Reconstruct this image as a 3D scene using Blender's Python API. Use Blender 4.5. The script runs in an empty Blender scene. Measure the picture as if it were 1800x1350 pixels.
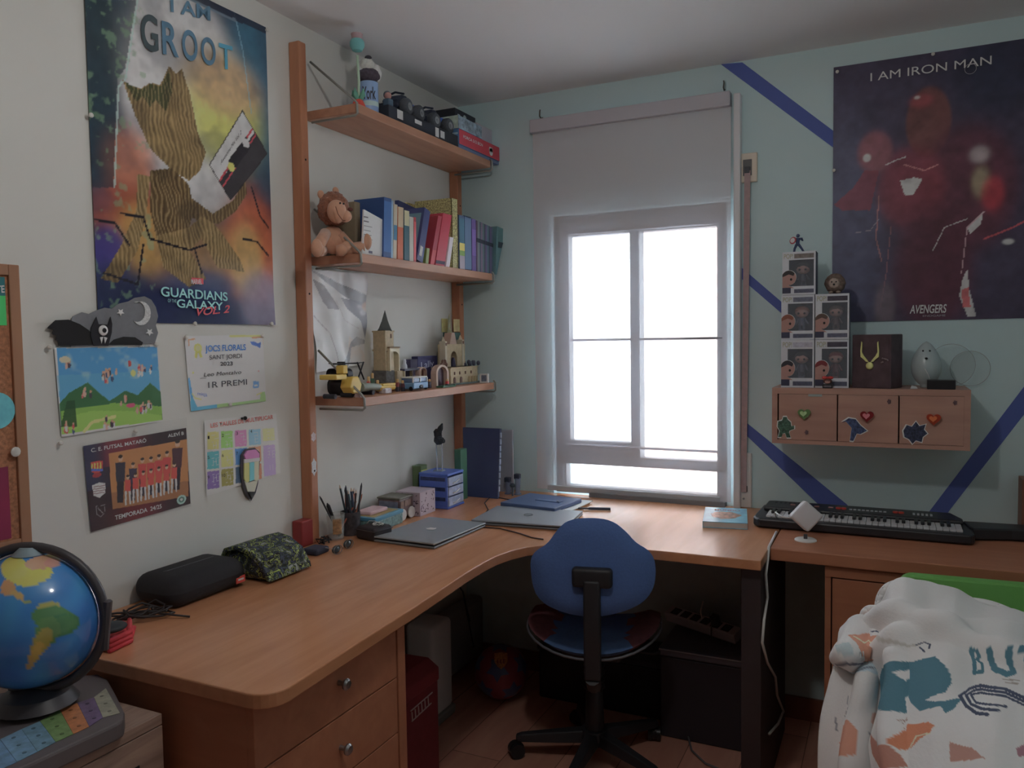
import bpy, bmesh, math, random
import numpy as np
from mathutils import Vector, Matrix
S = bpy.context.scene
COL = S.collection
PI = math.pi
rnd = random.Random(7)

# ------------------------------------------------------------------ camera
CAM = dict(c=(1.7549, -3.1331, 1.4567), yaw=0.4486, pitch=-0.0542, roll=-0.0148, f=1391.38)
_cy, _sy = math.cos(CAM['yaw']), math.sin(CAM['yaw'])
_cp, _sp = math.cos(CAM['pitch']), math.sin(CAM['pitch'])
C0 = Vector(CAM['c'])
FW = Vector((-_sy * _cp, _cy * _cp, _sp))
_r = Vector((_cy, _sy, 0)); _u = _r.cross(FW)
_cr, _sr = math.cos(CAM['roll']), math.sin(CAM['roll'])
RT = _cr * _r + _sr * _u
UP = -_sr * _r + _cr * _u
cam = bpy.data.cameras.new('camera'); camo = bpy.data.objects.new('camera', cam); COL.objects.link(camo)
cam.sensor_width = 36.0; cam.lens = CAM['f'] / 1800 * 36.0
cam.clip_start = 0.02; cam.clip_end = 100
Rm = Matrix((RT, UP, -FW)).transposed().to_4x4()
camo.matrix_world = Matrix.Translation(C0) @ Rm
S.camera = camo

# ------------------------------------------------------------------ colour management, world, lamps
S.view_settings.view_transform = 'Standard'
S.view_settings.look = 'None'
S.view_settings.gamma = 1.0
S.view_settings.use_curve_mapping = False
S.view_settings.exposure = 0.0
W = bpy.data.worlds.new('daylight'); S.world = W; W.use_nodes = True
bg = W.node_tree.nodes['Background']
bg.inputs[0].default_value = (0.86, 0.92, 1.0, 1); bg.inputs[1].default_value = 15.5
LAMP = Vector((1.25, -1.95, 2.2))
ld = bpy.data.lights.new('ceiling_bulb_light', 'POINT'); ld.energy = 9.0; ld.color = (1.0, 0.965, 0.925); ld.shadow_soft_size = 0.045
lo = bpy.data.objects.new('ceiling_bulb_light', ld); COL.objects.link(lo); lo.location = LAMP - Vector((0, 0, 0.02))

def ray(px, py):
    return FW * CAM['f'] + RT * (px - 900) - UP * (py - 675)
def at(ax, v, px, py):
    """the point of the plane x=v, y=v or z=v that lies at this place of the photograph"""
    d = ray(px, py); i = 'xyz'.index(ax); t = (v - C0[i]) / d[i]
    return C0 + d * t
def atp(P, N, px, py):
    d = ray(px, py); N = Vector(N)
    return C0 + d * ((Vector(P) - C0).dot(N) / d.dot(N))

# ------------------------------------------------------------------ materials
def lin(c):
    c = c / 255.0
    return c / 12.92 if c <= 0.04045 else ((c + 0.055) / 1.055) ** 2.4
def alb(rgb, k=0.27):
    v = [lin(c) / k for c in rgb]; g = 0.25*v[0] + 0.65*v[1] + 0.10*v[2]
    return tuple(min(0.88, 0.86*c + 0.14*g) for c in v)      # haze put into all colours: each slightly muted towards grey
_mats = {}
def mat(rgb, rough=0.6, k=0.27, metal=0.0, noise=0.0, scale=20.0, bump=0.0, spec=0.5, alpha=1.0, trans=0.0, coat=0.0, emit=None, sheen=0.0):
    key = (tuple(rgb), rough, k, metal, noise, scale, bump, spec, alpha, trans, coat, emit, sheen)
    if key in _mats: return _mats[key]
    m = bpy.data.materials.new('material'); m.use_nodes = True; nt = m.node_tree; b = nt.nodes['Principled BSDF']
    c = alb(rgb, k)
    b.inputs['Base Color'].default_value = (*c, 1); b.inputs['Roughness'].default_value = rough
    b.inputs['Metallic'].default_value = metal; b.inputs['Specular IOR Level'].default_value = spec
    b.inputs['Alpha'].default_value = alpha; b.inputs['Transmission Weight'].default_value = trans
    b.inputs['Coat Weight'].default_value = coat; b.inputs['Sheen Weight'].default_value = sheen
    if emit:
        b.inputs['Emission Color'].default_value = (*[lin(x) for x in rgb], 1); b.inputs['Emission Strength'].default_value = emit
    tc = nt.nodes.new('ShaderNodeTexCoord'); n = nt.nodes.new('ShaderNodeTexNoise')
    n.inputs['Scale'].default_value = scale; n.inputs['Detail'].default_value = 4
    nt.links.new(tc.outputs['Object'], n.inputs['Vector'])
    if noise:
        r = nt.nodes.new('ShaderNodeValToRGB'); nt.links.new(n.outputs['Fac'], r.inputs['Fac'])
        r.color_ramp.elements[0].position = 0.3; r.color_ramp.elements[1].position = 0.7
        r.color_ramp.elements[0].color = (*[x * (1 - noise) for x in c], 1)
        r.color_ramp.elements[1].color = (*[min(0.9, x * (1 + noise)) for x in c], 1)
        nt.links.new(r.outputs['Color'], b.inputs['Base Color'])
    if bump:
        bp = nt.nodes.new('ShaderNodeBump'); bp.inputs['Strength'].default_value = bump; bp.inputs['Distance'].default_value = 0.004
        nt.links.new(n.outputs['Fac'], bp.inputs['Height']); nt.links.new(bp.outputs['Normal'], b.inputs['Normal'])
    _mats[key] = m
    return m
def wood(c1, c2, axis, k=0.27, rough=0.42, scale=6.0, plank=None, spec=0.5):
    m = bpy.data.materials.new('wood'); m.use_nodes = True; nt = m.node_tree; b = nt.nodes['Principled BSDF']
    b.inputs['Roughness'].default_value = rough; b.inputs['Specular IOR Level'].default_value = spec
    tc = nt.nodes.new('ShaderNodeTexCoord'); mp = nt.nodes.new('ShaderNodeMapping')
    sc = {'x': (0.12, 1, 1), 'y': (1, 0.12, 1), 'z': (1, 1, 0.12)}[axis]
    mp.inputs['Scale'].default_value = [s * scale for s in sc]
    nt.links.new(tc.outputs['Object'], mp.inputs['Vector'])
    n = nt.nodes.new('ShaderNodeTexNoise'); n.inputs['Scale'].default_value = 3; n.inputs['Detail'].default_value = 8; n.inputs['Distortion'].default_value = 0.6
    nt.links.new(mp.outputs[0], n.inputs['Vector'])
    r = nt.nodes.new('ShaderNodeValToRGB'); r.color_ramp.elements[0].position = 0.35; r.color_ramp.elements[1].position = 0.68
    r.color_ramp.elements[0].color = (*alb(c1, k), 1); r.color_ramp.elements[1].color = (*alb(c2, k), 1)
    nt.links.new(n.outputs['Fac'], r.inputs['Fac'])
    out = r.outputs['Color']
    if plank:
        br = nt.nodes.new('ShaderNodeTexBrick'); br.inputs['Scale'].default_value = 1.0
        br.inputs['Brick Width'].default_value = plank[0]; br.inputs['Row Height'].default_value = plank[1]; br.inputs['Mortar Size'].default_value = 0.0015
        br.inputs['Color1'].default_value = (1, 1, 1, 1); br.inputs['Color2'].default_value = (0.78, 0.75, 0.72, 1); br.inputs['Mortar'].default_value = (0.3, 0.25, 0.22, 1)
        mp2 = nt.nodes.new('ShaderNodeMapping'); mp2.inputs['Rotation'].default_value = (0, 0, PI / 2 if axis == 'y' else 0)
        nt.links.new(tc.outputs['Object'], mp2.inputs['Vector']); nt.links.new(mp2.outputs[0], br.inputs['Vector'])
        mx = nt.nodes.new('ShaderNodeMix'); mx.data_type = 'RGBA'; mx.blend_type = 'MULTIPLY'; mx.inputs[0].default_value = 1
        nt.links.new(out, mx.inputs[6]); nt.links.new(br.outputs['Color'], mx.inputs[7]); out = mx.outputs[2]
    nt.links.new(out, b.inputs['Base Color'])
    return m
def paint_mat(rough=0.5, spec=0.5, coat=0.0, bump=0.0):
    key = ('paint', rough, spec, coat, bump)
    if key in _mats: return _mats[key]
    m = bpy.data.materials.new('printed'); m.use_nodes = True; nt = m.node_tree; b = nt.nodes['Principled BSDF']
    a = nt.nodes.new('ShaderNodeVertexColor'); a.layer_name = 'print'
    nt.links.new(a.outputs['Color'], b.inputs['Base Color'])
    b.inputs['Roughness'].default_value = rough; b.inputs['Specular IOR Level'].default_value = spec; b.inputs['Coat Weight'].default_value = coat
    if bump:
        n = nt.nodes.new('ShaderNodeTexNoise'); n.inputs['Scale'].default_value = 60
        bp = nt.nodes.new('ShaderNodeBump'); bp.inputs['Strength'].default_value = bump; bp.inputs['Distance'].default_value = 0.003
        nt.links.new(n.outputs['Fac'], bp.inputs['Height']); nt.links.new(bp.outputs['Normal'], b.inputs['Normal'])
    _mats[key] = m
    return m

# ------------------------------------------------------------------ mesh builder
class MB:
    def __init__(s): s.v = []; s.f = []; s.mi = []; s.cur = 0
    def add(s, vs, fs, M=None):
        o = len(s.v)
        for p in vs:
            p = Vector(p)
            s.v.append(tuple(M @ p) if M is not None else tuple(p))
        for f in fs: s.f.append(tuple(i + o for i in f)); s.mi.append(s.cur)
        return s
    def bm(s, bm, M=None):
        bm.verts.index_update()
        s.add([v.co[:] for v in bm.verts], [[v.index for v in f.verts] for f in bm.faces], M); bm.free(); return s
    def box(s, x0, x1, y0, y1, z0, z1, bev=0.0, M=None, seg=2):
        if bev <= 0:
            v = [(x0,y0,z0),(x1,y0,z0),(x1,y1,z0),(x0,y1,z0),(x0,y0,z1),(x1,y0,z1),(x1,y1,z1),(x0,y1,z1)]
            f = [(0,3,2,1),(4,5,6,7),(0,1,5,4),(1,2,6,5),(2,3,7,6),(3,0,4,7)]
            return s.add(v, f, M)
        b = bmesh.new(); bmesh.ops.create_cube(b, size=1)
        bmesh.ops.scale(b, vec=(x1-x0, y1-y0, z1-z0), verts=b.verts)
        bmesh.ops.translate(b, vec=((x0+x1)/2, (y0+y1)/2, (z0+z1)/2), verts=b.verts)
        bmesh.ops.bevel(b, geom=b.edges[:], offset=bev, segments=seg, affect='EDGES', profile=0.5)
        return s.bm(b, M)
    def prism(s, pts, ax, a, b, M=None):
        """polygon pts (2D) extruded along ax from a to b"""
        n = len(pts)
        def q(p, t):
            return {'x': (t, p[0], p[1]), 'y': (p[0], t, p[1]), 'z': (p[0], p[1], t)}[ax]
        v = [q(p, a) for p in pts] + [q(p, b) for p in pts]
        f = [tuple(range(n)), tuple(range(2*n-1, n-1, -1))] + [(i, i+n, (i+1) % n + n, (i+1) % n) for i in range(n)]
        return s.add(v, f, M)
    def slab(s, pts, n, t):
        """planar 3D polygon thickened by t along n"""
        n = Vector(n).normalized(); m = len(pts)
        v = [Vector(p) for p in pts] + [Vector(p) + n * t for p in pts]
        f = [tuple(range(m)), tuple(range(2*m-1, m-1, -1))] + [(i, i+m, (i+1) % m + m, (i+1) % m) for i in range(m)]
        return s.add(v, f)
    def tube(s, pts, r, n=8, cap=True):
        pts = [Vector(p) for p in pts]; rr = r if isinstance(r, (list, tuple)) else [r] * len(pts)
        rings = []; prev = None
        for i, p in enumerate(pts):
            d = (pts[min(i+1, len(pts)-1)] - pts[max(i-1, 0)])
            if d.length < 1e-9: d = Vector((0,0,1))
            d.normalize()
            if prev is None:
                a = Vector((0,0,1)) if abs(d.z) < 0.9 else Vector((1,0,0))
                u = d.cross(a).normalized()
            else:
                u = (prev - d * prev.dot(d))
                u = u.normalized() if u.length > 1e-6 else d.cross(Vector((0,0,1))).normalized()
            prev = u; w = d.cross(u)
            rings.append([p + (u * math.cos(2*PI*k/n) + w * math.sin(2*PI*k/n)) * rr[i] for k in range(n)])
        v = [q for R in rings for q in R]; f = []
        for i in range(len(rings)-1):
            for k in range(n):
                f.append((i*n+k, i*n+(k+1) % n, (i+1)*n+(k+1) % n, (i+1)*n+k))
        if cap: f.append(tuple(range(n-1, -1, -1))); f.append(tuple((len(rings)-1)*n+k for k in range(n)))
        return s.add(v, f)
    def cyl(s, p0, p1, r, n=20, r1=None): return s.tube([p0, p1], [r, r if r1 is None else r1], n)
    def lathe(s, prof, c=(0,0,0), n=24, M=None):
        c = Vector(c); v = []; f = []
        for (r, z) in prof:
            for k in range(n): v.append((c.x + r*math.cos(2*PI*k/n), c.y + r*math.sin(2*PI*k/n), c.z + z))
        for i in range(len(prof)-1):
            for k in range(n): f.append((i*n+k, i*n+(k+1) % n, (i+1)*n+(k+1) % n, (i+1)*n+k))
        f.append(tuple(range(n-1, -1, -1))); f.append(tuple((len(prof)-1)*n+k for k in range(n)))
        return s.add(v, f, M)
    def ball(s, c, r, n=20, m=12, sc=(1,1,1), M=None, jit=0, seed=0):
        R = random.Random(seed); v = []; f = []
        for i in range(m+1):
            th = PI*i/m
            for k in range(n):
                q = 1 + (R.random()-.5)*jit if 0 < i < m else 1
                v.append((c[0] + r*sc[0]*q*math.sin(th)*math.cos(2*PI*k/n), c[1] + r*sc[1]*q*math.sin(th)*math.sin(2*PI*k/n), c[2] + r*sc[2]*q*math.cos(th)))
        for i in range(m):
            for k in range(n): f.append((i*n+k, (i+1)*n+k, (i+1)*n+(k+1) % n, i*n+(k+1) % n))
        return s.add(v, f, M)

MWD = {}
def mwof(o): return MWD.get(o.name, Matrix.Identity(4)) if o else Matrix.Identity(4)
def tag(o, label=None, cat=None, group=None, kind=None):
    if label: o['label'] = label
    if cat: o['category'] = cat
    if group: o['group'] = group
    if kind: o['kind'] = kind
    return o
def thing(name, label, cat, loc=(0,0,0), rz=0.0, group=None, parent=None):
    o = bpy.data.objects.new(name, None); COL.objects.link(o); o.empty_display_size = 0.05
    o.location = loc; o.rotation_euler = (0, 0, rz)
    MWD[o.name] = Matrix.Translation(Vector(loc)) @ Matrix.Rotation(rz, 4, 'Z')
    return tag(o, label, cat, group)
def link(name, me, parent=None):
    o = bpy.data.objects.new(name, me); COL.objects.link(o)
    if parent is not None: o.parent = parent; MWD[o.name] = mwof(parent)
    return o
def obj(name, mb, mats, parent=None, world=True, smooth=False, sub=0, bevel=0.0, label=None):
    """links what the builder holds as ONE mesh; world=True: builder coordinates are room coordinates"""
    me = bpy.data.meshes.new(name); me.from_pydata(mb.v, [], mb.f); me.update()
    if not isinstance(mats, (list, tuple)): mats = [mats]
    for m in mats: me.materials.append(m)
    if len(mats) > 1:
        for p, i in zip(me.polygons, mb.mi): p.material_index = i
    b = bmesh.new(); b.from_mesh(me); bmesh.ops.recalc_face_normals(b, faces=b.faces); b.to_mesh(me); b.free()
    if parent is not None and world: me.transform(mwof(parent).inverted())
    o = link(name, me, parent)
    if parent is None:
        n = len(mb.v); cx = sum(v[0] for v in mb.v)/n; cyy = sum(v[1] for v in mb.v)/n; z = min(v[2] for v in mb.v)
        me.transform(Matrix.Translation((-cx, -cyy, -z))); o.location = (cx, cyy, z)
        MWD[o.name] = Matrix.Translation((cx, cyy, z))
    if smooth:
        for p in me.polygons: p.use_smooth = True
        if smooth == 'auto':
            a = o.modifiers.new('edges', 'EDGE_SPLIT'); a.split_angle = math.radians(40)
    if bevel:
        m = o.modifiers.new('bevel', 'BEVEL'); m.width = bevel; m.segments = 2; m.limit_method = 'ANGLE'
    if sub:
        m = o.modifiers.new('sub', 'SUBSURF'); m.levels = sub; m.render_levels = sub
    if label: o['label'] = label
    return o
def one(name, label, cat, mb, mats, group=None, **kw):
    return tag(obj(name, mb, mats, None, **kw), label, cat, group)
def struct(name, mb, m, **kw): return tag(obj(name, mb, m, None, **kw), kind='structure')
def text(name, s, A, B, U, m, parent, hgt=None, ext=0.0006, bold=False, shear=0.0):
    """lettering: s spans A..B on its baseline, U = top of the capitals over A"""
    cu = bpy.data.curves.new('t', 'FONT'); cu.body = s; cu.size = 1; cu.extrude = 0.0; cu.shear = shear
    if bold: cu.offset = 0.018
    t = bpy.data.objects.new('t', cu); me = bpy.data.meshes.new_from_object(t)
    bpy.data.objects.remove(t)
    if len(me.vertices) == 0: return None
    xs = [v.co.x for v in me.vertices]; x0, x1 = min(xs), max(xs); H = 0.73
    A, B, U = Vector(A), Vector(B), Vector(U); dx = (B - A) / (x1 - x0); dy = (U - A) / H
    nz = dx.cross(dy).normalized() * 1.0
    for v in me.vertices: v.co = A + dx * (v.co.x - x0) + dy * v.co.y + nz * ext
    me.materials.append(m)
    if parent is not None: me.transform(mwof(parent).inverted())
    return link(name, me, parent)
def wtext(name, s, ax, v, p0, p1, h, m, parent, **kw):
    A = at(ax, v, *p0); B = at(ax, v, *p1); U = at(ax, v, p0[0], p0[1] - h)
    U = A + Vector((0, 0, (U - A).length)) if ax != 'z' else U
    return text(name, s, A, B, U, m, parent, **kw)

# ------------------------------------------------------------------ printed sheets (colour per grid point)
def inpoly(X, Y, pts):
    r = np.zeros(X.shape, bool); n = len(pts); j = n - 1
    for i in range(n):
        xi, yi = pts[i]; xj, yj = pts[j]
        c = ((yi > Y) != (yj > Y)) & (X < (xj - xi) * (Y - yi) / (yj - yi + 1e-12) + xi)
        r ^= c; j = i
    return r
class Canvas:
    def __init__(s, ax, v, q, cell=0.004, base=(255, 255, 255), k=0.27, off=0.0):
        s.ax, s.vv, s.k = ax, v, k
        TL, TR, BR, BL = [at(ax, v, *p) if len(p) == 2 else Vector(p) for p in q]
        s.O, s.U, s.V = BL, BR - BL, TL - BL
        s.w, s.h = s.U.length, s.V.length
        s.c4 = (TL, TR, BR, BL)
        s.nx, s.ny = max(2, int(s.w / cell)), max(2, int(s.h / cell))
        s.X, s.Y = np.meshgrid(np.linspace(0, s.w, s.nx + 1), np.linspace(0, s.h, s.ny + 1))
        s.C = np.zeros(s.X.shape + (3,)); s.C[:] = alb(base, k)
        s.rg = np.random.RandomState(3)
    def uv(s, px, py):
        P = at(s.ax, s.vv, px, py) - s.O
        a, b, c = s.U.dot(s.U), s.U.dot(s.V), s.V.dot(s.V); d, e = P.dot(s.U), P.dot(s.V); D = a*c - b*b
        return ((d*c - e*b)/D * s.w, (a*e - b*d)/D * s.h)
    def pts(s, pts, px):
        return [s.uv(*p) for p in pts] if px else [(p[0]*s.w, p[1]*s.h) for p in pts]
    def mix(s, m, col, raw=False):
        c = np.array(col if raw else alb(col, s.k)); m = np.clip(m, 0, 1)[..., None]; s.C = s.C*(1-m) + c*m
    def poly(s, pts, col, a=1.0, px=True):
        s.mix(inpoly(s.X, s.Y, s.pts(pts, px)) * a, col); return s
    def rect(s, x0, y0, x1, y1, col, a=1.0, px=True): return s.poly([(x0,y0),(x1,y0),(x1,y1),(x0,y1)], col, a, px)
    def ell(s, cx, cy, rx, ry, col, a=1.0, soft=0.0, px=True, rot=0.0):
        if px:
            c = s.uv(cx, cy); ex = s.uv(cx + rx, cy); ey = s.uv(cx, cy - ry)
            rx = math.hypot(ex[0]-c[0], ex[1]-c[1]); ry = math.hypot(ey[0]-c[0], ey[1]-c[1])
        else: c = (cx*s.w, cy*s.h); rx *= s.w; ry *= s.h
        dx, dy = s.X - c[0], s.Y - c[1]; cr, sr = math.cos(rot), math.sin(rot)
        d = np.sqrt(((dx*cr + dy*sr)/rx)**2 + ((-dx*sr + dy*cr)/ry)**2)
        m = (d < 1) if soft <= 0 else 1/(1 + np.exp((d - 1)/max(soft, .01)*4))
        s.mix(m * a, col); return s
    def line(s, pts, wd, col, a=1.0, px=True):
        P = s.pts(pts, px); m = np.zeros(s.X.shape, bool)
        for (x0, y0), (x1, y1) in zip(P[:-1], P[1:]):
            dx, dy = x1-x0, y1-y0; L = dx*dx + dy*dy + 1e-12
            t = np.clip(((s.X-x0)*dx + (s.Y-y0)*dy)/L, 0, 1)
            m |= ((s.X-x0-t*dx)**2 + (s.Y-y0-t*dy)**2) < (wd/2)**2
        s.mix(m * a, col); return s
    def noise(s, amt=0.2, cells=14, seed=1, octv=3):
        n = s.noi(cells, seed, octv); s.C = np.clip(s.C * (1 + (n[..., None]-.5)*2*amt), 0, .9); return s
    def noi(s, cells=10, seed=1, octv=3):
        R = np.random.RandomState(seed); out = np.zeros(s.X.shape); tot = 0
        for o in range(octv):
            c = cells * 2**o; g = R.rand(c + 3, c + 3)
            u = s.X/ max(s.w, s.h) * c; v = s.Y/ max(s.w, s.h) * c
            i = u.astype(int); j = v.astype(int); fu = u-i; fv = v-j; fu = fu*fu*(3-2*fu); fv = fv*fv*(3-2*fv)
            val = g[j, i]*(1-fu)*(1-fv) + g[j, i+1]*fu*(1-fv) + g[j+1, i]*(1-fu)*fv + g[j+1, i+1]*fu*fv
            out += val/2**o; tot += 1/2**o
        return out/tot
    def build(s, name, parent=None, off=0.002, wave=0.0, rough=0.5, coat=0.0, spec=0.5, fn=None, curl=None):
        TL, TR, BR, BL = s.c4; N = {'x': Vector((1,0,0)), 'y': Vector((0,-1,0)), 'z': Vector((0,0,1))}[s.ax]
        me = bpy.data.meshes.new(name); n1, n2 = s.X.shape; vs = []
        for j in range(n1):
            t = j/(n1-1)
            for i in range(n2):
                u = i/(n2-1); p = (BL*(1-u) + BR*u)*(1-t) + (TL*(1-u) + TR*u)*t
                d = off
                if wave: d += wave*(0.5 + 0.5*math.sin(u*9 + 2*t)*math.cos(t*7 + u*3))
                if fn: d += fn(u, t)
                vs.append(p + N*d)
        fs = [(j*n2+i, j*n2+i+1, (j+1)*n2+i+1, (j+1)*n2+i) for j in range(n1-1) for i in range(n2-1)]
        me.from_pydata([tuple(v) for v in vs], [], fs); me.update()
        for p in me.polygons: p.use_smooth = True
        ca = me.color_attributes.new('print', 'FLOAT_COLOR', 'POINT')
        arr = np.ones((n1*n2, 4), dtype=np.float32); arr[:, :3] = s.C.reshape(-1, 3); ca.data.foreach_set('color', arr.ravel())
        me.materials.append(paint_mat(rough, spec, coat))
        if parent is not None: me.transform(mwof(parent).inverted())
        o = link(name, me, parent)
        if parent is None:
            c = (BL + BR)/2; me.transform(Matrix.Translation(-c)); o.location = c; MWD[o.name] = Matrix.Translation(c)
        return o

# ------------------------------------------------------------------ shared materials
M_WHITE = mat((225,225,225), 0.5, 0.9)
WALLW = mat((226,226,220), 0.85, 0.92, noise=0.02, scale=3)
GREEN = mat((188,213,218), 0.85, 0.77, noise=0.02, scale=3)
BLUEP = mat((82,100,172), 0.75, 0.72)
CEILM = mat((240,240,243), 0.9, 1.0)
DESKW = wood((178,118,76), (190,130,88), 'y', 0.72, rough=0.27, scale=8, spec=0.6)
DESKX = wood((170,118,84), (184,132,96), 'x', 0.72, rough=0.36, scale=8)
SHELFW = wood((172,120,92), (186,134,104), 'y', 0.78, rough=0.45, scale=8)
POSTW = wood((166,104,70), (180,120,82), 'z', 0.72, rough=0.45, scale=8)
CABW = wood((170,106,72), (180,116,80), 'x', 0.8, rough=0.5, scale=8)
CABG = wood((158,118,104), (170,130,114), 'x', 0.66, rough=0.5, scale=8)  # wall cabinet wood, greyed so its colour carries the haze of window glare
OAKW = wood((128,104,92), (158,132,116), 'y', 0.6, rough=0.6, scale=14)
FLOORW = wood((156,104,88), (178,122,102), 'y', 0.42, rough=0.38, scale=5, plank=(1.2, 0.19))
BLACK = mat((26,26,30), 0.5, 0.6)
BLACKP = mat((34,34,38), 0.35, 0.7)
STEEL = mat((150,152,155), 0.3, 0.8, metal=0.9)
DGREY = mat((70,72,78), 0.5, 0.7)
WPLAST = mat((225,223,220), 0.45, 0.9)
CREAM = mat((225,218,200), 0.5, 0.9)
CLEAR = mat((235,240,240), 0.05, 1.0, alpha=0.14, spec=0.6)
T = 0.80    # height of the desk top
Z1, Z2, Z3 = 2.222, 1.746, 1.280   # shelf tops

# ================================================================== THE ROOM
RX, RY, RZ = 2.60, -3.90, 2.50
WX0, WX1, WZ0, WZ1 = 0.44, 1.175, 0.80, 1.985      # window opening
struct('floor', MB().box(-0.1, RX+0.1, RY-0.1, 0.1, -0.1, 0), FLOORW)
struct('ceiling', MB().box(-0.1, RX+0.1, RY-0.1, 0.25, RZ, RZ+0.1), CEILM)
struct('wall_left', MB().box(-0.12, 0, RY-0.1, 0.25, 0, RZ), WALLW)
struct('wall_right', MB().box(RX, RX+0.12, RY-0.1, 0.25, 0, RZ), GREEN)
struct('wall_front', MB().box(0, RX, RY-0.12, RY, 0, RZ), mat((110,86,72), 0.6, 0.6))  # wall out of view, coloured dark to cut bounce light
wb = MB(); wb.box(0, WX0, 0, 0.24, 0, RZ); wb.box(WX1, RX, 0, 0.24, 0, RZ); wb.box(WX0, WX1, 0, 0.24, 0, WZ0); wb.box(WX0, WX1, 0, 0.24, WZ1, RZ)
wall_back = struct('wall_back', wb, GREEN)
def stripe(px):
    pts = [at('y', 0, *p) for p in px]
    obj('painted_stripe', MB().slab([(p.x, -0.0004, p.z) for p in pts], (0,-1,0), 0.0012), BLUEP, wall_back)
stripe([(1267,113),(1305,110),(1470,234),(1560,300),(1560,340),(1464,259)])
stripe([(1294,462),(1380,536),(1440,590),(1440,612),(1380,556),(1294,482)])
stripe([(1294,728),(1488,886),(1500,900),(1455,900),(1438,886),(1294,748)])
stripe([(1830,640),(1830,690),(1672,893),(1660,910),(1625,910),(1638,893)])
bb = MB(); bb.box(0.02, RX, -0.014, 0, 0, 0.085)
struct('baseboard_back', bb, mat((120,70,52), 0.5, 0.6))
struct('baseboard_left', MB().box(0, 0.014, RY, -0.02, 0, 0.085), mat((120,70,52), 0.5, 0.6))

# window: grey frame, two sashes, transom, low pane, sliding track on the sill
WM = mat((84,88,96), 0.5, 0.9)  # frame colour darkened to hold down glow at the blind's edges
def slats(mb, x0, x1): pass
win = MB()
y0, y1 = 0.035, 0.085
win.box(WX0, WX0+0.045, y0, y1, WZ0, WZ1); win.box(WX1-0.045, WX1, y0, y1, WZ0, WZ1)
win.box(WX0, WX1, y0, y1, WZ1-0.05, WZ1); win.box(WX0, WX1, y0, y1, 0.925, 0.965); win.box(WX0, WX1, y0, y1, WZ0, WZ0+0.03)
window_1 = struct('window_1', win, WM)
sm = MB()
def wx(px, y=0.02): return at('y', y, px, 600).x
la, lb, ra, rb_ = wx(1000), wx(1110), wx(1126), wx(1260)
ztl, ztr, zbl, zbr = at('y',.02,1050,412).z, at('y',.02,1190,402).z, at('y',.02,1050,776).z, at('y',.02,1190,812).z
sm.box(lb, ra, y0-0.03, y1-0.01, 0.935, WZ1-0.03)
sm.box(WX0+0.03, la, y0-0.01, y1-0.01, 0.935, WZ1-0.03); sm.box(rb_, WX1-0.03, y0-0.01, y1-0.01, 0.935, WZ1-0.03)
sm.box(la, lb, y0-0.01, y1-0.01, 0.935, zbl); sm.box(la, lb, y0-0.01, y1-0.01, ztl, WZ1-0.03)
sm.box(ra, rb_, y0-0.01, y1-0.01, 0.935, zbr); sm.box(ra, rb_, y0-0.01, y1-0.01, ztr, WZ1-0.03)
obj('sash_frame', sm, WM, window_1)
GLASS = mat((235,245,245), 0.0, 1.0, alpha=0.08)
obj('pane', MB().box(WX0+0.05, WX1-0.05, 0.060, 0.064, 1.0, WZ1-0.05), GLASS, window_1)
obj('low_pane', MB().box(WX0+0.05, WX1-0.05, 0.060, 0.064, WZ0+0.03, 0.935), GLASS, window_1)
tr = MB()
for i in range(5): tr.box(0.615, WX1, -0.038+0.014*i, -0.031+0.014*i, WZ0, WZ0+0.018)
tr.box(0.615, WX1, -0.04, 0.03, WZ0, WZ0+0.006)
obj('sliding_track', tr, mat((120,124,130), 0.4, 0.7), window_1)
# the building across the street, behind the right half of the window
fb = MB(); bx0, bx1 = at('y',3,1118,600).x, at('y',3,1182,600).x; fb.box(bx0, bx1, 3.0, 5.0, -1.0, 2.6)
one('building', 'pinkish building outside, dimly seen through the right half of the blind', 'building', fb, mat((240,205,190), 0.8, 0.95))

# roller shutter strap on the wall, right of the blind
sp = thing('shutter_strap', 'greyish pink roller shutter strap running down the wall right of the blind', 'strap', (1.26, 0, 0.82))
b = at('y',0,1298,272); c = at('y',0,1332,320)
obj('guide_plate', MB().box(b.x, c.x, -0.014, 0, c.z, b.z, 0.004), mat((225,210,190), 0.4, 0.85), sp)
gx = (b.x+c.x)/2
g = MB(); g.box(gx-0.016, gx+0.016, -0.017, -0.013, (b.z+c.z)/2-0.03, (b.z+c.z)/2+0.03); obj('strap_slot', g, mat((95,95,95), 0.5, 0.8), sp)
g = MB(); g.box(gx-0.01, gx+0.01, -0.024, -0.016, 2.075, 2.10, 0.002)
for i in range(3): g.box(gx-0.009, gx+0.009, -0.026, -0.022, 2.078+i*0.008, 2.081+i*0.008)
obj('strap_roller', g, DGREY, sp)
s0 = at('y',-0.02,1314,300); s1 = at('y',-0.02,1307,865)
g = MB(); g.slab([(s0.x-0.011,-0.021,s0.z),(s0.x+0.011,-0.021,s0.z),(s1.x+0.011,-0.021,s1.z),(s1.x-0.011,-0.021,s1.z)], (0,-1,0), 0.002)
obj('strap', g, mat((176,150,150), 0.8, 0.75, noise=0.08, scale=60), sp)
b = at('y',0,1296,795); c = at('y',0,1322,885)
obj('winder_plate', MB().box(b.x, c.x, -0.016, 0, 0.80, b.z, 0.004), WPLAST, sp)
g = MB(); g.box(s1.x-0.014, s1.x+0.014, -0.019, -0.015, 0.862, 0.885, 0.001); obj('winder_mouth', g, DGREY, sp)
g = MB(); g.cyl((s1.x,-0.019,0.835),(s1.x,-0.015,0.835),0.004); obj('screw', g, STEEL, sp)

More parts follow.
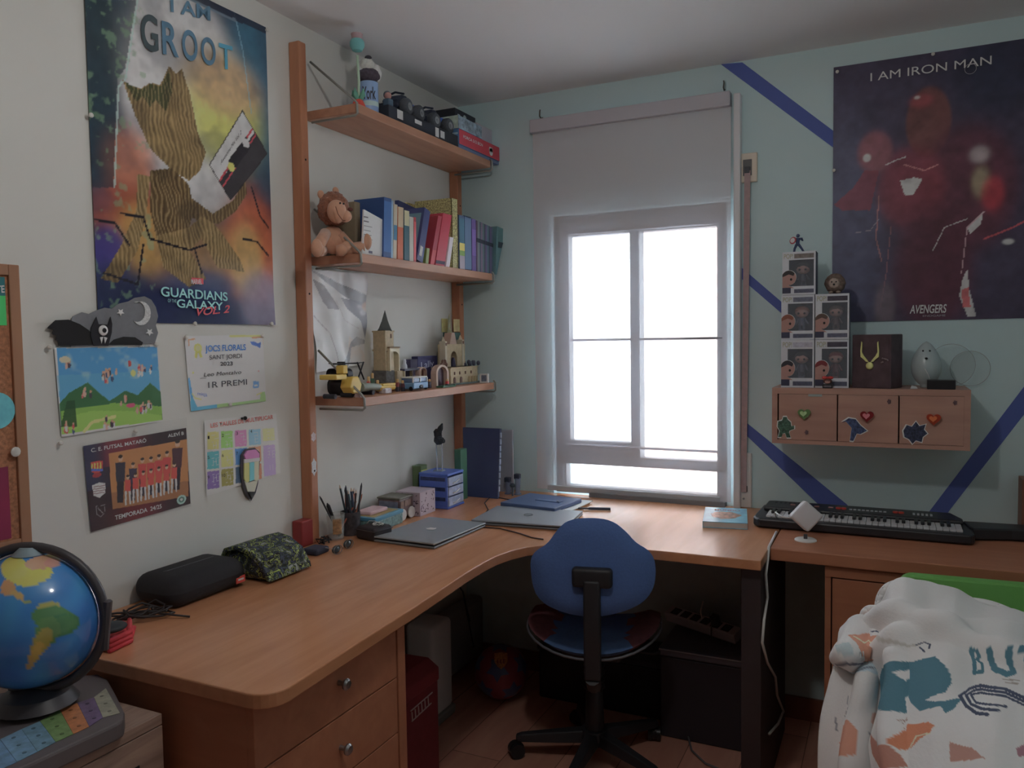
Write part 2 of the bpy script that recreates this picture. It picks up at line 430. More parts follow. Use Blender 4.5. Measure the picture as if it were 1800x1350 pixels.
# the blind
def blind_mat(tr, tl):
    m = bpy.data.materials.new('blind_fabric'); m.use_nodes = True; nt = m.node_tree
    for n in list(nt.nodes): nt.nodes.remove(n)
    out = nt.nodes.new('ShaderNodeOutputMaterial'); d = nt.nodes.new('ShaderNodeBsdfDiffuse'); t = nt.nodes.new('ShaderNodeBsdfTranslucent'); x = nt.nodes.new('ShaderNodeBsdfTransparent')
    d.inputs[0].default_value = (0.86, 0.86, 0.90, 1); t.inputs[0].default_value = (0.86, 0.88, 0.92, 1)
    w = nt.nodes.new('ShaderNodeTexWave'); w.inputs['Scale'].default_value = 400; w.bands_direction = 'Z'
    a = nt.nodes.new('ShaderNodeMixShader'); a.inputs[0].default_value = tl; b = nt.nodes.new('ShaderNodeMixShader'); b.inputs[0].default_value = tr
    nt.links.new(d.outputs[0], a.inputs[1]); nt.links.new(t.outputs[0], a.inputs[2]); nt.links.new(a.outputs[0], b.inputs[1]); nt.links.new(x.outputs[0], b.inputs[2]); nt.links.new(b.outputs[0], out.inputs[0])
    return m
BL0, BL1 = at('y',-.02,940,520).x, at('y',-.02,1285,520).x
BZ0, BZ1 = 0.818, 2.385
bl = thing('window_blind', 'off white fabric blind hanging over the bright window', 'blind', (0.79, -0.02, BZ0))
g = MB(); nx, nz = 24, 60; vs = []
for j in range(nz+1):
    for i in range(nx+1):
        u, v = i/nx, j/nz
        vs.append((BL0+(BL1-BL0)*u, -0.020 + 0.0025*math.sin(u*5+v*8) + 0.0015*math.sin(v*31), BZ0+(BZ1-0.045-BZ0)*v))
g.add(vs, [(j*(nx+1)+i, j*(nx+1)+i+1, (j+1)*(nx+1)+i+1, (j+1)*(nx+1)+i) for j in range(nz) for i in range(nx)])
obj('fabric', g, blind_mat(0.25, 0.010), bl, smooth=True)
BF = mat((205,203,212), 0.8, 0.95)
obj('headrail', MB().box(BL0-0.004, BL1, -0.045, -0.005, BZ1-0.055, BZ1, 0.004), BF, bl)
for z in (1.9005, 1.4565, 1.0125):
    g = MB(); g.cyl((0.520,-0.012,z),(1.160,-0.012,z),0.0055); obj('rod', g, mat((120,120,128), 0.6, 0.8), bl)
obj('bottom_bar', MB().box(BL0+0.05, BL1-0.04, -0.026, -0.016, BZ0-0.004, BZ0+0.018, 0.003), mat((190,195,200),0.6,0.9), bl)
for px in ((951,203),(1273,153)):
    p = at('y',-0.02,*px); g = MB(); g.tube([(p.x,-0.002,p.z-0.005),(p.x,-0.02,p.z-0.012),(p.x,-0.035,p.z-0.006),(p.x+.003,-0.04,p.z+0.01),(p.x,-0.03,p.z+0.02)],0.0028,6); obj('wall_hook', g, mat((80,75,70),0.5,0.7), bl)
struct('trim_1', MB().box(1.207, 1.232, -0.045, 0, 0.80, 2.372, 0.004), mat((225,225,228), 0.4, 0.9))

# pendant lamp that lights the room (above the frame)
lp = thing('pendant_lamp', 'bare bulb pendant lamp hanging from the middle of the ceiling', 'lamp', (LAMP.x, LAMP.y, 2.5))
g = MB(); g.lathe([(0.0,0),(0.05,0),(0.045,-0.02),(0.005,-0.03),(0,-0.03)], (LAMP.x, LAMP.y, 2.5)); obj('canopy', g, WPLAST, lp, smooth='auto')
g = MB(); g.cyl((LAMP.x,LAMP.y,2.48),(LAMP.x,LAMP.y,2.30),0.003); obj('cord', g, WPLAST, lp)
g = MB(); g.cyl((LAMP.x,LAMP.y,2.31),(LAMP.x,LAMP.y,2.25),0.018); obj('socket', g, WPLAST, lp, smooth='auto')

# ================================================================== DESK
def desk_outline():
    pts = [(0.004,-0.004),(1.412,-0.004),(1.412,-0.752)]
    pts += [(1.10,-0.755)]
    # concave corner
    for p in ((0.95,-0.765),(0.84,-0.785),(0.76,-0.82),(0.71,-0.87),(0.683,-0.93),(0.668,-1.0),(0.664,-1.08),(0.668,-1.2),(0.676,-1.30),(0.690,-1.5),(0.703,-1.75),(0.712,-1.90)): pts.append(p)
    for a in range(0, 91, 15):
        r = 0.055; pts.append((0.662 + r*math.cos(math.radians(-a)), -1.983 + r*math.sin(math.radians(-a))))
    pts.append((0.004,-2.038)); return pts
dk = thing('corner_desk', 'L shaped beech desk top with a curved inner corner, under the shelves and window', 'desk', (0.7,-0.7,0))
g = MB(); g.prism(desk_outline(), 'z', T-0.03, T); obj('desk_top', g, DESKW, dk, bevel=0.003)
DARKP = mat((84,56,50), 0.6, 0.45, noise=0.1)
g = MB(); g.box(1.35, 1.408, -0.72, -0.12, 0.0, T-0.03); obj('leg_panel', g, mat((44,36,38), 0.6, 0.5), dk, bevel=0.002)
# drawer pedestal under the near end
pd = thing('drawer_pedestal', 'brown drawer pedestal with silver knobs under the near end of the corner desk', 'drawers', (0.34,-1.76,0))
PY0, PY1, PX = -2.015, -1.495, 0.655
g = MB(); g.box(0.03, PX-0.02, PY0, PY0+0.02, 0, T-0.031); g.box(0.03, PX+0.002, PY1-0.032, PY1, 0, T-0.031); g.box(0.03,0.045,PY0,PY1,0,T-0.031); g.box(0.03,PX-0.03,PY0,PY1,0,0.06)
obj('body', g, CABW, pd, bevel=0.001)
for i, (za, zb) in enumerate(((0.630, T-0.034), (0.490, 0.627), (0.350, 0.487), (0.06, 0.347))):
    g = MB(); g.box(PX-0.02, PX, PY0+0.0, PY1-0.036, za, zb); d = obj('drawer', g, CABW, pd, bevel=0.0015)
    zc = (za+zb)/2 + (0.0 if i else 0.008); yc = -1.757
    g = MB(); M = Matrix.Translation((PX, yc, zc)) @ Matrix.Rotation(PI/2, 4, 'Y')
    g.lathe([(0.0,0),(0.006,0),(0.005,0.012),(0.012,0.018),(0.013,0.023),(0.009,0.028),(0,0.029)], (0,0,0), 16, M); obj('knob', g, STEEL, d, smooth='auto')
# second desk run on the right
d2 = thing('side_counter', 'brown worktop run carrying the black keyboard, right of the corner desk', 'counter', (2.0,-0.3,0))
g = MB(); g.box(1.416, RX-0.005, -0.592, -0.004, T-0.038, T); obj('worktop', g, CABW, d2, bevel=0.003)
g = MB(); g.box(1.575, RX-0.005, -0.575, -0.565, T-0.075, T-0.045); g.box(1.575, RX-0.005, -0.572, -0.56, T-0.045, T-0.038); obj('front_rail', g, CABW, d2)
g = MB(); g.box(1.575, 1.592, -0.57, -0.02, 0, T-0.038); obj('side_panel', g, CABW, d2)
g = MB(); g.box(1.596, 2.3, -0.572, -0.555, 0.02, T-0.08); dr = obj('cabinet_door', g, CABW, d2, bevel=0.002)
# nightstand
ns = thing('nightstand', 'pale grey oak nightstand carrying the globe at the near end of the desk', 'nightstand', (0.24,-2.4,0))
NX, NY, NZ = 0.447, -2.050, 0.725
g = MB(); g.box(0.02, NX, -2.75, NY, NZ-0.022, NZ); obj('top', g, OAKW, ns, bevel=0.0015)
g = MB(); g.box(0.02, NX-0.02, -2.75, NY, 0.0, NZ-0.022); obj('body', g, OAKW, ns)
g = MB(); g.box(NX-0.02, NX, -2.745, NY+0.0, 0.42, NZ-0.024)
obj('drawer_front', g, OAKW, ns, bevel=0.001)
g = MB(); p = at('x',NX+0.001,245,1349); g.box(NX-0.002, NX+0.002, p.y-0.10, p.y, p.z-0.03, p.z+0.004); obj('handle_slot', g, BLACK, ns)

# ================================================================== WALL SHELVES
sh = thing('wall_shelving', 'wooden ladder shelving unit with two uprights and three shelves', 'shelf', (0.1,-0.57,T))
SD, SY0, SY1 = 0.208, -1.029, -0.097
def upright(y0, y1, x1, z0, z1):
    g = MB(); g.box(0.001, x1, y0, y1, z0, z1-0.003, 0.004)
    u = obj('upright', g, POSTW, sh)
    for zz in (1.62, 1.04, 2.05):
        g = MB(); g.cyl((x1-0.001, (y0+y1)/2, zz), (x1+0.0012, (y0+y1)/2, zz), 0.0035, 10); obj('peg_hole', g, mat((40,25,20),0.8,0.6), u)
upright(-1.104, -1.069, 0.0436, T, 2.425)
upright(-0.092, -0.056, 0.0436, T, 2.33)
WIRE = mat((128,130,124), 0.4, 0.6, metal=0.2)
for z in (Z1, Z2, Z3):
    g = MB(); g.box(0.003, SD, SY0, SY1, z-0.029, z, 0.0015, seg=1); obj('shelf', g, SHELFW, sh)
    for ys_, yp in ((SY0-0.004, -1.066), (SY1+0.004, -0.0945)):
        g = MB(); yy = ys_
        g.tube(([(0.03, yy, z+0.155)] if ys_ < -0.5 else []) + [(SD-0.005, yy, z+0.008), (SD+0.004, yy, z-0.002), (SD+0.005, yy, z-0.034), (SD-0.004, yy, z-0.040), (0.03, yy, z-0.040)], 0.0040, 8)
        obj('wire_bracket', g, WIRE, sh, smooth=True)

# ================================================================== WALL CABINET
wc = thing('wall_cabinet', 'wooden wall cabinet with three doors and heart knobs, right of the window', 'cabinet', (1.68,0,1.09))
CX0, CX1, CY, CZ0, CZ1 = 1.376, 1.98, -0.25, 1.086, 1.280
g = MB()
g.box(CX0, CX0+0.018, CY, -0.001, CZ0, CZ1); g.box(CX1-0.018, CX1, CY, -0.001, CZ0, CZ1)
g.box(CX0+.018, CX1-.018, CY, -0.001, CZ1-0.020, CZ1); g.box(CX0+.018, CX1-.018, CY, -0.001, CZ0, CZ0+0.014); g.box(CX0+.018, CX1-.018, -0.012, -0.001, CZ0+.014, CZ1-.020)
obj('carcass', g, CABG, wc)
dxs = [at('y',CY,x,740).x for x in (1368,1472,1580,1696)]
def heart(cx, cz, s):
    pts = []
    for i in range(40):
        t = 2*PI*i/40; pts.append((cx + s*16*math.sin(t)**3/17, cz + s*(13*math.cos(t)-5*math.cos(2*t)-2*math.cos(3*t)-math.cos(4*t))/17))
    return pts
HC = [((100,135,80),(180,215,150)),((130,20,30),(225,130,140)),((170,55,20),(235,120,60))]
HPX = [(1414,727),(1524,731),(1641,736)]
STK = [[(1368,768),(1371,757),(1367,750),(1368,741),(1375,739),(1377,733),(1383,733),(1385,738),(1390,742),(1391,749),(1396,748),(1396,754),(1388,757),(1387,760),(1390,769),(1383,769),(1380,761),(1376,762),(1374,768)],
       [(1480,743),(1492,735),(1504,737),(1512,747),(1524,757),(1512,763),(1506,762),(1500,775),(1494,774),(1497,752),(1487,741)],
       [(1588,757),(1594,747),(1603,750),(1610,741),(1616,749),(1627,746),(1624,755),(1630,762),(1622,768),(1620,777),(1610,774),(1604,780),(1598,772),(1590,768)]]
SLB = ['green and black figure sticker','blue hammer shaped sticker','dark blue burst shaped sticker']
SC = [(60,95,80),(60,75,115),(50,58,85)]
for i in range(3):
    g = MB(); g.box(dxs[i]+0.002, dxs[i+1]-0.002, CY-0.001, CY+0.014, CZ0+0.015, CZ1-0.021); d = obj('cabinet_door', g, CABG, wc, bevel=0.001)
    p = at('y',CY,*HPX[i]); g = MB(); g.prism(heart(p.x, p.z, 0.022), 'y', CY-0.014, CY-0.001); kb = obj('heart_knob', g, mat(HC[i][0], 0.35, 0.75), d, bevel=0.003, label='%s heart shaped knob' % ('green','red','orange')[i])
    g = MB(); g.prism(heart(p.x-0.002, p.z+0.001, 0.012), 'y', CY-0.017, CY-0.013); obj('heart_centre', g, mat(HC[i][1], 0.3, 0.8), kb)
    pts = [at('y',CY,*q) for q in STK[i]]; cx = sum(q.x for q in pts)/len(pts); cz = sum(q.z for q in pts)/len(pts)
    g = MB(); g.slab([(cx+(q.x-cx)*1.12, CY-0.0012, cz+(q.z-cz)*1.12) for q in pts], (0,-1,0), 0.0004); st = obj('sticker', g, mat((225,225,225),0.5,0.85), d, label=SLB[i])
    g = MB(); g.slab([(q.x, CY-0.0018, q.z) for q in pts], (0,-1,0), 0.0004); s2 = obj('sticker_print', g, mat(SC[i], 0.5, 0.7, noise=0.6, scale=160), st)
p = at('y',CY,1433,695); g = MB(); g.box(p.x-0.022, p.x+0.022, CY-0.003, CY, p.z-0.004, p.z+0.004); obj('name_label', g, mat((150,165,165),0.5,0.8), wc)
for px, nm in (((1563,706),'small brown sticker'),((1679,708),'small dark emblem sticker'),((1418,760),'small brown sticker')):
    p = at('y',CY,*px); g = MB(); g.prism([(p.x+0.007*math.cos(a*PI/5)*(1 if a % 2 else .75), p.z+0.009*math.sin(a*PI/5)*(1 if a % 2 else .75)) for a in range(10)], 'y', CY-0.003, CY-0.001); obj('small_sticker', g, mat((95,70,75),0.5,0.7,noise=0.5,scale=200), wc, label=nm)

# ================================================================== ON THE LEFT WALL
def pin(ax, v, px, py, label, col=(215,212,205), r=0.006):
    p = at(ax, v, px, py); g = MB()
    M = Matrix.Translation(p) @ (Matrix.Rotation(PI/2, 4, 'Y') if ax == 'x' else Matrix.Rotation(PI/2, 4, 'X'))
    g.lathe([(0,0),(r*0.5,0),(r*0.5,0.004),(r,0.006),(r,0.008),(r*0.6,0.010),(0,0.010)], (0,0,0), 12, M)
    return one('push_pin', label, 'push pin', g, mat(col, 0.4, 0.85), 'push pins on the walls', smooth='auto')
INK = mat((35,35,40), 0.7, 0.6)

# big film poster, generic artwork in the colours of the photographed one
fp = thing('film_poster', 'tall blue and orange film poster with a brown tree trunk shape, left of the shelves', 'poster', at('x',0,322,573))
PT, PB = 2.432, 1.518; PYL, PYR = -1.822, -1.209
q4 = [(0,PYL,PT),(0,PYR,PT),(0,PYR,PB),(0,PYL,PB)]
c = Canvas('x', 0, q4, 0.0036, (30,36,58), 0.36)
n1, n2, n3 = c.noi(6, 5, 4), c.noi(9, 11, 4), c.noi(40, 21, 3)
c.mix(np.clip((n1-.45)*3, 0, .7), (26,58,74)); c.mix(np.clip((n2-.55)*3, 0, .5), (40,84,104))
c.ell(170,90,40,140,(26,46,42),.8,.6); c.ell(446,150,40,150,(38,88,112),.8,.7)
c.ell(322,140,92,165,(168,164,160),1,.28); c.ell(300,210,70,120,(166,162,158),.9,.3)
c.ell(392,205,60,92,(176,156,62),.95,.55); c.ell(392,150,58,52,(158,124,92),.85,.6); c.ell(226,290,44,66,(152,92,66),.85,.6)
c.ell(352,330,60,50,(168,164,158),.8,.4); c.ell(225,372,70,48,(126,54,40),.85,.6); c.ell(250,420,40,60,(150,120,50),.7,.6); c.ell(442,440,44,100,(152,76,44),.95,.55); c.ell(432,460,26,60,(190,140,80),.7,.6); c.ell(330,440,110,60,(140,104,54),.6,.6)
c.ell(190,450,34,52,(50,44,104),.9,.4); c.ell(200,540,90,62,(24,28,62),.95,.5); c.ell(330,560,170,46,(24,32,64),.95,.4); c.ell(458,530,34,50,(104,96,116),.8,.5); c.ell(350,500,60,26,(28,50,92),.7,.6)
c.mix(np.clip((n2-.5)*2.0, 0, .35), (38,44,62))
c.poly([(148,0),(238,0),(218,120),(204,140),(198,330),(160,330)],(24,42,52),.7); c.mix(np.clip((n3-.62)*6,0,.5)*(c.X < .17), (90,120,90))
c.line([(240,0),(218,140),(206,152),(200,330)],.005,(130,150,145),.8); c.line([(405,0),(425,90),(440,200)],.004,(100,140,155),.7)
c.poly([(240,-40),(470,62),(470,30),(300,-60)],(26,34,52),.9); c.line([(290,-20),(412,36)],.008,(80,96,110),.9); c.line([(330,-25),(412,14)],.006,(30,36,52),.9)
# a plain gnarled driftwood stump with roots
BR1, BR2, BR3 = (112,92,56), (84,66,40), (46,38,28)
MK = np.zeros(c.X.shape, bool)
def wood_(pts, col):
    m = inpoly(c.X, c.Y, c.pts(pts, True)); MK[m] = True; c.mix(m*1.0, col)
wood_([(212,138),(222,150),(245,156),(262,146),(280,150),(296,116),(308,130),(318,122),(332,165),(346,235),(360,268),(350,300),(330,318),(300,300),(262,262),(236,205)], BR1)
wood_([(262,300),(300,296),(330,325),(338,370),(325,420),(275,425),(262,370)], BR2)
wood_([(240,305),(262,310),(255,380),(240,440),(205,498),(175,490),(212,430),(238,370)], BR1)
wood_([(330,345),(372,376),(408,352),(428,318),(432,340),(412,372),(382,394),(336,385)], BR2)
wood_([(272,415),(330,400),(352,380),(376,395),(420,455),(428,478),(380,470),(352,420),(330,440),(360,490),(330,505),(285,470)], BR1)
c.poly([(216,144),(245,158),(262,148),(282,152),(296,122),(302,160),(290,196),(272,176),(262,188),(250,170),(238,180)],(46,56,28),.95)
ST = np.sin(c.X*520 + n1*34 + n3*5 + c.Y*60)*.5 + .5
c.mix(MK*np.clip(ST*1.1-.45,0,.5)*(.3+1.2*n3), BR3); c.mix(MK*np.clip((1-ST)*1.3-.9,0,.35), (150,130,88)); c.mix(MK*np.clip((n2-.5)*3,0,.5), BR3)
for a in ([(160,385),(200,392),(225,430)],[(212,375),(250,382),(262,420),(330,440),(360,430)],[(440,330),(455,380),(470,400)],[(425,420),(450,425),(470,450)],[(250,430),(240,500),(180,480)],[(340,440),(352,480)]):
    c.line(a,.006,(28,26,34))
# tilted plain cassette shaped card
c.poly([(424,195),(468,270),(403,352),(366,290)],(168,165,160)); c.poly([(446,232),(468,270),(403,352),(384,320)],(48,46,50))
c.line([(442,226),(384,318)],.006,(150,50,60)); c.line([(448,236),(390,328)],.005,(150,50,60)); c.poly([(430,240),(440,258),(408,300),(398,283)],(35,33,38)); c.ell(404,294,6,8,(170,150,70)); c.ell(430,252,6,8,(190,190,190))
c.line([(424,195),(468,270),(403,352),(366,290),(424,195)],.003,(40,38,40))
c.noise(.14, 40, 4, 2)
c.build('poster_sheet', fp, 0.003, wave=0.003, rough=0.28, coat=0.15, fn=lambda u, t: 0.008*max(0, .12-t)*max(0, u-.5)*10)
TC = mat((55,85,105), 0.6, 0.3); TP = mat((95,150,170), 0.5, 0.3); TRD = mat((150,50,60), 0.5, 0.3); TW = mat((205,205,205), 0.5, 0.35)
A = at('x',.009,249,84); B = at('x',.009,412,124); U_ = at('x',.009,253,22)
for i_, ch_ in enumerate('GROOT'):
    a_ = A + (B-A)*(i_*.205); text('title_letter', ch_, a_, a_ + (B-A)*.165, a_ + Vector((0,0,(U_-A).length*(1-.06*i_))), (mat((44,56,60),.6,.3), TC, TC, TC, mat((50,110,130),.6,.3))[i_], fp, bold=True)
A = at('x',.009,300,20); B = at('x',.009,370,36); text('small_title_lettering', 'I AM', A, B, A+Vector((0,0,.04)), mat((60,90,110),.6,.3), fp, bold=True)
wtext('film_lettering', 'GUARDIANS', 'x', .010, (283,520), (400,529), 17, TP, fp, bold=True)
wtext('film_lettering', 'OF THE', 'x', .010, (295,531), (310,532), 6, TP, fp)
wtext('film_lettering', 'GALAXY', 'x', .010, (311,540), (392,545), 15, TP, fp, bold=True)
wtext('film_lettering', 'VOL. 2', 'x', .0105, (346,555), (404,549), 14, TRD, fp, bold=True, shear=.3)
g = MB(); a = at('x',.006,335,488); b = at('x',.006,356,500); g.box(.0095,.0100,a.y,b.y,b.z,a.z); obj('studio_tag', g, TRD, fp)
wtext('studio_lettering', 'MARVEL', 'x', .0108, (336,499), (355,500), 9, TW, fp, bold=True)
wtext('card_lettering', 'Awesome Mix Vol. 2', 'x', .0095, (388,290), (424,235), 8, mat((45,45,50),.6,.3), fp)
for px, lb in (((467,53),'white push pin in the top right corner of the blue film poster'),((157,203),'white push pin on the left edge of the blue film poster'),((475,569),'pale push pin in the bottom right corner of the blue film poster'),((340,569),'white push pin under the bottom edge of the blue film poster')):
    pin('x', .012, *px, lb)

# bat cut-out
bt = thing('bat_cutout', 'black felt bat on a grey cloud cut-out with a glitter moon, below the film poster', 'decoration', at('x',0,180,610))
def cut(nm, px, m, off, parent, th=.0015, n=None):
    pts = [at('x',0,*p) for p in px]; g = MB(); g.slab([(off,p.y,p.z) for p in pts], (1,0,0), th); return obj(nm, g, m, parent)
cl = [(128,575),(120,568),(124,556),(140,549),(152,552),(165,546),(180,541),(192,543),(205,534),(222,530),(232,524),(250,521),(262,527),(270,540),(274,556),(270,572),(274,585),(268,604),(120,610)]
cut('cloud', cl, mat((74,76,80),.9,.27,noise=.05,scale=80), .007, bt)
cut('wing', [(80,574),(92,563),(115,562),(135,570),(150,580),(160,590),(165,606),(98,608),(96,600),(92,598),(94,590),(86,588),(88,580),(78,577)], mat((20,20,22),.9,.27), .010, bt)
cut('wing', [(185,606),(195,597),(212,592),(232,593),(246,602),(244,607)], mat((20,20,22),.9,.27), .010, bt)
cut('bat_body', [(158,608),(153,590),(154,576),(160,563),(163,557),(167,570),(184,571),(188,557),(191,570),(190,585),(184,608)], mat((24,24,28),.9,.27), .012, bt)
e = at('x',0,174,581); g = MB(); g.ball((.0155,e.y,e.z), .013, 20, 10, (.25,1,1)); obj('googly_eye', g, mat((205,205,205),.3,.35), bt, smooth=True)
g = MB(); g.ball((.0185,e.y+.001,e.z), .006, 14, 8, (.25,1,1)); obj('pupil', g, BLACK, bt, smooth=True)
cut('fang', [(168,593),(174,592),(171,604)], M_WHITE, .0145, bt); cut('fang', [(175,592),(181,594),(177,604)], M_WHITE, .0145, bt)
mo = []
for i in range(15): a = math.radians(120-i*17); mo.append((243+17*math.cos(a)*-1*-1, 551-21*math.sin(a)))
for i in range(15): a = math.radians(-118+i*16.5); mo.append((236+14*math.cos(a), 548-18*math.sin(a)*1.0))
cut('moon', mo, mat((140,140,146),.4,.27,noise=.35,scale=300), .0095, bt)
def star(cx, cy, r): return [(cx+r*(1 if i % 2 else .45)*math.cos(i*PI/5+.3), cy-r*(1 if i % 2 else .45)*math.sin(i*PI/5+.3)) for i in range(10)]
cut('star', star(207,549,7), mat((135,135,140),.5,.27), .0095, bt); cut('star', star(258,584,7), mat((135,135,140),.5,.27), .0095, bt)

# laminated landscape collage
lc = thing('class_collage', 'laminated landscape picture with blue sky, mountains and small figures, below the bat', 'picture', at('x',0,190,750))
c = Canvas('x', 0, [(93,611),(274,604),(284,740),(106,768)], .0022, (165,165,158), .33)
c.poly([(97,612),(274,608),(283,736),(108,762)],(52,112,158)); c.poly([(98,660),(278,650),(280,700),(104,720)],(66,125,160),.6)
n = c.noi(8,4); c.mix(np.where(c.Y > .12, np.clip((n-.58)*4,0,.5), 0), (120,155,180))
c.poly([(102,710),(120,690),(152,672),(190,705),(218,686),(240,694),(262,672),(283,690),(284,738),(106,762)],(44,84,52)); c.poly([(104,722),(200,708),(283,714),(283,738),(107,763)],(96,134,52))
c.poly([(106,735),(160,722),(230,722),(283,730),(283,738),(107,763)],(112,145,60),.8); c.line([(146,758),(160,742),(200,732)],.008,(165,150,90))
c.poly([(104,750),(116,704),(130,704),(133,750)],(34,62,40),.9)
R = random.Random(5)
for cx, cy, nn, sp in ((192,660,14,13),(115,642,4,6),(252,650,10,12),(150,692,5,8),(250,715,12,14),(118,752,6,9),(216,705,4,8),(190,748,10,20)):
    for i in range(nn):
        x = cx+R.uniform(-sp,sp); y = cy+R.uniform(-sp*.6,sp*.8); s = R.uniform(1.6,2.8)
        cc = R.choice([(60,50,60),(165,120,110),(170,165,165),(150,60,70),(50,60,90)])
        c.ell(x,y,s,s*2.2,cc); c.ell(x,y-s*2.4,s*.8,s*.9,(150,115,95))
c.ell(232,655,5,6,(170,165,80)); c.ell(226,638,3,6,(150,60,60)); c.ell(112,632,10,6,(170,140,120)); c.ell(228,712,8,4,(170,60,90))
c.build('collage_sheet', lc, .004, .0006, .35, .1)
wtext('caption_lettering', 'Curs 22-23', 'x', .0056, (243,612), (263,611), 4, mat((30,60,90),.6,.3), lc)
for px, lb in (((84,610),'white push pin at the top left of the landscape collage'),((104,778),'white push pin below the left corner of the landscape collage'),((272,605),'dark push pin in the top right corner of the landscape collage'),((236,757),'clear push pin between the collage and the team photo')):
    pin('x', .006, *px, lb)

# certificate
ce = thing('certificate', 'white prize certificate with yellow and blue trim, right of the bat', 'certificate', at('x',0,400,710))
c = Canvas('x', 0, [(322,591),(460,588),(467,705),(334,723)], .0018, (172,172,165), .36)
c.rect(400,588,459,592,(190,165,90)); c.poly([(333,698),(337,698),(345,715),(380,711),(380,718),(334,723)],(60,130,180)); c.poly([(380,711),(456,702),(456,690),(464,688),(466,706),(380,718)],(120,150,100)); c.poly([(329,665),(332,664),(338,700),(333,700)],(60,120,180))
c.ell(346,612,7,8,(190,160,70)); c.ell(346,612,4,5,(205,180,100)); c.poly([(341,618),(346,620),(344,630),(340,628)],(190,160,70)); c.poly([(347,620),(351,618),(354,628),(350,629)],(190,160,70))
c.line([(330,607),(330,597),(340,596)],.004,(170,120,90)); c.line([(440,593),(458,592),(460,606)],.004,(170,120,90)); c.line([(460,606),(463,640)],.002,(130,110,150)); c.line([(336,692),(342,700),(352,702)],.004,(190,150,100)); c.line([(450,694),(458,690)],.004,(190,150,100))
c.poly([(436,600),(444,600),(450,603),(455,600),(454,612),(448,608),(440,606)],(60,90,150)); c.rect(443,670,453,682,(80,120,180)); c.rect(445,676,451,679,(170,190,210))
c.line([(350,665),(447,656)],.0008,(90,90,90)); c.ell(338,655,1.5,1.5,(150,160,60)); c.ell(452,652,1.5,1.5,(180,120,120))
c.build('certificate_sheet', ce, .003, .001, .55)
BLUEL = mat((44,100,160),.6,.4); GR = mat((60,62,70),.6,.45)
wtext('certificate_lettering', 'JOCS FLORALS', 'x', .0048, (361,618), (432,615), 11, BLUEL, ce, bold=True)
wtext('certificate_lettering', 'SANT JORDI', 'x', .0048, (368,632), (425,629), 8, GR, ce)
wtext('certificate_lettering', '2023', 'x', .0048, (387,643), (409,642), 7, GR, ce, bold=True)
wtext('handwriting', 'Leo Montalvo', 'x', .0048, (358,662), (424,657), 7, INK, ce, shear=.2)
wtext('certificate_lettering', '1R PREMI', 'x', .0048, (366,682), (434,676), 11, GR, ce)
wtext('certificate_lettering', 'mitjà', 'x', .0048, (347,694), (364,697), 6, mat((80,100,150),.6,.3), ce)
for px, lb in (((325,592),'white push pin in the top left corner of the certificate'),((459,590),'pale push pin in the top right corner of the certificate'),((402,711),'clear push pin below the certificate')): pin('x', .006, *px, lb)

# team photo in a clear sleeve
tp = thing('team_photo', 'dark red futsal team photo sheet with white captions in a clear sleeve', 'photo', at('x',0,240,935))
c = Canvas('x', 0, [(144,784),(325,752),(333,885),(158,935)], .0016, (38,22,30), .33)
c.poly([(144,784),(250,765),(250,905),(158,935)],(95,30,42),.0)
c.mix(np.clip(1.3*np.exp(-((c.X-.10)/.05)**2)*(c.Y > .15), 0, .75), (110,34,44)); c.mix(np.clip(np.exp(-((c.X-.14)/.06)**2)*(c.Y < .045)*1.0, 0, .8), (95,28,34)); c.mix(np.clip(np.exp(-((c.X-.0)/.05)**2)*(c.Y > .1)*1.0, 0, .8), (32,38,66))
c.poly([(188,797),(326,772),(329,872),(196,895)],(142,94,48)); c.poly([(193,866),(328,845),(329,872),(196,895)],(120,78,46),.9)
for i in range(6): c.line([(196+i*24,798-i*4),(198+i*24,862-i*4)],.0008,(140,92,44))
fig = [(209,846,1.25,(40,38,52)),(231,850,1.0,(40,38,60)),(247,842,1.0,(150,46,44)),(262,840,1.0,(150,46,44)),(276,836,1.0,(150,46,44)),(290,832,1.05,(150,46,44)),(308,822,1.3,(60,30,40))]
for x, y, s, cc in fig:
    c.poly([(x-7*s,y-26*s),(x+7*s,y-27*s),(x+6*s,y),(x-6*s,y)], cc); c.poly([(x-5*s,y),(x+5*s,y),(x+4*s,y+30*s),(x-4*s,y+30*s)],(34,30,40)); c.ell(x,y-32*s,3.2*s,4.4*s,(160,120,95)); c.ell(x,y-35*s,3.3*s,2.4*s,(40,30,28))
for i in range(7):
    x = 222+i*13.5; y = 866-i*3.6
    c.poly([(x-5,y-22),(x+5,y-23),(x+5,y-3),(x-5,y-2)],(165,52,46)); c.poly([(x-5,y-3),(x-1.5,y-3),(x-2,y+22),(x-5,y+22)],(180,175,172)); c.poly([(x+1.5,y-3),(x+5,y-3),(x+6,y+20),(x+3,y+20)],(180,175,172)); c.ell(x,y-27,2.8,3.8,(165,124,98)); c.ell(x,y-29.5,2.9,2,(45,32,28))
c.poly([(157,813),(178,809),(178,826),(168,834),(158,829)],(150,50,45)); 
for i in range(4): c.rect(158+i*5,815-i,160.5+i*5,828-i,(180,150,60))
c.rect(158,824,178,828,(50,80,150)); c.ell(168,835,8,4,(130,35,40))
c.poly([(160,853),(172,848),(183,849),(183,866),(173,875),(162,871)],(170,165,165)); 
for i in range(4): c.line([(162,856+i*4),(182,853+i*4)],.0016,(90,40,50))
c.line([(167,890),(182,887),(182,901),(175,908),(168,904),(167,890)],.0012,(120,115,120)); c.line([(170,893),(179,902)],.002,(120,115,120)); c.ell(317,878,8,8,(120,160,140)); c.ell(317,878,5,5,(50,90,80)); c.ell(317,878,2.5,2.5,(160,180,170))
c.build('photo_sheet', tp, .004, .0008, .35, .1)
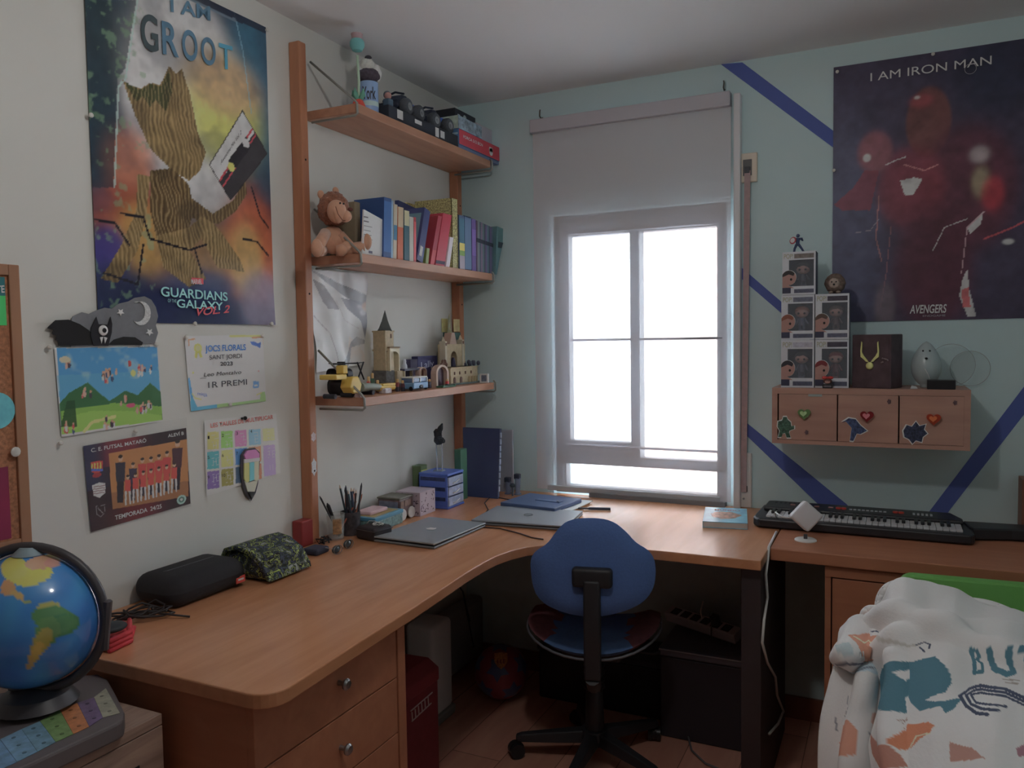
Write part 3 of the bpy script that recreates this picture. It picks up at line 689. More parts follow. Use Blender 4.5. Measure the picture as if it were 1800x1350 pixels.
wtext('photo_lettering', 'C. E. FUTSAL MATARÓ', 'x', .0062, (160,795), (257,777), 7, TW, tp, bold=True)
wtext('photo_lettering', 'ALEVÍ B', 'x', .0062, (295,769), (323,764), 6, TW, tp, bold=True)
wtext('photo_lettering', 'TEMPORADA  24/25', 'x', .0062, (202,914), (284,893), 8, TW, tp, bold=True)
pts = [at('x',.003,*p) for p in ((120,770),(326,733),(334,890),(150,940))]
g = MB(); g.slab([(.0074,p.y,p.z) for p in pts], (1,0,0), .0004); obj('clear_sleeve', g, mat((235,240,240),.08,1.0,alpha=.035), tp)

# times table chart with a pencil cut-out
tt = thing('times_table_chart', 'small chart of coloured multiplication tables pinned beside the shelving upright', 'chart', at('x',0,420,860))
c = Canvas('x', 0, [(357,739),(484,727),(492,831),(361,872)], .0018, (172,170,160), .42)
cols = [[(185,160,95),(120,165,80),(175,110,150),(110,150,185),(180,175,110)],[(70,145,150),(190,180,95),(70,120,170),(190,120,90),(150,130,165)],[(110,90,145),(130,125,60),(70,95,120),(175,110,80),(150,130,165)]]
for r_ in range(3):
    for k in range(5):
        x0 = 363+k*25.0; y0 = 759-k*3.6+r_*(35-k*.6); x1 = x0+21; h = 31-k*.5
        if k == 4 and r_ == 0: h = 24
        if k == 4 and r_ == 1: h = 60
        if k == 4 and r_ == 2: continue
        c.poly([(x0,y0),(x1,y0-3),(x1,y0-3+h),(x0,y0+h)], cols[r_][k])
        for j in range(4): c.line([(x0+8,y0+5+j*6.2),(x1-1,y0+3+j*6.2)],.0009,(205,200,180),.8)
        for j in range(2): c.line([(x0+11+j*5,y0+3),(x0+11+j*5,y0+h-4)],.0007,(205,200,180),.8)
c.build('chart_sheet', tt, .003, .001, .35, .1)
wtext('chart_lettering', 'LES TAULES DE MULTIPLICAR', 'x', .0048, (370,752), (480,736), 8, mat((165,80,75),.6,.3), tt, bold=True)
for r_ in range(3):
    for k in range(4 if r_ < 2 else 2):
        nmb = [['1','2','3','4'],['5','6','7','8'],['9','10']][r_][k]; x0 = 365+k*25; y0 = 772-k*3.6+r_*35
        wtext('table_number', nmb, 'x', .0048, (x0,y0), (x0+(3 if nmb != '10' else 6),y0-.4), 6, INK, tt)
pc = thing('pencil_cutout', 'big padded pencil cut-out with pink eraser, on the multiplication chart', 'decoration', at('x',0,438,878))
def cut2(nm, px, m, off, parent, th=.002, **k):
    pts = [at('x',.006,*p) for p in px]; g = MB(); g.slab([(off,p.y,p.z) for p in pts], (1,0,0), th); return obj(nm, g, m, parent, **k)
cut2('backing', [(422,800),(430,789),(446,787),(455,795),(455,810),(452,850),(448,866),(440,880),(432,872),(425,855),(421,830)], mat((50,48,55),.6,.27), .007, pc, .003)
cut2('eraser', [(426,800),(431,792),(446,790),(452,797),(452,804),(428,807)], mat((150,85,125),.6,.27), .0102, pc, .005)
cut2('ferrule', [(426,807),(453,804),(453,810),(426,814)], mat((160,158,175),.6,.27), .0102, pc, .004)
cut2('stripe', [(426,814),(435,813),(435,846),(430,848),(426,842)], mat((180,165,70),.6,.27), .0102, pc, .004, label='yellow pencil stripe')
cut2('stripe', [(435,813),(443,812),(443,843),(435,846)], mat((70,130,165),.6,.27), .0102, pc, .005, label='blue pencil stripe')
cut2('stripe', [(443,812),(452,810),(451,843),(448,846),(443,843)], mat((180,165,110),.6,.27), .0102, pc, .004, label='pale yellow pencil stripe')
cut2('wood_tip', [(427,845),(435,848),(443,845),(450,845),(444,866),(433,866)], mat((185,160,115),.6,.27), .0102, pc, .003)
cut2('lead_tip', [(432,864),(445,864),(439,876)], mat((30,30,34),.5,.27), .0102, pc, .005)
g = MB(); p = at('x',.01,431,735); g.ball((.010,p.y,p.z), .006, 10, 8); g.box(.005,.012,p.y-.012,p.y+.006,p.z-.003,p.z+.003)
one('push_pin', 'black push pin at the top of the multiplication chart', 'push pin', g, BLACK, 'push pins on the walls')

# cork board at the left edge
cb = thing('cork_board', 'wood framed cork board cut off by the left edge of the picture', 'board', (0,-2.3,1.03))
KY = -2.018; KZ0, KZ1 = 1.012, 1.640
g = MB(); fr = .024
for a in ((-2.6,-2.6+fr,KZ0,KZ1),(KY-fr,KY,KZ0,KZ1),(-2.6+fr,KY-fr,KZ0,KZ0+fr),(-2.6+fr,KY-fr,KZ1-fr,KZ1)): g.box(.001,.016,a[0],a[1],a[2],a[3])
obj('frame', g, wood((150,104,74),(166,118,84),'z',.72,.5), cb, bevel=.002)
g = MB(); g.box(.001,.009,-2.58,KY-fr,KZ0+fr,KZ1-fr); obj('cork', g, mat((120,78,52),.9,.33,noise=.3,scale=120,bump=.3), cb)
g = MB(); b0 = at('x',.01,12,572); g.box(.0095,.0102,-2.3,b0.y,b0.z,KZ1-fr-.004); gs = one('green_sheet', 'bright green sheet pinned at the top of the cork board', 'paper', g, mat((20,170,70),.35,.33))
g = MB(); b1 = at('x',.01,10,520); g.box(.0103,.0106,-2.3,b0.y,b1.z,KZ1-fr-.004); obj('dark_heading', g, mat((20,80,85),.5,.3), gs, world=True)
wtext('sheet_lettering', 'NTE', 'x', .0112, (-16,515), (8,514), 13, mat((170,190,190),.6,.3), gs, bold=True)
g = MB(); p = at('x',.01,-8,722); g.tube([(.010,p.y,p.z),(.014,p.y,p.z)],.040,28); dd = one('blue_disc', 'light blue round paper disc on the cork board', 'disc', g, mat((60,130,165),.7,.3,noise=.1,scale=60))
g = MB(); a = at('x',.01,14,820); g.box(.0095,.0102,-2.3,a.y,KZ0+fr+.004,a.z); one('magenta_sheet', 'dark magenta sheet at the bottom of the cork board', 'paper', g, mat((100,22,52),.5,.33,noise=.15,scale=10))
pin('x', .016, 24, 794, 'large cream push pin on the frame of the cork board', r=.011)

# ================================================================== POSTER ON THE RIGHT WALL
ip = thing('hero_poster', 'dark poster with red and gold armour shapes, above the wall cabinet', 'poster', at('y',0,1640,560))
IX0, IZ1 = 1.553, 2.423; IX1, IZ0 = IX0+.613, IZ1-.915
c = Canvas('y', 0, [(IX0,0,IZ1),(IX1,0,IZ1),(IX1,0,IZ0),(IX0,0,IZ0)], .0036, (34,30,44), .17)
c.ell(1490,420,60,200,(42,44,62),.8,.6); c.ell(1760,120,90,80,(18,22,36),.8,.6)
RD, RD2, GD = (76,28,36), (52,24,34), (100,92,70)
# generic armour plates, no figure drawn
c.ell(1632,215,40,62,(60,34,34),1,.12); c.ell(1620,178,20,12,(84,34,38),.8,.6); c.ell(1612,172,5,3,(150,120,118),.8,.5)
c.ell(1700,330,90,110,RD2,.9,.3); c.ell(1600,330,60,70,RD,.75,.35); c.ell(1640,470,70,110,(46,20,30),.9,.4)
c.poly([(1582,318),(1606,312),(1622,315),(1612,332),(1604,344),(1590,343)],(185,180,185))
c.ell(1538,268,30,36,(78,44,50),.9,.3); c.ell(1524,278,7,7,(165,165,155),.9,.3); c.poly([(1500,330),(1520,300),(1545,300),(1530,370),(1480,370),(1466,360)],RD,.7)
c.ell(1722,272,16,14,(110,102,104),.7,.7); c.ell(1724,320,16,26,(92,86,66),.7,.6); c.ell(1745,340,20,30,(100,26,34),.8,.5)
c.ell(1772,425,10,5,(185,180,185),.9,.4); c.poly([(1700,400),(1728,372),(1724,395),(1705,412)],(165,150,155))
for a, cc, w_ in (([(1545,345),(1540,420),(1550,460)],(95,60,60),.004),([(1566,400),(1558,480),(1548,540)],(80,50,55),.003),([(1640,440),(1660,400),(1700,385)],(130,110,115),.003),([(1500,410),(1530,405),(1545,385)],(85,80,90),.002),([(1590,290),(1625,300),(1648,290)],(150,70,70),.004),([(1690,480),(1700,400),(1730,372)],(110,90,95),.003),([(1730,420),(1780,400),(1800,390)],(110,40,45),.006),([(1558,290),(1575,282),(1592,276)],(170,160,160),.004)): c.line(a, w_, cc, .8)
c.poly([(1692,490),(1700,472),(1704,510),(1716,556),(1700,556),(1686,520)],(120,110,112),.8); c.poly([(1690,510),(1702,505),(1706,540),(1692,540)],(110,32,36),.8)
c.ell(1555,540,18,40,(60,52,58),.8,.5)
c.noise(.3, 30, 8, 3)
c.build('poster_sheet', ip, .003, wave=.002, rough=.45, coat=0.05)
TI = mat((165,160,170),.6,.30); z = .0085
A = at('y',-z,1530,143); B = at('y',-z,1743,112); A = Vector(A); B = Vector(B)
text('title_lettering', 'I AM IRON MAN', A, Vector((B.x,B.y,A.z)), A+Vector((0,0,.030)), TI, ip)
g = MB(); p = at('y',-z,1706,121); g.tube([(p.x+.017*math.cos(a*PI/12), -z-.001, p.z+.017*math.sin(a*PI/12)) for a in range(25)],.0009,6); obj('ring_emblem', g, mat((110,108,116),.6,.3), ip)
A = at('y',-z,1599,551); B = at('y',-z,1664,547); text('film_lettering', 'AVENGERS', A, Vector((B.x,B.y,A.z)), A+Vector((0,0,.030)), TI, ip, bold=True, shear=.2)
A = at('y',-z,1622,557); B = at('y',-z,1662,556); text('film_lettering', 'ENDGAME', A, Vector((B.x,B.y,A.z)), A+Vector((0,0,.007)), mat((110,108,116),.6,.3), ip)
for px, lb in (((1472,127),'white push pin in the top left corner of the dark poster'),((1640,96),'white push pin on the top edge of the dark poster'),((1466,300),'white push pin on the left edge of the dark poster')): pin('y', -.008, *px, lb)

# ================================================================== TOP SHELF
def Y(px, x, z):
    """depth along the left wall at which the line x, z passes this column of the photograph"""
    a, b_ = RY, 0.6
    for _ in range(50):
        m = (a + b_)/2; d = Vector((x, m, z)) - C0; q = 900 + CAM['f']*d.dot(RT)/d.dot(FW)
        if q < px: a = m
        else: b_ = m
    return (a + b_)/2
def XB(px, y, z):
    a, b_ = -0.2, 3.0
    for _ in range(50):
        m = (a + b_)/2; d = Vector((m, y, z)) - C0; q = 900 + CAM['f']*d.dot(RT)/d.dot(FW)
        if q < px: a = m
        else: b_ = m
    return (a + b_)/2
def boxthing(name, label, cat, x0, x1, y0, y1, z0, z1, m, group=None, bev=0.001, faces=None):
    """carton with separate printed faces: faces = {'x': material of the +X face, 'y': of the -Y face}"""
    t = thing(name, label, cat, ((x0+x1)/2, (y0+y1)/2, z0), 0, group)
    g = MB(); g.box(x0, x1, y0, y1, z0, z1, bev, seg=1); obj('carton', g, m, t)
    for k, mm in (faces or {}).items():
        g = MB()
        if k == 'x': g.box(x1, x1+0.0006, y0+bev, y1-bev, z0+bev, z1-bev)
        elif k == 'y': g.box(x0+bev, x1-bev, y0-0.0006, y0, z0+bev, z1-bev)
        else: g.box(x0+bev, x1-bev, y0+bev, y1-bev, z1, z1+0.0006)
        obj({'x':'front_print','y':'side_print','z':'lid'}[k], g, mm, t)
    return t
LWHITE = mat((205,205,205), 0.5, 0.8)
def patch(name, parent, x, ya, yb, za, zb, m, t=0.0008):
    g = MB(); g.box(x, x+t, ya, yb, za, zb); return obj(name, g, m, parent)

bz = Z1
yA, yB = Y(684,.2,bz), Y(806,.2,bz)
bx = boxthing('shallow_box', 'long flat black box with white labels under the toy cars on the top shelf', 'box', 0.03, 0.200, yA, yB-.002, bz, bz+0.046, mat((34,38,46),.6,.45))
for a, b_, h0, h1 in ((698,708,.012,.042),(729,741,.022,.036),(765,771,.006,.040),(774,781,.010,.036)):
    patch('white_label', bx, .201, Y(a,.2,bz), Y(b_,.2,bz), bz+h0, bz+h1, LWHITE)
# mug with a bird plush
my = Y(649,.15,2.28)
mg = thing('mug', 'pale blue cylindrical mug with dark blackletter word at the near end of the top shelf', 'mug', (.15,my,bz))
g = MB(); r = .031; g.lathe([(0,.001),(r*.92,.001),(r,.006),(r,.112),(r*.9,.112),(r*.88,.010),(0,.010)], (.15,my,bz), 28); obj('mug_body', g, mat((120,150,195),.35,.55), mg, smooth='auto')
g = MB(); g.lathe([(r+.0004,.030),(r+.0006,.032),(r+.0006,.044),(r+.0004,.046)], (.15,my,bz), 28); obj('pale_band', g, mat((165,190,215),.4,.6), mg, smooth='auto')
g = MB(); g.tube([(.15-.02,my+r-.004,bz+.095),(.15-.03,my+r+.018,bz+.09),(.15-.03,my+r+.02,bz+.05),(.15-.02,my+r-.004,bz+.035)], .005, 8); obj('handle', g, mat((120,150,195),.35,.55), mg, smooth=True)
dd = (Vector((C0.x,C0.y,0)) - Vector((.15,my,0))).normalized(); rt = Vector((-dd.y, dd.x, 0)) * 1.0
P = Vector((.15,my,bz+.05)) + dd*(r+.002)
text('mug_lettering', 'York', P - rt*.022, P + rt*.022, P - rt*.022 + Vector((0,0,.042)), mat((40,40,55),.5,.4), mg, bold=True)
pz = bz+.112
pl = thing('bird_plush', 'small white and dark bird plush sitting on top of the blue mug', 'plush toy', (.15,my,pz))
g = MB(); g.ball((.15,my,pz+.022), .040, 20, 12, (1,1,.62), jit=.12, seed=2); obj('body', g, mat((62,56,66),.95,.4,noise=.2,scale=120,bump=.6), pl, smooth=True)
g = MB(); g.ball((.15,my-.006,pz+.055), .026, 18, 12, (1,1,1), jit=.1, seed=3); obj('head', g, mat((185,185,180),.95,.6,noise=.1,scale=120,bump=.6), pl, smooth=True)
g = MB()
for s, dz in ((-1,0),(1,-.006)): g.ball((.15+rt.x*s*.026,my+rt.y*s*.026,pz+.040+dz), .024, 12, 8, (.7,.7,1.2), jit=.2, seed=4+s)
obj('wing_tuft', g, mat((190,190,186),.95,.6,noise=.1,scale=120,bump=.6), pl, smooth=True)
g = MB(); g.ball((.15+dd.x*.018,my+dd.y*.018,pz+.078), .012, 10, 8, (1,1,.6)); obj('dark_cap', g, mat((52,52,60),.9,.4), pl, smooth=True)
ty = Y(629,.15,2.35)
tu = thing('toy_tulip', 'pale green stem with a pink and teal tulip head on the top shelf', 'toy flower', (.15,ty,bz))
g = MB(); g.tube([(.15,ty,bz+.02),(.152,ty+.002,bz+.10),(.15,ty,bz+.185)], .0045, 8); obj('stem', g, mat((165,190,165),.5,.6), tu, smooth=True)
zt = at('x',.15,629,92).z
g = MB(); g.lathe([(0,0),(.016,.004),(.024,.018),(.024,.032),(.019,.040),(0,.040)], (.15,ty,zt), 18); obj('calyx', g, mat((85,150,150),.6,.5), tu, smooth='auto')
g = MB(); g.lathe([(0,.030),(.017,.032),(.018,.050),(.020,.058),(.014,.054),(0,.052)], (.15,ty,zt), 12); obj('petals', g, mat((150,125,130),.6,.5), tu, smooth='auto')
g = MB()
for a in range(4): g.tube([(.15,ty,bz+.03),(.15+.018*math.cos(a*1.6),ty+.018*math.sin(a*1.6),bz+.055),(.15+.022*math.cos(a*1.6),ty+.022*math.sin(a*1.6),bz+.075)], [.007,.009,.001], 6)
obj('leaves', g, mat((80,140,120),.6,.5), tu, smooth=True)
g = MB(); g.lathe([(0,0),(.021,0),(.023,.020),(.014,.040),(0,.042)], (.15,ty,bz), 16); obj('red_base', g, mat((190,60,45),.5,.55), tu, smooth='auto')
# little figure
fy = Y(684,.185,2.26)
fg = thing('toy_figure', 'small dark toy figure with a pinkish face beside the blue mug', 'toy', (.185,fy,bz))
bx2 = bz+.047
fg.location = (.185,fy,bx2); MWD[fg.name] = Matrix.Translation((.185,fy,bx2))
g = MB(); g.box(.170,.196,fy-.016,fy+.012,bx2,bx2+.024,.004); obj('body', g, mat((50,70,85),.6,.4), fg)
g = MB(); g.ball((.185,fy-.006,bx2+.034), .013, 14, 10); obj('head', g, mat((150,110,105),.6,.5), fg, smooth=True)
g = MB(); g.ball((.181,fy-.004,bx2+.038), .0135, 14, 10); obj('hood', g, mat((70,80,90),.7,.4), fg, smooth=True)
# toy cars
def toycar(name, label, yc, xc, z0, L, blue, rz):
    t = thing(name, label, 'toy car', (xc, yc, z0), rz, 'toy cars on the top shelf')
    m1 = mat((30,36,50),.35,.35); tyre = mat((62,66,72),.7,.5,noise=.2,scale=200); rim = mat((120,124,128),.4,.6)
    g = MB(); g.box(-.045,.045,-L/2,L/2,.026,.052,.010); obj('body', g, m1, t, world=False)
    g = MB(); g.prism([(-L*.26,.050),(-L*.16,.085),(L*.10,.088),(L*.24,.050)], 'x', -.034, .034); obj('cab', g, m1, t, world=False, bevel=.006)
    g = MB(); g.box(-.030,.030,-L*.44,-L*.24,.052,.062,.004); g.tube([(-.036,-L*.1,.088),(0,-L*.1,.098),(.036,-L*.1,.088)],.004,6); obj('roll_bar', g, m1, t, world=False)
    g = MB(); g.box(.035,.047,L*.18,L*.36,.040,.062,.003); obj('blue_flash', g, mat((50,90,165),.35,.45), t, world=False)
    for sx in (-1, 1):
        for sy in (-1, 1):
            g = MB(); x0, x1 = sorted((sx*.046, sx*.076)); yy = sy*L*.34
            M = Matrix.Translation((x0, yy, .030)) @ Matrix.Rotation(PI/2, 4, 'Y')
            g.lathe([(.012,0),(.026,.001),(.030,.006),(.030,.024),(.026,.029),(.012,.030)], (0,0,0), 20, M); w = obj('wheel', g, tyre, t, world=False, smooth='auto')
            g = MB(); M = Matrix.Translation((x1-.004 if sx > 0 else x0-.001, yy, .030)) @ Matrix.Rotation(PI/2, 4, 'Y')
            g.lathe([(0,0),(.013,0),(.014,.005),(.006,.004),(0,.004)], (0,0,0), 16, M); obj('hub', g, rim, w, world=False, smooth='auto')
    return t
zt = bz+.047
toycar('toy_car', 'dark off road toy car nearer to the mug, on the flat black box', Y(702,.12,zt+.03), .112, zt, .135, True, .08)
toycar('toy_car', 'dark off road toy car farther from the mug, beside the red fronted box', Y(756,.12,zt+.03)-.005, .112, zt, .135, True, -.06)
# cartons at the far end of the top shelf
ya = Y(807,.205,2.25); yb = -.006
thin = boxthing('thin_box', 'thin blue grey box at the bottom of the carton pile on the top shelf', 'box', .03,.203, ya, yb-.002, bz, bz+.014, mat((85,100,130),.6,.5))
z0 = bz+.015
rb = boxthing('red_box', 'red fronted box with a white cloud logo and striped blue side on the top shelf', 'box', .03,.205, ya, yb, z0, z0+.060, mat((70,100,140),.6,.5), faces={'x':mat((175,52,66),.55,.5),'y':mat((70,110,150),.6,.5)})
for k in range(2):
    g = MB(); g.box(.04,.20,ya-.0014,ya-.0006,z0+.012+.026*k,z0+.020+.026*k); obj('pale_stripe', g, mat((140,165,180),.6,.5), rb)
cy_ = Y(861,.2,2.25); g = MB()
for dy, dz, rr in ((0,0,.016),(-.008,.010,.010),(.006,.010,.010)): g.cyl((.2058,cy_+dy,z0+.024+dz),(.2066,cy_+dy,z0+.024+dz),rr,16)
obj('cloud_logo', g, LWHITE, rb)
ym = Y(812,.2,2.25); yn2 = Y(846,.2,2.25)
text('box_lettering', 'FORÇA 512 BCN', Vector((.2064,ym,z0+.030)), Vector((.2064,yn2,z0+.030)), Vector((.2064,ym,z0+.042)), mat((205,190,190),.5,.5), rb, bold=True)
zc = z0+.061
bb_ = boxthing('printed_box', 'white and blue printed box on top of the red fronted box', 'box', .02,.203, ya, Y(846,.2,zc), zc, zc+.052, mat((60,80,115),.6,.5), faces={'x':mat((120,140,160),.6,.5,noise=.5,scale=60),'y':mat((150,165,150),.6,.5,noise=.25,scale=40)})
g = MB(); g.box(.05,.06,ya-.0016,ya-.0006,zc+.004,zc+.046); g.box(.12,.165,ya-.0016,ya-.0006,zc+.008,zc+.036); obj('side_picture', g, mat((110,110,90),.6,.5,noise=.3,scale=90), bb_)
zk = zc+.053
kb_ = boxthing('black_box', 'black box with a round white logo standing behind the toy cars near the far wall', 'box', .02,.150, Y(800,.15,zk), Y(836,.15,zk), zk, zk+.052, mat((28,30,38),.6,.45))
yy = Y(817,.15,zk); g = MB(); g.cyl((.1502,yy,zk+.026),(.1510,yy,zk+.026),.014,20); obj('round_logo', g, mat((140,155,150),.5,.6), kb_)
yy = Y(807,.15,zk); patch('white_label', kb_, .1502, yy-.012, yy+.008, zk+.018, zk+.032, mat((150,160,165),.5,.6))
boxthing('grey_box', 'pale grey box at the far end of the top shelf behind the red fronted box', 'box', .03,.170, Y(838,.17,zc), -.004, zc, zc+.078, mat((165,160,170),.6,.6), bev=.002)

# ================================================================== MIDDLE SHELF
bz = Z2
LION = mat((172,126,100),.95,.55,noise=.06,scale=60,bump=.3,sheen=.3); MANE = mat((122,74,52),.95,.5,noise=.3,scale=160,bump=1.0,sheen=.3)
ly = Y(585,.10,bz+.05)
ln = thing('lion_plush', 'tan lion plush with curly brown mane sitting at the near end of the middle shelf', 'plush toy', (.10,ly,bz))
def px3(x, px, py): return at('x', x, px, py)
h = px3(.11,586,368); g = MB(); g.ball(h, .050, 34, 20, (1,1,1.1), jit=.16, seed=3); obj('mane', g, MANE, ln, smooth=True)
f = px3(.15,592,372); g = MB(); g.ball(f, .034, 22, 14, (.85,1,1.1)); g.ball(px3(.165,606,380), .022, 18, 12, (1,1.1,.9)); obj('face', g, LION, ln, smooth=True)
g = MB(); g.ball(px3(.175,616,368), .008, 12, 8, (1,1.2,.8)); obj('nose', g, mat((80,45,40),.5,.45), ln, smooth=True)
for q in ((604,358,.176),(598,357,.178)):
    g = MB(); g.ball(px3(q[2],q[0],q[1]), .0032, 8, 6); obj('eye', g, BLACK, ln, smooth=True)
g = MB(); g.tube([px3(.188,590,363),px3(.190,594,376),px3(.190,602,387),px3(.190,607,388)], .0012, 6); obj('smile', g, mat((90,50,35),.7,.4), ln)
for q in ((564,342),(590,336)):
    g = MB(); e = px3(.09 if q[0] < 570 else .07,*q); g.ball(e, .014, 14, 10, (.6,1,1)); obj('ear', g, LION, ln, smooth=True)
g = MB(); g.ball(px3(.10,585,422), .040, 22, 14, (1,1,1.15)); obj('body', g, LION, ln, smooth=True)
for pts, rr in (([(572,410,.13),(562,428,.15),(556,440,.16)],[.018,.019,.016]),([(597,412,.13),(612,430,.15),(600,440,.165)],[.016,.019,.018])):
    g = MB(); g.tube([px3(x,a,b) for a,b,x in pts], rr, 14); g.ball(px3(pts[-1][2],pts[-1][0],pts[-1][1]), rr[-1]*1.05, 14, 10); obj('arm', g, LION, ln, smooth=True)
for pts, fx in (([(590,440,.12),(612,438,.15),(638,434,.18)],(644,425,.186)),([(566,440,.12),(560,440,.16),(558,440,.185)],(557,436,.190))):
    g = MB(); g.tube([px3(x,a,b) for a,b,x in pts], .019, 14); g.ball(px3(fx[2],fx[0],fx[1]), .024, 18, 12, (.7,.8,1.15)); obj('leg', g, LION, ln, smooth=True)
zf = min(v for v in [bz])
# khaki board, paper sheet and clip behind the lion
kk = [px3(.03,618,356),px3(.03,660,350),px3(.03,668,452),px3(.03,612,450)]
g = MB(); ky = Y(640,.06,bz+.1); a0, a1 = Y(612,.10,bz+.1), Y(664,.10,bz+.1)
g.box(.02,.13,a0,a0+.03,bz,bz+.185,.003); one('khaki_folder', 'khaki cardboard folder standing behind the lion plush', 'folder', g, mat((110,98,78),.8,.45,noise=.08,scale=30))
ps = thing('paper_booklet', 'white booklet with printed lines leaning between the lion and the books', 'booklet', (.15,-.95,bz))
q = [px3(.19,640,368),px3(.19,676,388),px3(.19,671,456),px3(.19,637,451)]; q = [Vector((v.x, v.y, max(v.z, bz+.001))) for v in q]
g = MB(); g.slab([(v.x,v.y,v.z) for v in q], (-1,0,0), .006); obj('pages', g, mat((190,182,178),.7,.5), ps)
for k in range(7):
    w = .030 if k < 2 else .045; zz = q[0].z-.026-.014*k; y0_ = q[3].y+.012
    g = MB(); g.box(.1904,.1908,y0_,y0_+w*(.8+.2*((k*7)%3)/2),zz,zz+(.004 if k < 2 else .0016)); obj('text_line', g, mat((110,105,108),.7,.5), ps)
g = MB(); g.box(.1904,.1908,q[3].y+.035,q[3].y+.055,bz+.008,bz+.016); obj('bar_code', g, mat((90,90,110),.7,.5), ps)
# lying grey laptop like case behind, top edge seen
g = MB(); yy0 = Y(648,.05,bz+.2); g.box(.004,.058,yy0,yy0+.05,bz,bz+.215,.004); one('grey_binder', 'grey binder standing behind the white booklet', 'binder', g, mat((120,112,112),.6,.45))
# books: (left, right column at the foot, height, lean to the right in metres at the top, colours, label)
BK = [
 (674.0,687,.205,.012,(40,70,120),'dark blue book nearest the white booklet'),
 (687.5,690.5,.200,.010,(120,150,175),'thin pale blue book between a dark blue and a cream book'),
 (691,697,.190,.014,(165,155,135),'cream book with a pale spine right of the thin pale blue book'),
 (699,708.5,.185,.010,(176,86,50),'orange footed book with cream top'),
 (711,719.5,.178,.006,(42,84,96),'teal book with a cream upper spine'),
 (720,727,.160,.006,(160,155,145),'cream book between the teal and the thin red book'),
 (727.5,731.5,.162,.006,(160,50,60),'thin red book beside the leaning navy book'),
]
def book(px0, px1, h, lean, col, lab, x1=.196, x0=None, cat='book', nm='book', top=None, grp='books on the middle shelf', z=bz):
    y0_, y1_ = Y(px0, x1, z), Y(px1, x1, z); x0 = x1-.125 if x0 is None else x0
    t = thing(nm, lab, cat, ((x0+x1)/2, (y0_+y1_)/2, z), 0, grp)
    def pr(ya_, yb_, za_, zb_, xa_, xb_):
        f = lambda zz: lean*(zz-z)/h
        g = MB(); v = [(xa_,ya_+f(za_),za_),(xb_,ya_+f(za_),za_),(xb_,yb_+f(za_),za_),(xa_,yb_+f(za_),za_),(xa_,ya_+f(zb_),zb_),(xb_,ya_+f(zb_),zb_),(xb_,yb_+f(zb_),zb_),(xa_,yb_+f(zb_),zb_)]
        g.add(v, [(0,3,2,1),(4,5,6,7),(0,1,5,4),(1,2,6,5),(2,3,7,6),(3,0,4,7)]); return g
    cm = mat(col, .45, .54); th = min(.002, (y1_-y0_)*.2)
    obj('cover', pr(y0_, y1_, z, z+h, x0, x1), cm, t)
    g = pr(y0_+th, y1_-th, z+h*.02, z+h+.0006, x0+.001, x1-.003); obj('pages', g, mat((200,192,178),.8,.5), t)
    if top:
        g = pr(y0_+.0004, y1_-.0004, z+h*top[0], z+h*top[1], x1, x1+.0006); obj('spine_panel', g, mat(top[2],.5,.54), t)
    return t, pr, y0_, y1_
tops = [(.10,.94,(48,92,150)), None, (.35,.62,(60,110,140)), (.62,.998,(170,150,120)), (.70,1.0,(170,165,130)), None, (.05,.9,(190,80,85))]
for bk, tp_ in zip(BK, tops): book(*bk, top=tp_)
# leaning navy book with its teal cover showing
yl0, yl1 = Y(733,.196,bz), Y(752,.196,bz); L_ = Y(781,.196,bz+.19)-Y(742,.196,bz)
nb = thing('book', 'large navy book with a teal picture cover leaning to the right', 'book', (.14,yl0,bz), 0, 'books on the middle shelf')
ang = math.atan2(.058, .185); ca_, sa_ = math.cos(ang), math.sin(ang)
def slant(y0_, w, hh, x0_, x1_, z_=bz, off=0.0):
    g = MB(); b0_ = (y0_ + off*ca_, z_ + 0.0005 + (w)*0 ); v = []
    # foot corner rests on the shelf at its right edge
    P = lambda u, t: (y0_ + u*ca_ + t*sa_, z_ + (w - u)*sa_*0 + t*ca_ - u*sa_ + w*sa_)
    c4_ = [P(off,0),P(w,0),P(w,hh),P(off,hh)]
    for xx in (x0_, x1_): v += [(xx, c[0], c[1]) for c in c4_]
    g.add(v, [(0,1,2,3),(7,6,5,4),(0,4,5,1),(1,5,6,2),(2,6,7,3),(3,7,4,0)]); return g
obj('cover', slant(yl0, .040, .205, .03, .196), mat((44,52,92),.4,.42), nb)
g = slant(yl0-.0006, .001, .186, .05, .185, bz+.010); obj('cover_picture', g, mat((84,118,130),.35,.42,noise=.12,scale=10), nb)
P = lambda u, t: Vector((.1968, yl0 + u*ca_ + t*sa_, bz + t*ca_ - u*sa_ + .04*sa_))
g = MB(); g.slab([P(.008,.02),P(.026,.02),P(.026,.058),P(.008,.058)], (1,0,0), .0006); obj('bar_code', g, LWHITE, nb)
nb2 = thing('book', 'tall navy book with pale title lines standing behind the thinner books', 'book', (.05,yl0-.06,bz), 0, 'books on the middle shelf')
yn0 = Y(697,.06,bz+.2); g = MB(); g.box(.02,.064,yn0,yn0+.012,bz,bz+.235,.001,seg=1)
g = MB(); a0 = Y(700,.06,bz+.22); a1 = Y(741,.06,bz+.22)
g.prism([(a0,bz),(a1,bz),(a1,bz+.232),(a0,bz+.250)], 'x', .045, .062); obj('cover', g, mat((40,50,92),.4,.42), nb2)
for k in range(3):
    g = MB(); zz = bz+.205-.010*k; g.box(.0622,.0628,a0+.012,a1-.004,zz,zz+.0025); obj('title_line', g, mat((120,135,165),.5,.42), nb2)
book(748,753,.06,.012,(110,120,60),'thin olive book squeezed under the leaning navy book')
book(756,763,.190,.066,(150,46,58),'crimson book leaning with the navy one', top=(.0,.3,(170,60,66)))
book(765,781,.205,.066,(168,48,66),'thick bright red book leaning to the right', top=(.04,.10,(60,40,60)))
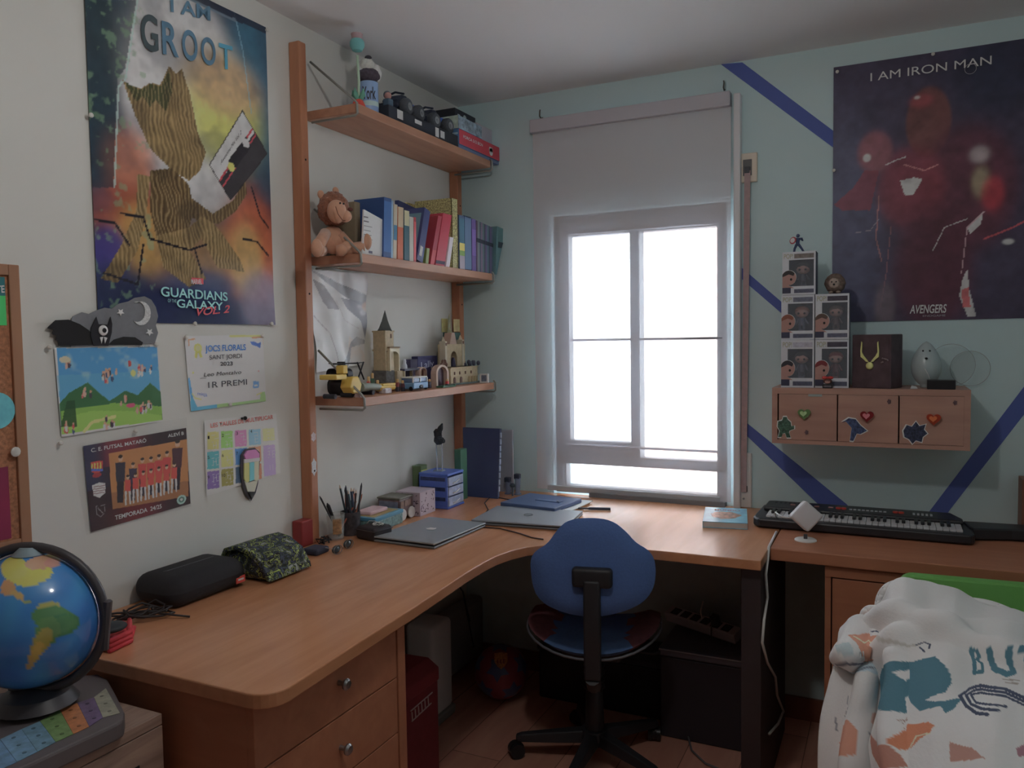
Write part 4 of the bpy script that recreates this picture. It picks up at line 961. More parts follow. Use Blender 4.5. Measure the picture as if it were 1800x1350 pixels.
book(783.5,790,.120,.0375,(188,178,182),'white spined book between the thick red book and the gold patterned file')
# gold patterned magazine file
GOLD = mat((150,128,82),.5,.42,noise=.65,scale=170)
gf = thing('magazine_file', 'tall magazine file with gold and black speckled pattern among the books', 'magazine file', (.1,-.45,bz))
f0, f1 = Y(797,.19,bz)-.004, Y(807,.19,bz)-.004
g = MB(); g.box(.02,.19,f0,f0+.002,bz,bz+.275); g.box(.02,.19,f1-.002,f1,bz,bz+.275); g.box(.188,.19,f0,f1,bz,bz+.275); g.box(.02,.022,f0,f1,bz,bz+.275); g.box(.02,.19,f0,f1,bz,bz+.003); obj('file_box', g, GOLD, gf)
a0, a1 = Y(716,.03,bz+.27), Y(806,.03,bz+.27)
g = MB(); g.box(.010,.026,a0,a1-.0,bz,bz+.262,.001,seg=1); gp = one('patterned_folder', 'wide gold speckled folder standing against the wall behind the red books', 'folder', g, GOLD)
g = MB(); g.box(.030,.036,a0+.004,a1-.02,bz,bz+.240); gw = one('white_folder', 'white and red folder standing in front of the gold speckled folder', 'folder', g, mat((180,172,165),.6,.45))
g = MB(); g.box(.0362,.0368,a0+.10,a0+.17,bz+.05,bz+.225); obj('red_panel', g, mat((165,60,66),.5,.42), gw)
g = MB(); g.box(.0362,.0368,a0+.19,a1-.022,bz+.05,bz+.222); obj('maroon_panel', g, mat((105,62,62),.5,.42), gw)
t, pr, y0_, y1_ = book(808,817,.215,.003,(66,82,110),'tall book with blue, yellow and green spine right of the gold file', top=(.45,.95,(58,100,120)))
obj('yellow_panel', pr(y0_+.0004,y1_-.0004,bz+.075,bz+.105,.1966,.1974), mat((190,150,60),.5,.42), t); obj('green_panel', pr(y0_+.0004,y1_-.0004,bz+.055,bz+.075,.1966,.1974), mat((100,130,60),.5,.42), t); obj('pale_panel', pr(y0_+.0004,y1_-.0004,bz+.0,bz+.055,.1966,.1974), mat((130,120,130),.5,.42), t)
book(817.5,829,.218,.003,(38,54,82),'thick navy binder with a blue grey spine panel', top=(.02,.98,(84,108,138)))
book(830,837,.214,.004,(92,72,128),'purple book beside the navy binder', top=(.3,.8,(110,85,150)))
ms = [(92,80,96),(110,120,120),(74,84,100),(120,96,120),(86,110,112),(70,78,92),(104,88,128),(84,112,128),(66,82,98),(98,84,118),(78,98,112)]
for i, cc in enumerate(ms):
    a = 838+i*2.65; book(a, a+2.4, .212-.0012*i, .006, cc, 'thin %s magazine, number %d counted from the purple book' % (['plum','grey green','slate','mauve','sea green','dark slate','violet','blue','navy','aubergine','steel'][i], i+1), cat='magazine', nm='magazine', top=(.58,.66,(36,44,58)), grp='thin magazines in a row', x0=.10)
tf = thing('magazine_file', 'teal grey magazine file leaning outward at the far end of the middle shelf', 'magazine file', (.12,-.11,bz))
g = MB(); e0, e1 = Y(868.5,.2,bz)+.003, -.075
g.add([(.06,e0,bz),(.205,e0,bz),(.205,e0+.012,bz),(.06,e0+.012,bz),(.06,e0+.004,bz+.205),(.215,e0+.004,bz+.205),(.215,e0+.085,bz+.200),(.06,e0+.085,bz+.200)], [(0,3,2,1),(4,5,6,7),(0,1,5,4),(1,2,6,5),(2,3,7,6),(3,0,4,7)])
obj('file_box', g, mat((74,108,112),.5,.42), tf); MWD[tf.name] = MWD[tf.name]
g = MB(); g.slab([(.2135,e0+.012,bz+.115),(.2145,e0+.045,bz+.115),(.2155,e0+.058,bz+.140),(.2145,e0+.015,bz+.140)], (1,0,0), .0008); obj('dark_band', g, mat((34,48,56),.5,.42), tf)

# satin print hanging on the wall under the middle shelf
sa = thing('satin_print', 'crumpled silvery satin print hanging on the wall under the middle shelf', 'wall hanging', at('x',0,590,640))
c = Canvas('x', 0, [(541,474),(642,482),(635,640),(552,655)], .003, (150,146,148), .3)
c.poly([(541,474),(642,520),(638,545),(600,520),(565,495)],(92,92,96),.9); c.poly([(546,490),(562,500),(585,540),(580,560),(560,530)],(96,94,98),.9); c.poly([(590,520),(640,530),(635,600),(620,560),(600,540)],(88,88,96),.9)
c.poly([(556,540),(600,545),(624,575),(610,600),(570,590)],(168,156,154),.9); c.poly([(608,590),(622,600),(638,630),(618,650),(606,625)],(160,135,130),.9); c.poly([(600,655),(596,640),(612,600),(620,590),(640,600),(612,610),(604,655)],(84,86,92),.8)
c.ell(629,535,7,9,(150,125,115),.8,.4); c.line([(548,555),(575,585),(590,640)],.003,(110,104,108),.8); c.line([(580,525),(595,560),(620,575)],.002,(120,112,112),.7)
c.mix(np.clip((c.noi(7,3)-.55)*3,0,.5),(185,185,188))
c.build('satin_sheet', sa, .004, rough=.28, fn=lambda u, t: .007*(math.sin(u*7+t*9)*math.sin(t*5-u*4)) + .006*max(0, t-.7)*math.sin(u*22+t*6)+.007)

# ================================================================== BOTTOM SHELF
bz = Z3
TAN = mat((150,134,104),.55,.5,noise=.10,scale=90); TAND = mat((120,100,76),.55,.5); GREYD = mat((66,72,70),.5,.45); BRN = mat((92,66,58),.6,.45)
# toy helicopter with a black bag like heap behind
hc = thing('toy_helicopter', 'black and yellow toy brick helicopter with a grey tail on the bottom shelf', 'toy', (.13,-.95,bz))
YEL = mat((200,150,50),.4,.5); BK = mat((24,26,34),.45,.5)
def hp(px, py, x): return at('x', x, px, py)
def zc_(v, lo=None): return max(v, bz+.001 if lo is None else lo)
a = max(Y(562,.12,bz+.05),-1.026); b_ = Y(612,.12,bz+.05)
g = MB(); g.box(.05,.17,a,b_,bz+.004,bz+.062,.022,seg=4); g.box(.06,.15,a+.01,b_-.03,bz+.055,bz+.095,.018,seg=4); obj('fuselage', g, BK, hc, smooth='auto')
g = MB(); p = hp(626,678,.17); g.prism([(p.y-.034,zc_(p.z-.004)),(p.y-.020,p.z+.030),(p.y+.012,p.z+.030),(p.y+.030,p.z+.004),(p.y+.018,zc_(p.z-.026)),(p.y-.016,zc_(p.z-.026))], 'x', .13, .172); obj('yellow_cowl', g, YEL, hc, bevel=.003)
g = MB(); p = hp(600,664,.165); g.box(.10,.168,p.y-.03,p.y+.026,p.z-.006,p.z+.010,.003); q = hp(612,655,.16); g.box(.12,.15,q.y-.012,q.y+.012,q.z-.004,q.z+.024,.003); obj('yellow_frame', g, YEL, hc)
g = MB(); t0, t1, t2 = hp(638,686,.16), hp(660,684,.15), hp(690,683,.14)
g.tube([(.15,t0.y,bz+.030),(.145,t1.y,bz+.026),(.14,Y(668,.14,bz),bz+.022)], [.016,.013,.012], 10); obj('grey_tail', g, mat((110,118,108),.5,.5), hc, smooth='auto')
g = MB(); g.tube([(.14,Y(664,.14,bz),bz+.022),(.14,Y(692,.14,bz),bz+.018)], [.014,.010], 8); g.box(.125,.155,Y(668,.14,bz),Y(690,.14,bz),bz+.026,bz+.034,.002); obj('yellow_tail', g, YEL, hc, smooth='auto')
g = MB(); c_ = hp(600,640,.11); g.cyl((.11,c_.y,bz+.09),(.11,c_.y,c_.z+.004),.006,10); g.cyl((.11,c_.y,c_.z-.018),(.11,c_.y,c_.z+.008),.014,12); obj('rotor_mast', g, BK, hc)
for a1, L1 in ((1.57,.115),(-1.2,.07),(.35,.06),(2.9,.06)):
    g = MB(); d = Vector((math.cos(a1), math.sin(a1), 0)); n_ = Vector((-d.y, d.x, 0))*.006; P0 = Vector((.11,c_.y,c_.z)); P1 = P0 + d*L1
    g.slab([P0-n_, P1-n_, P1+n_, P0+n_], (0,0,1), .003); obj('rotor_blade', g, BK, hc)
g = MB(); q = hp(636,652,.12)
for s in (-1, 1): g.tube([(.115,q.y-.018,q.z-.03*s),(.115,q.y+.018,q.z+.03*s)],.0028,6)
obj('side_strut', g, BK, hc)
g = MB(); q = hp(612,690,.17); 
for yy in (hp(592,690,.17).y, hp(622,690,.17).y, hp(650,690,.15).y): g.cyl((.12,yy,bz+.009),(.165,yy,bz+.009),.008,12)
obj('wheels', g, BK, hc, smooth='auto', label='small black wheels')
g = MB(); q = hp(554,690,.19); g.box(.170,.190,-1.028,-1.014,bz,bz+.014,.001); one('small_block', 'tiny pale block on the near corner of the bottom shelf', 'toy block', g, mat((150,130,130),.5,.5))

# brick tower with a pointed roof
tw = thing('toy_tower', 'narrow tan toy brick tower with a pointed grey roof on the bottom shelf', 'toy castle', (.06,Y(678,.06,bz),bz))
ta, tb = Y(669,.06,1.40), Y(684,.06,1.40); wdt = tb-ta; tc_ = (ta+tb)/2
zt0 = at('x',.08,676,652).z; zt1 = at('x',.08,676,582).z; zt2 = at('x',.08,680,545).z
TX = .055
g = MB(); g.box(TX-wdt/2,TX+wdt/2,ta,tb,zt0-.0,zt1,.002); g.box(TX-wdt/2-.002,TX+wdt/2+.002,ta-.002,tb+.002,(zt0+zt1)/2,(zt0+zt1)/2+.006); g.box(TX-wdt/2-.002,TX+wdt/2+.002,ta-.002,tb+.002,zt1-.004,zt1+.002)
obj('tower_body', g, TAN, tw)
g = MB(); r0 = wdt*.5
g.tube([(TX,tc_+.008,zt1),(TX,tc_+.010,zt1+.012),(TX,tc_+.012,(zt1+zt2)/2),(TX,tc_+.014,zt2)],[r0*1.25,r0*.95,r0*.5,.0008],4); obj('pointed_roof', g, GREYD, tw)
g = MB(); g.box(TX+wdt/2,TX+wdt/2+.002,tc_-.002,tc_+.004,zt0+.04,zt0+.058); g.box(TX+wdt/2,TX+wdt/2+.002,tc_+.006,tc_+.012,zt1-.026,zt1-.010); g.box(TX+wdt/2,TX+wdt/2+.001,ta+.004,tb-.003,zt0+.070,zt0+.072); obj('window_slit', g, BRN, tw)
fa, fb_ = Y(685,.09,1.38), Y(702,.09,1.38); zf0, zf1 = zt0-.002, at('x',.09,692,612).z
g = MB(); fm = (fa+fb_)/2; prt = [(fa,zf0),(fa,zf1),(fb_,zf1),(fb_,zf0),(fb_-.006,zf0)]
for i in range(9): th = PI*i/8; prt.append((fm + ((fb_-fa)/2-.006)*math.cos(th), zf1-.028+.016*math.sin(th)))
prt.append((fa+.006,zf0)); g.prism(prt, 'x', .060, .092); obj('arched_front', g, mat((170,160,135),.55,.5), tw)
g = MB(); g.box(.058,.094,fa-.002,fb_+.002,zf1,zf1+.005); obj('arch_top', g, TAND, tw)
g = MB(); g.box(.02,.085,ta-.003,tb,bz,zt0-.0,.003); obj('rock_base', g, mat((78,76,74),.7,.45,noise=.3,scale=80), tw)
g = MB(); g.box(.05,.092,tb+.002,Y(706,.08,bz+.03),bz,zt0-.003,.003); obj('tan_base', g, TAN, tw)
g = MB()
for i in range(4): g.ball((.085+.004*(i % 2),ta+.012+.011*i,bz+.012+.006*(i % 2)),.010,10,8,(1,1,1.3))
obj('brick_figures', g, BRN, tw, label='small reddish brown brick figures at its foot')

# small stuff between tower and castle
def mini(px, x, h, col, lab, w=.010, name='toy_minifigure'):
    y_ = Y(px, x, bz+h/2); t = thing(name, lab, 'toy figure', (x,y_,bz), 0, 'small toy figures on the bottom shelf')
    g = MB(); g.box(x-w*.5,x+w*.5,y_-w*.7,y_+w*.7,bz,bz+h*.38,.001); obj('legs', g, mat((50,50,60),.5,.45), t)
    g = MB(); g.prism([(y_-w*.75,bz+h*.38),(y_+w*.75,bz+h*.38),(y_+w*.5,bz+h*.72),(y_-w*.5,bz+h*.72)], 'x', x-w*.45, x+w*.45); obj('torso', g, mat(col,.5,.45), t)
    g = MB(); g.tube([(x,y_,bz+h*.72),(x,y_,bz+h*.74),(x,y_,bz+h*.96),(x,y_,bz+h)],[w*.3,w*.5,w*.5,w*.3],10); obj('head', g, mat((170,140,90),.5,.45), t, smooth='auto')
for px, x, h, col, lab in ((648,.10,.060,(150,60,50),'red and white small toy figure behind the helicopter tail'),(655,.08,.070,(60,90,70),'green small toy figure behind the helicopter tail'),(664,.10,.045,(120,120,120),'grey small toy figure left of the tan tower'),(699,.14,.046,(110,50,50),'reddish toy figure in front of the tan tower'),(708,.15,.040,(80,50,60),'dark red toy figure between the tower and the van'),(755,.14,.034,(70,70,80),'dark toy figure right of the blue van'),(786,.165,.030,(180,60,60),'tiny toy figure with pale head by the green baseplate')):
    mini(px, x, h, col, lab)
g = MB(); p = hp(682,687,.16); g.box(.135,.165,p.y-.022,p.y+.018,bz,bz+.018,.003); one('small_toy', 'small white and red toy vehicle in front of the tan tower', 'toy', g, mat((170,155,160),.5,.5,noise=.3,scale=120))
# low plateau with a ghost figure and flat dark roof
pf = thing('toy_plateau', 'flat grey toy roof on pillars with a small ghost figure, behind the blue van', 'toy', (.08,Y(715,.08,bz),bz))
pa, pb = Y(704,.08,1.32), Y(736,.08,1.32); zp = at('x',.09,718,648).z
g = MB(); g.box(.04,.10,pa,pb,zp-.008,zp,.002); obj('roof_slab', g, mat((60,60,76),.5,.45), pf)
g = MB()
for yy in (pa+.006,pb-.006): g.box(.045,.055,yy-.004,yy+.004,bz,zp-.008); g.box(.085,.095,yy-.004,yy+.004,bz,zp-.008)
obj('pillars', g, TAN, pf)
g = MB(); yg = Y(711,.08,zp+.02); g.lathe([(0,0),(.011,0),(.010,.012),(.006,.022),(.007,.028),(.005,.036),(0,.038)], (.08,yg,zp), 14); obj('ghost_figure', g, mat((165,165,175),.5,.5), pf, smooth='auto')
# blue violet carton with lettering
cA, cB = Y(734,.04,1.36), Y(768,.04,1.36); zt = at('x',.05,750,626).z
vb = boxthing('violet_box', 'dark violet blue box with thin pale handwriting behind the blue van', 'box', .012,.042, cA, cB, bz, zt, mat((44,42,82),.45,.45))
text('box_lettering', 'Lally', Vector((.0428,cA+.022,zt-.050)), Vector((.0428,cB-.030,zt-.042)), Vector((.0428,cA+.022,zt-.022)), mat((150,150,175),.5,.45), vb)
g = MB(); g.box(.015,.040,Y(718,.03,1.36),Y(733,.03,1.36),bz,zt-.010,.001); one('dark_card', 'small dark violet card standing left of the violet blue box', 'card', g, mat((46,40,66),.5,.45))
# blue van
vy0, vy1 = Y(721,.17,bz+.02), Y(747,.17,bz+.02)
vn = thing('toy_van', 'light blue toy camper van with white window frames on the bottom shelf', 'toy van', (.16,(vy0+vy1)/2,bz))
g = MB(); g.box(.125,.185,vy0,vy1,bz+.006,bz+.030,.004); obj('lower_body', g, mat((80,120,155),.35,.5), vn)
g = MB(); g.box(.130,.180,vy0+.003,vy1-.003,bz+.030,bz+.047,.003); obj('cabin', g, mat((70,92,125),.2,.5), vn)
g = MB(); g.box(.128,.182,vy0+.001,vy1-.001,bz+.046,bz+.051,.002)
for yy in (vy0+.002,(vy0+vy1)/2-.0015,vy1-.005): g.box(.178,.183,yy,yy+.003,bz+.030,bz+.047)
obj('white_roof_frame', g, mat((175,180,180),.4,.5), vn)
for xx in (.137,.173):
    for yy in (vy0-.001,vy1-.003):
        g = MB(); g.cyl((xx,yy,bz+.0085),(xx,yy+.004,bz+.0085),.008,14); obj('wheel', g, BLACK, vn, smooth='auto')
g = MB(); g.ball((.186,(vy0+vy1)/2,bz+.014),.007,10,6,(.3,2,1)); obj('dark_grille', g, mat((24,30,42),.4,.45), vn, smooth=True)
# arched doors
def arch(name, px0, px1, pytop, x0, x1, lab, inner):
    ya_, yb_ = Y(px0,x1,bz+.03), Y(px1,x1,bz+.03); zt_ = at('x',x1,(px0+px1)/2,pytop).z; t = thing(name, lab, 'toy', ((x0+x1)/2,(ya_+yb_)/2,bz))
    m_ = (ya_+yb_)/2; R_ = (yb_-ya_)/2; hh = zt_-R_*.7; w = R_*.26
    pr = [(ya_,bz)] + [(m_-R_*math.cos(PI*i/10), hh+R_*.7*math.sin(PI*i/10)) for i in range(11)] + [(yb_,bz),(yb_-w,bz)] + [(m_+(R_-w)*math.cos(PI*i/10), hh+(R_-w)*.7*math.sin(PI*i/10)) for i in range(11)] + [(ya_+w,bz)]
    g = MB(); g.prism(pr, 'x', x0, x1); obj('arch_frame', g, mat((150,128,115),.5,.45), t)
    g = MB(); g.prism([(ya_+w,bz)] + [(m_-(R_-w)*math.cos(PI*i/10), hh+(R_-w)*.7*math.sin(PI*i/10)) for i in range(11)] + [(yb_-w,bz)], 'x', x0+.002, x0+.008); obj('door_panel', g, inner, t)
    return t, ya_, yb_
arch('toy_doorway', 738, 751, 645, .085, .105, 'narrow tan toy doorway with a brown door, right of the blue van', mat((90,52,46),.5,.45,noise=.3,scale=140))
t_, ga, gb = arch('toy_gateway', 767, 789, 641, .135, .160, 'wide tan toy gateway with a dark fireplace like inside, left of the toy castle', mat((58,40,50),.5,.45,noise=.4,scale=160))
g = MB(); g.box(.155,.190,ga,gb+.002,bz,bz+.007,.001); g.box(.186,.192,ga+.002,ga+.010,bz+.004,bz+.010); g.box(.186,.192,gb-.010,gb-.002,bz+.004,bz+.010)
one('green_baseplate', 'small dark green toy baseplate in front of the tan gateway', 'toy', g, mat((50,92,72),.5,.5))
# castle
cs = thing('toy_castle', 'tan toy brick castle with spire and big arch on the bottom shelf', 'toy castle', (.09,Y(812,.09,bz),bz))
k0, k1 = Y(779,.10,bz+.05), Y(842,.13,bz+.03); zb1 = at('x',.13,820,644).z
g = MB(); g.box(.045,.135,k0,k1-.02,bz,zb1,.002); g.prism([(.045,k1-.022),(.135,k1-.022),(.12,k1-.004),(.07,k1),(.045,k1)], 'z', bz, zb1-.004)
g.box(.043,.138,k0-.002,k1-.018,bz+.034,bz+.037); g.box(.043,.138,k0-.002,k1-.018,zb1-.004,zb1); obj('lower_walls', g, TAN, cs)
g = MB(); g.box(.04,.150,k0,k1-.004,bz,bz+.007,.001); obj('grey_base', g, mat((80,92,90),.6,.45,noise=.2,scale=100), cs)
for px in (799,810.5):
    yy = Y(px,.136,bz+.02); g = MB(); g.prism([(yy-.008,bz+.007),(yy+.008,bz+.007)] + [(yy+.008*math.cos(PI*i/8), bz+.022+.010*math.sin(PI*i/8)) for i in range(9)], 'x', .1355, .138); obj('arched_window', g, BRN, cs)
for px in (799,808,818,828):
    yy = Y(px,.136,bz+.05); g = MB(); g.box(.1355,.138,yy-.004,yy+.004,bz+.042,bz+.054); obj('small_window', g, BRN, cs)
for px in (824,829,834):
    yy = Y(px,.138,bz+.02); g = MB(); g.prism([(yy-.004,bz+.007),(yy+.002,bz+.007),(yy-.001,bz+.030)], 'x', .136, .146); obj('buttress', g, TAN, cs)
u0, u1 = Y(777,.07,1.42), Y(812,.07,1.42); zu = at('x',.08,795,605).z; mz = Y(798,.085,1.40)
g = MB(); prt = [(u0,zb1),(u0,zu),(u1,zu),(u1,zb1),(mz+.026,zb1)]
for i in range(11): th = PI*i/10; prt.append((mz+.026*math.cos(th), zb1+.035+.030*math.sin(th)))
prt.append((mz-.026,zb1)); g.prism(prt, 'x', .05, .085); obj('arched_hall', g, TAN, cs)
g = MB(); g.prism([(mz-.026,zb1)] + [(mz-.026*math.cos(PI*i/10), zb1+.035+.030*math.sin(PI*i/10)) for i in range(11)] + [(mz+.026,zb1)], 'x', .052, .058); obj('great_window', g, mat((96,84,86),.5,.45,noise=.3,scale=100), cs)
g = MB(); g.lathe([(0,0),(.012,0),(.008,.030),(.006,.036),(0,.040)], (.085,mz-.008,zb1), 12); obj('dark_figure', g, mat((38,36,60),.5,.45), cs, smooth='auto')
zg = at('x',.07,795,585).z
g = MB(); g.prism([(mz-.032,zu),(mz+.028,zu),(mz+.010,zg),(mz-.014,zg)], 'x', .05, .084); obj('gable', g, mat((150,125,110),.55,.5), cs)
zs_ = at('x',.07,795,562).z
g = MB(); g.tube([(.067,mz-.003,zg-.002),(.067,mz-.003,zg+.010),(.067,mz-.003,zg+.012),(.067,mz-.003,zs_+.004),(.067,mz-.003,zs_+.026)],[.011,.011,.008,.005,.0006],8); obj('spire', g, mat((120,125,100),.5,.45), cs)
for px, z1_ in ((783,600),(813,597)):
    yy = Y(px,.085,1.45); zz = at('x',.085,px,z1_).z; g = MB(); g.box(.06,.088,yy-.008,yy+.008,zb1,zz,.001); g.tube([(.074,yy,zz),(.074,yy,zz+.020)],[.011,.001],4); obj('turret', g, mat((160,150,130),.55,.5), cs)
    g = MB(); g.box(.0882,.0895,yy-.004,yy+.004,zz-.018,zz-.006); obj('turret_window', g, BRN, cs)
g = MB(); 
for i in range(9): g.ball((.09+.02*math.sin(i*2.1),Y(818+2.4*i,.09,zb1+.01),zb1+.006+.004*(i % 3)),.007+.002*(i % 2),8,6,(1,1,1.2+(.8 if i in (3,4) else 0)))
obj('battlement_figures', g, mat((70,74,90),.5,.45), cs, label='dark toy figures on the castle terrace')
g = MB(); 
for i in range(5): g.ball((.09,k0+.006+.009*i,zb1+.010+.012*(i % 2)),.007,8,6,(1,1,1.5))
obj('terrace_figures', g, BRN, cs, label='brown toy figures left of the arch')
# cards pinned behind
for px0, px1, py0, py1, cc, lb, x_ in ((776,788,560,584,(165,150,95),'yellowish card on the wall behind the toy castle',.003),(797,808,561,583,(165,140,95),'orange and pale green card on the far shelving upright',.0455)):
    A = at('x',x_,px0,py0); B = at('x',x_,px1,py1); g = MB(); g.box(x_,x_+.001,A.y,B.y,B.z,A.z); one('wall_card', lb, 'card', g, mat(cc,.6,.4,noise=.15,scale=60), 'cards behind the toy castle')
A = at('x',.0455,778,584); B = at('x',.0455,809,606); g = MB(); g.box(.046,.048,A.y,B.y,B.z,A.z); one('dark_green_card', 'dark green panel behind the castle spire', 'card', g, mat((46,72,70),.6,.4))
# small white cube frame
fy0, fy1 = Y(846,.19,bz+.02), Y(859.5,.19,bz+.02)
wf = thing('photo_cube', 'small white framed cube with a grey front at the far corner of the bottom shelf', 'frame', (.18,(fy0+fy1)/2,bz))
s_ = .036; X1, Y0_ = .205, Y(846,.2,bz+.02)
A = Vector((.172, Y0_, 0)); g = MB(); dv = Vector((.033,.020,0)); nrm = Vector((.5,-.86,0)).normalized()
w2 = Vector((.86,.5,0)).normalized()*.017; c0 = Vector((.178, Y(853,.185,bz+.02), bz))
M = Matrix.Translation(c0) @ Matrix.Rotation(.30, 4, 'Z')
g = MB(); g.box(-.018,.018,0,.024,0,.005,0,M); g.box(-.018,.018,0,.024,.033,.038,0,M); g.box(-.018,-.012,0,.024,.005,.033,0,M); g.box(.012,.018,0,.024,.005,.033,0,M); g.box(-.018,.018,.020,.024,0,.038,0,M); obj('white_frame', g, mat((190,200,212),.4,.6), wf)
g = MB(); g.box(-.011,.011,.003,.006,.006,.032,0,M); obj('grey_insert', g, mat((96,104,120),.5,.5,noise=.3,scale=200), wf)

# small stickers on the near upright
for px0, py0, px1, py1, cc, lb in ((546,760,556,776,(190,150,150),'pink cartoonish sticker'),(546,806,558,836,(200,190,185),'white outlined sticker')):
    A = at('x',.0440,px0,py0); B = at('x',.0440,px1,py1); yc, zc2 = (A.y+B.y)/2, (A.z+B.z)/2; hy, hz = min(.014,(B.y-A.y)/2), (A.z-B.z)/2
    g = MB(); g.prism([(yc+hy*math.cos(a)*(1 if i % 2 else .75), zc2+hz*math.sin(a)*(1 if i % 2 else .8)) for i, a in enumerate([k*PI/6 for k in range(12)])], 'x', .0437, .0442); s_o = obj('upright_sticker', g, mat(cc,.5,.5,noise=.3,scale=250), sh, label=lb)

# ================================================================== ON THE DESK
def Z(px, py, z=T): return at('z', z, px, py)
def frame2(c, ang):
    return Matrix.Translation(Vector((c[0], c[1], 0))) @ Matrix.Rotation(ang, 4, 'Z')
# silver laptop
def laptop(lab, px4, w, d, z0, lidrise, logo):
    P = [Z(*p, z0+.016) for p in px4]        # near left, near right, far right, far left
    c = sum(P, Vector())/4; u = ((P[1]-P[0]) + (P[2]-P[3])).normalized(); v = ((P[3]-P[0]) + (P[2]-P[1])).normalized()
    a = math.atan2(u.y, u.x); b = math.atan2(v.y, v.x) - PI/2; ang = (a+b)/2
    t = thing('laptop', lab, 'laptop', (c.x, c.y, z0), ang, 'closed laptops on the desk')
    AL = mat((132,138,145), .38, .66, metal=.2)
    g = MB(); g.box(-w/2,w/2,-d/2,d/2,z0+.001,z0+.009,.003); obj('base', g, mat((110,112,116),.35,.6,metal=.3), t, world=False) if False else None
    g = MB(); g.box(-w/2,w/2,-d/2,d/2,.001,.009,.003); obj('base', g, mat((105,108,112),.35,.6,metal=.3), t, world=False)
    g = MB(); g.box(-w/2,w/2,-d/2,d/2,0,.006,.002)
    lid = obj('lid', g, AL, t, world=False)
    for vv in lid.data.vertices: vv.co.z += .0105 + lidrise*(0.5 - vv.co.y/d)
    lid.data.update()
    logo(lid, w, d, lidrise)
    return t
def apple(lid, w, d, lr):
    pts = []
    for i in range(36):
        a = 2*PI*i/36; r = .017*(1 - .10*math.cos(2*a+PI) + .06*math.cos(3*a)); x, y = r*math.cos(a), r*1.05*math.sin(a)
        if math.hypot(x-.019, y-.003) < .0085: k = .0085/max(1e-6, math.hypot(x-.019, y-.003)); x, y = .019+(x-.019)*k*1.0, .003+(y-.003)*k; x = min(x, .0125)
        pts.append((x, y))
    R90 = lambda p: (-p[1], p[0])
    zz = .0178 + lr*.5
    g = MB(); g.prism([R90(p) for p in pts], 'z', zz, zz+.0004); obj('lid_logo', g, mat((232,234,238),.4,.75), lid, world=False)
    g = MB(); g.prism([R90((.003+.006*math.cos(a)*.5+.003*math.sin(a), .023+.006*math.sin(a))) for a in [k*PI/4 for k in range(8)]], 'z', zz, zz+.0004); obj('lid_logo_leaf', g, mat((205,208,212),.25,.75), lid, world=False)
def ring(lid, w, d, lr):
    zz = .0178 + lr*.5
    g = MB(); g.tube([(.016*math.cos(a*PI/12), .016*math.sin(a*PI/12), zz+.0002) for a in range(25)], .0007, 6); obj('lid_ring', g, mat((80,84,88),.4,.6), lid, world=False)
    o = text('lid_lettering', 'hp', Vector((-.009,-.006,zz)), Vector((.009,-.006,zz)), Vector((-.009,.010,zz)), mat((80,84,88),.4,.6), None, shear=.2)
    o.parent = lid
laptop('closed silver laptop with a pale apple shaped logo, nearer to the shelves', [(676,944),(770,960),(838,921),(747,905)], .238, .335, T, .004, apple)
laptop('closed grey laptop with a small round logo, under the window beside the folder', [(840,915),(990,929),(1022,899),(868,885)], .345, .262, T, .002, ring)
# papers and folder
def slabz(px4, z0, th, bev=.002):
    P = [Z(*p, z0+th) for p in px4]; g = MB(); g.prism([(p.x,p.y) for p in P], 'z', z0, z0+th); return g, P
def rectz(px4, z):
    P = [Z(*p, z) for p in px4]; c = sum(P, Vector())/4; u = (P[1]-P[0]+P[2]-P[3])/2; v = (P[3]-P[0]+P[2]-P[1])/2
    a = (math.atan2(u.y,u.x) + math.atan2(v.y,v.x) - PI/2)/2; return c, a, u.length, v.length
c_, a_, w_, h_ = rectz([(895,889),(1000,898),(1028,882),(936,868)], T+.010)
c_.y = min(c_.y, -.175)
t = thing('paper_stack', 'stack of white papers under the navy folder below the window', 'paper', (c_.x,c_.y,T), a_)
g = MB(); g.box(-w_/2,w_/2,-h_/2,h_/2,0,.006); g.box(-w_/2+.01,w_/2+.012,-h_/2+.01,h_/2+.004,.0065,.010); obj('sheets', g, mat((210,212,218),.7,.75), t, world=False)
c_, a_, w_, h_ = rectz([(889,884),(976,895),(1014,879),(929,864)], T+.026); c_.y = min(c_.y, -.178)
nf = thing('folder', 'navy blue folder with a strap clasp lying on papers below the window', 'folder', (c_.x,c_.y,T+.011), a_)
g = MB(); g.box(-w_/2,w_/2,-h_/2,h_/2,0,.017,.004); obj('cover', g, mat((58,76,110),.45,.5), nf, world=False)
g = MB(); g.box(-.02,.085,-.014,.012,.0165,.020,.001); g.box(.082,.092,-.018,.016,.0165,.022,.001); obj('strap', g, mat((70,90,124),.4,.5), nf, world=False)
g = MB(); g.cyl((.076,-.001,.019),(.076,-.001,.0225),.006,14); obj('clasp', g, STEEL, nf, world=False)
g = MB(); p0, p1 = Z(1012,896), Z(1073,897); dd_ = (p1-p0).normalized()
pn = thing('pen', 'dark pen lying on the desk below the window', 'pen', (p0+p1)/2)
g = MB(); z_ = T+.0055; q0 = Vector((p0.x,p0.y,z_)); q1 = Vector((p1.x,p1.y,z_)); g.tube([q0, q0+dd_*.012, q0+dd_*.05],[.0008,.0035,.0042],10); obj('tip', g, mat((60,62,72),.3,.6), pn, smooth='auto')
g = MB(); g.tube([q0+dd_*.05, q1],[.0052,.0052],12); obj('cap', g, mat((40,44,66),.3,.6), pn, smooth='auto')
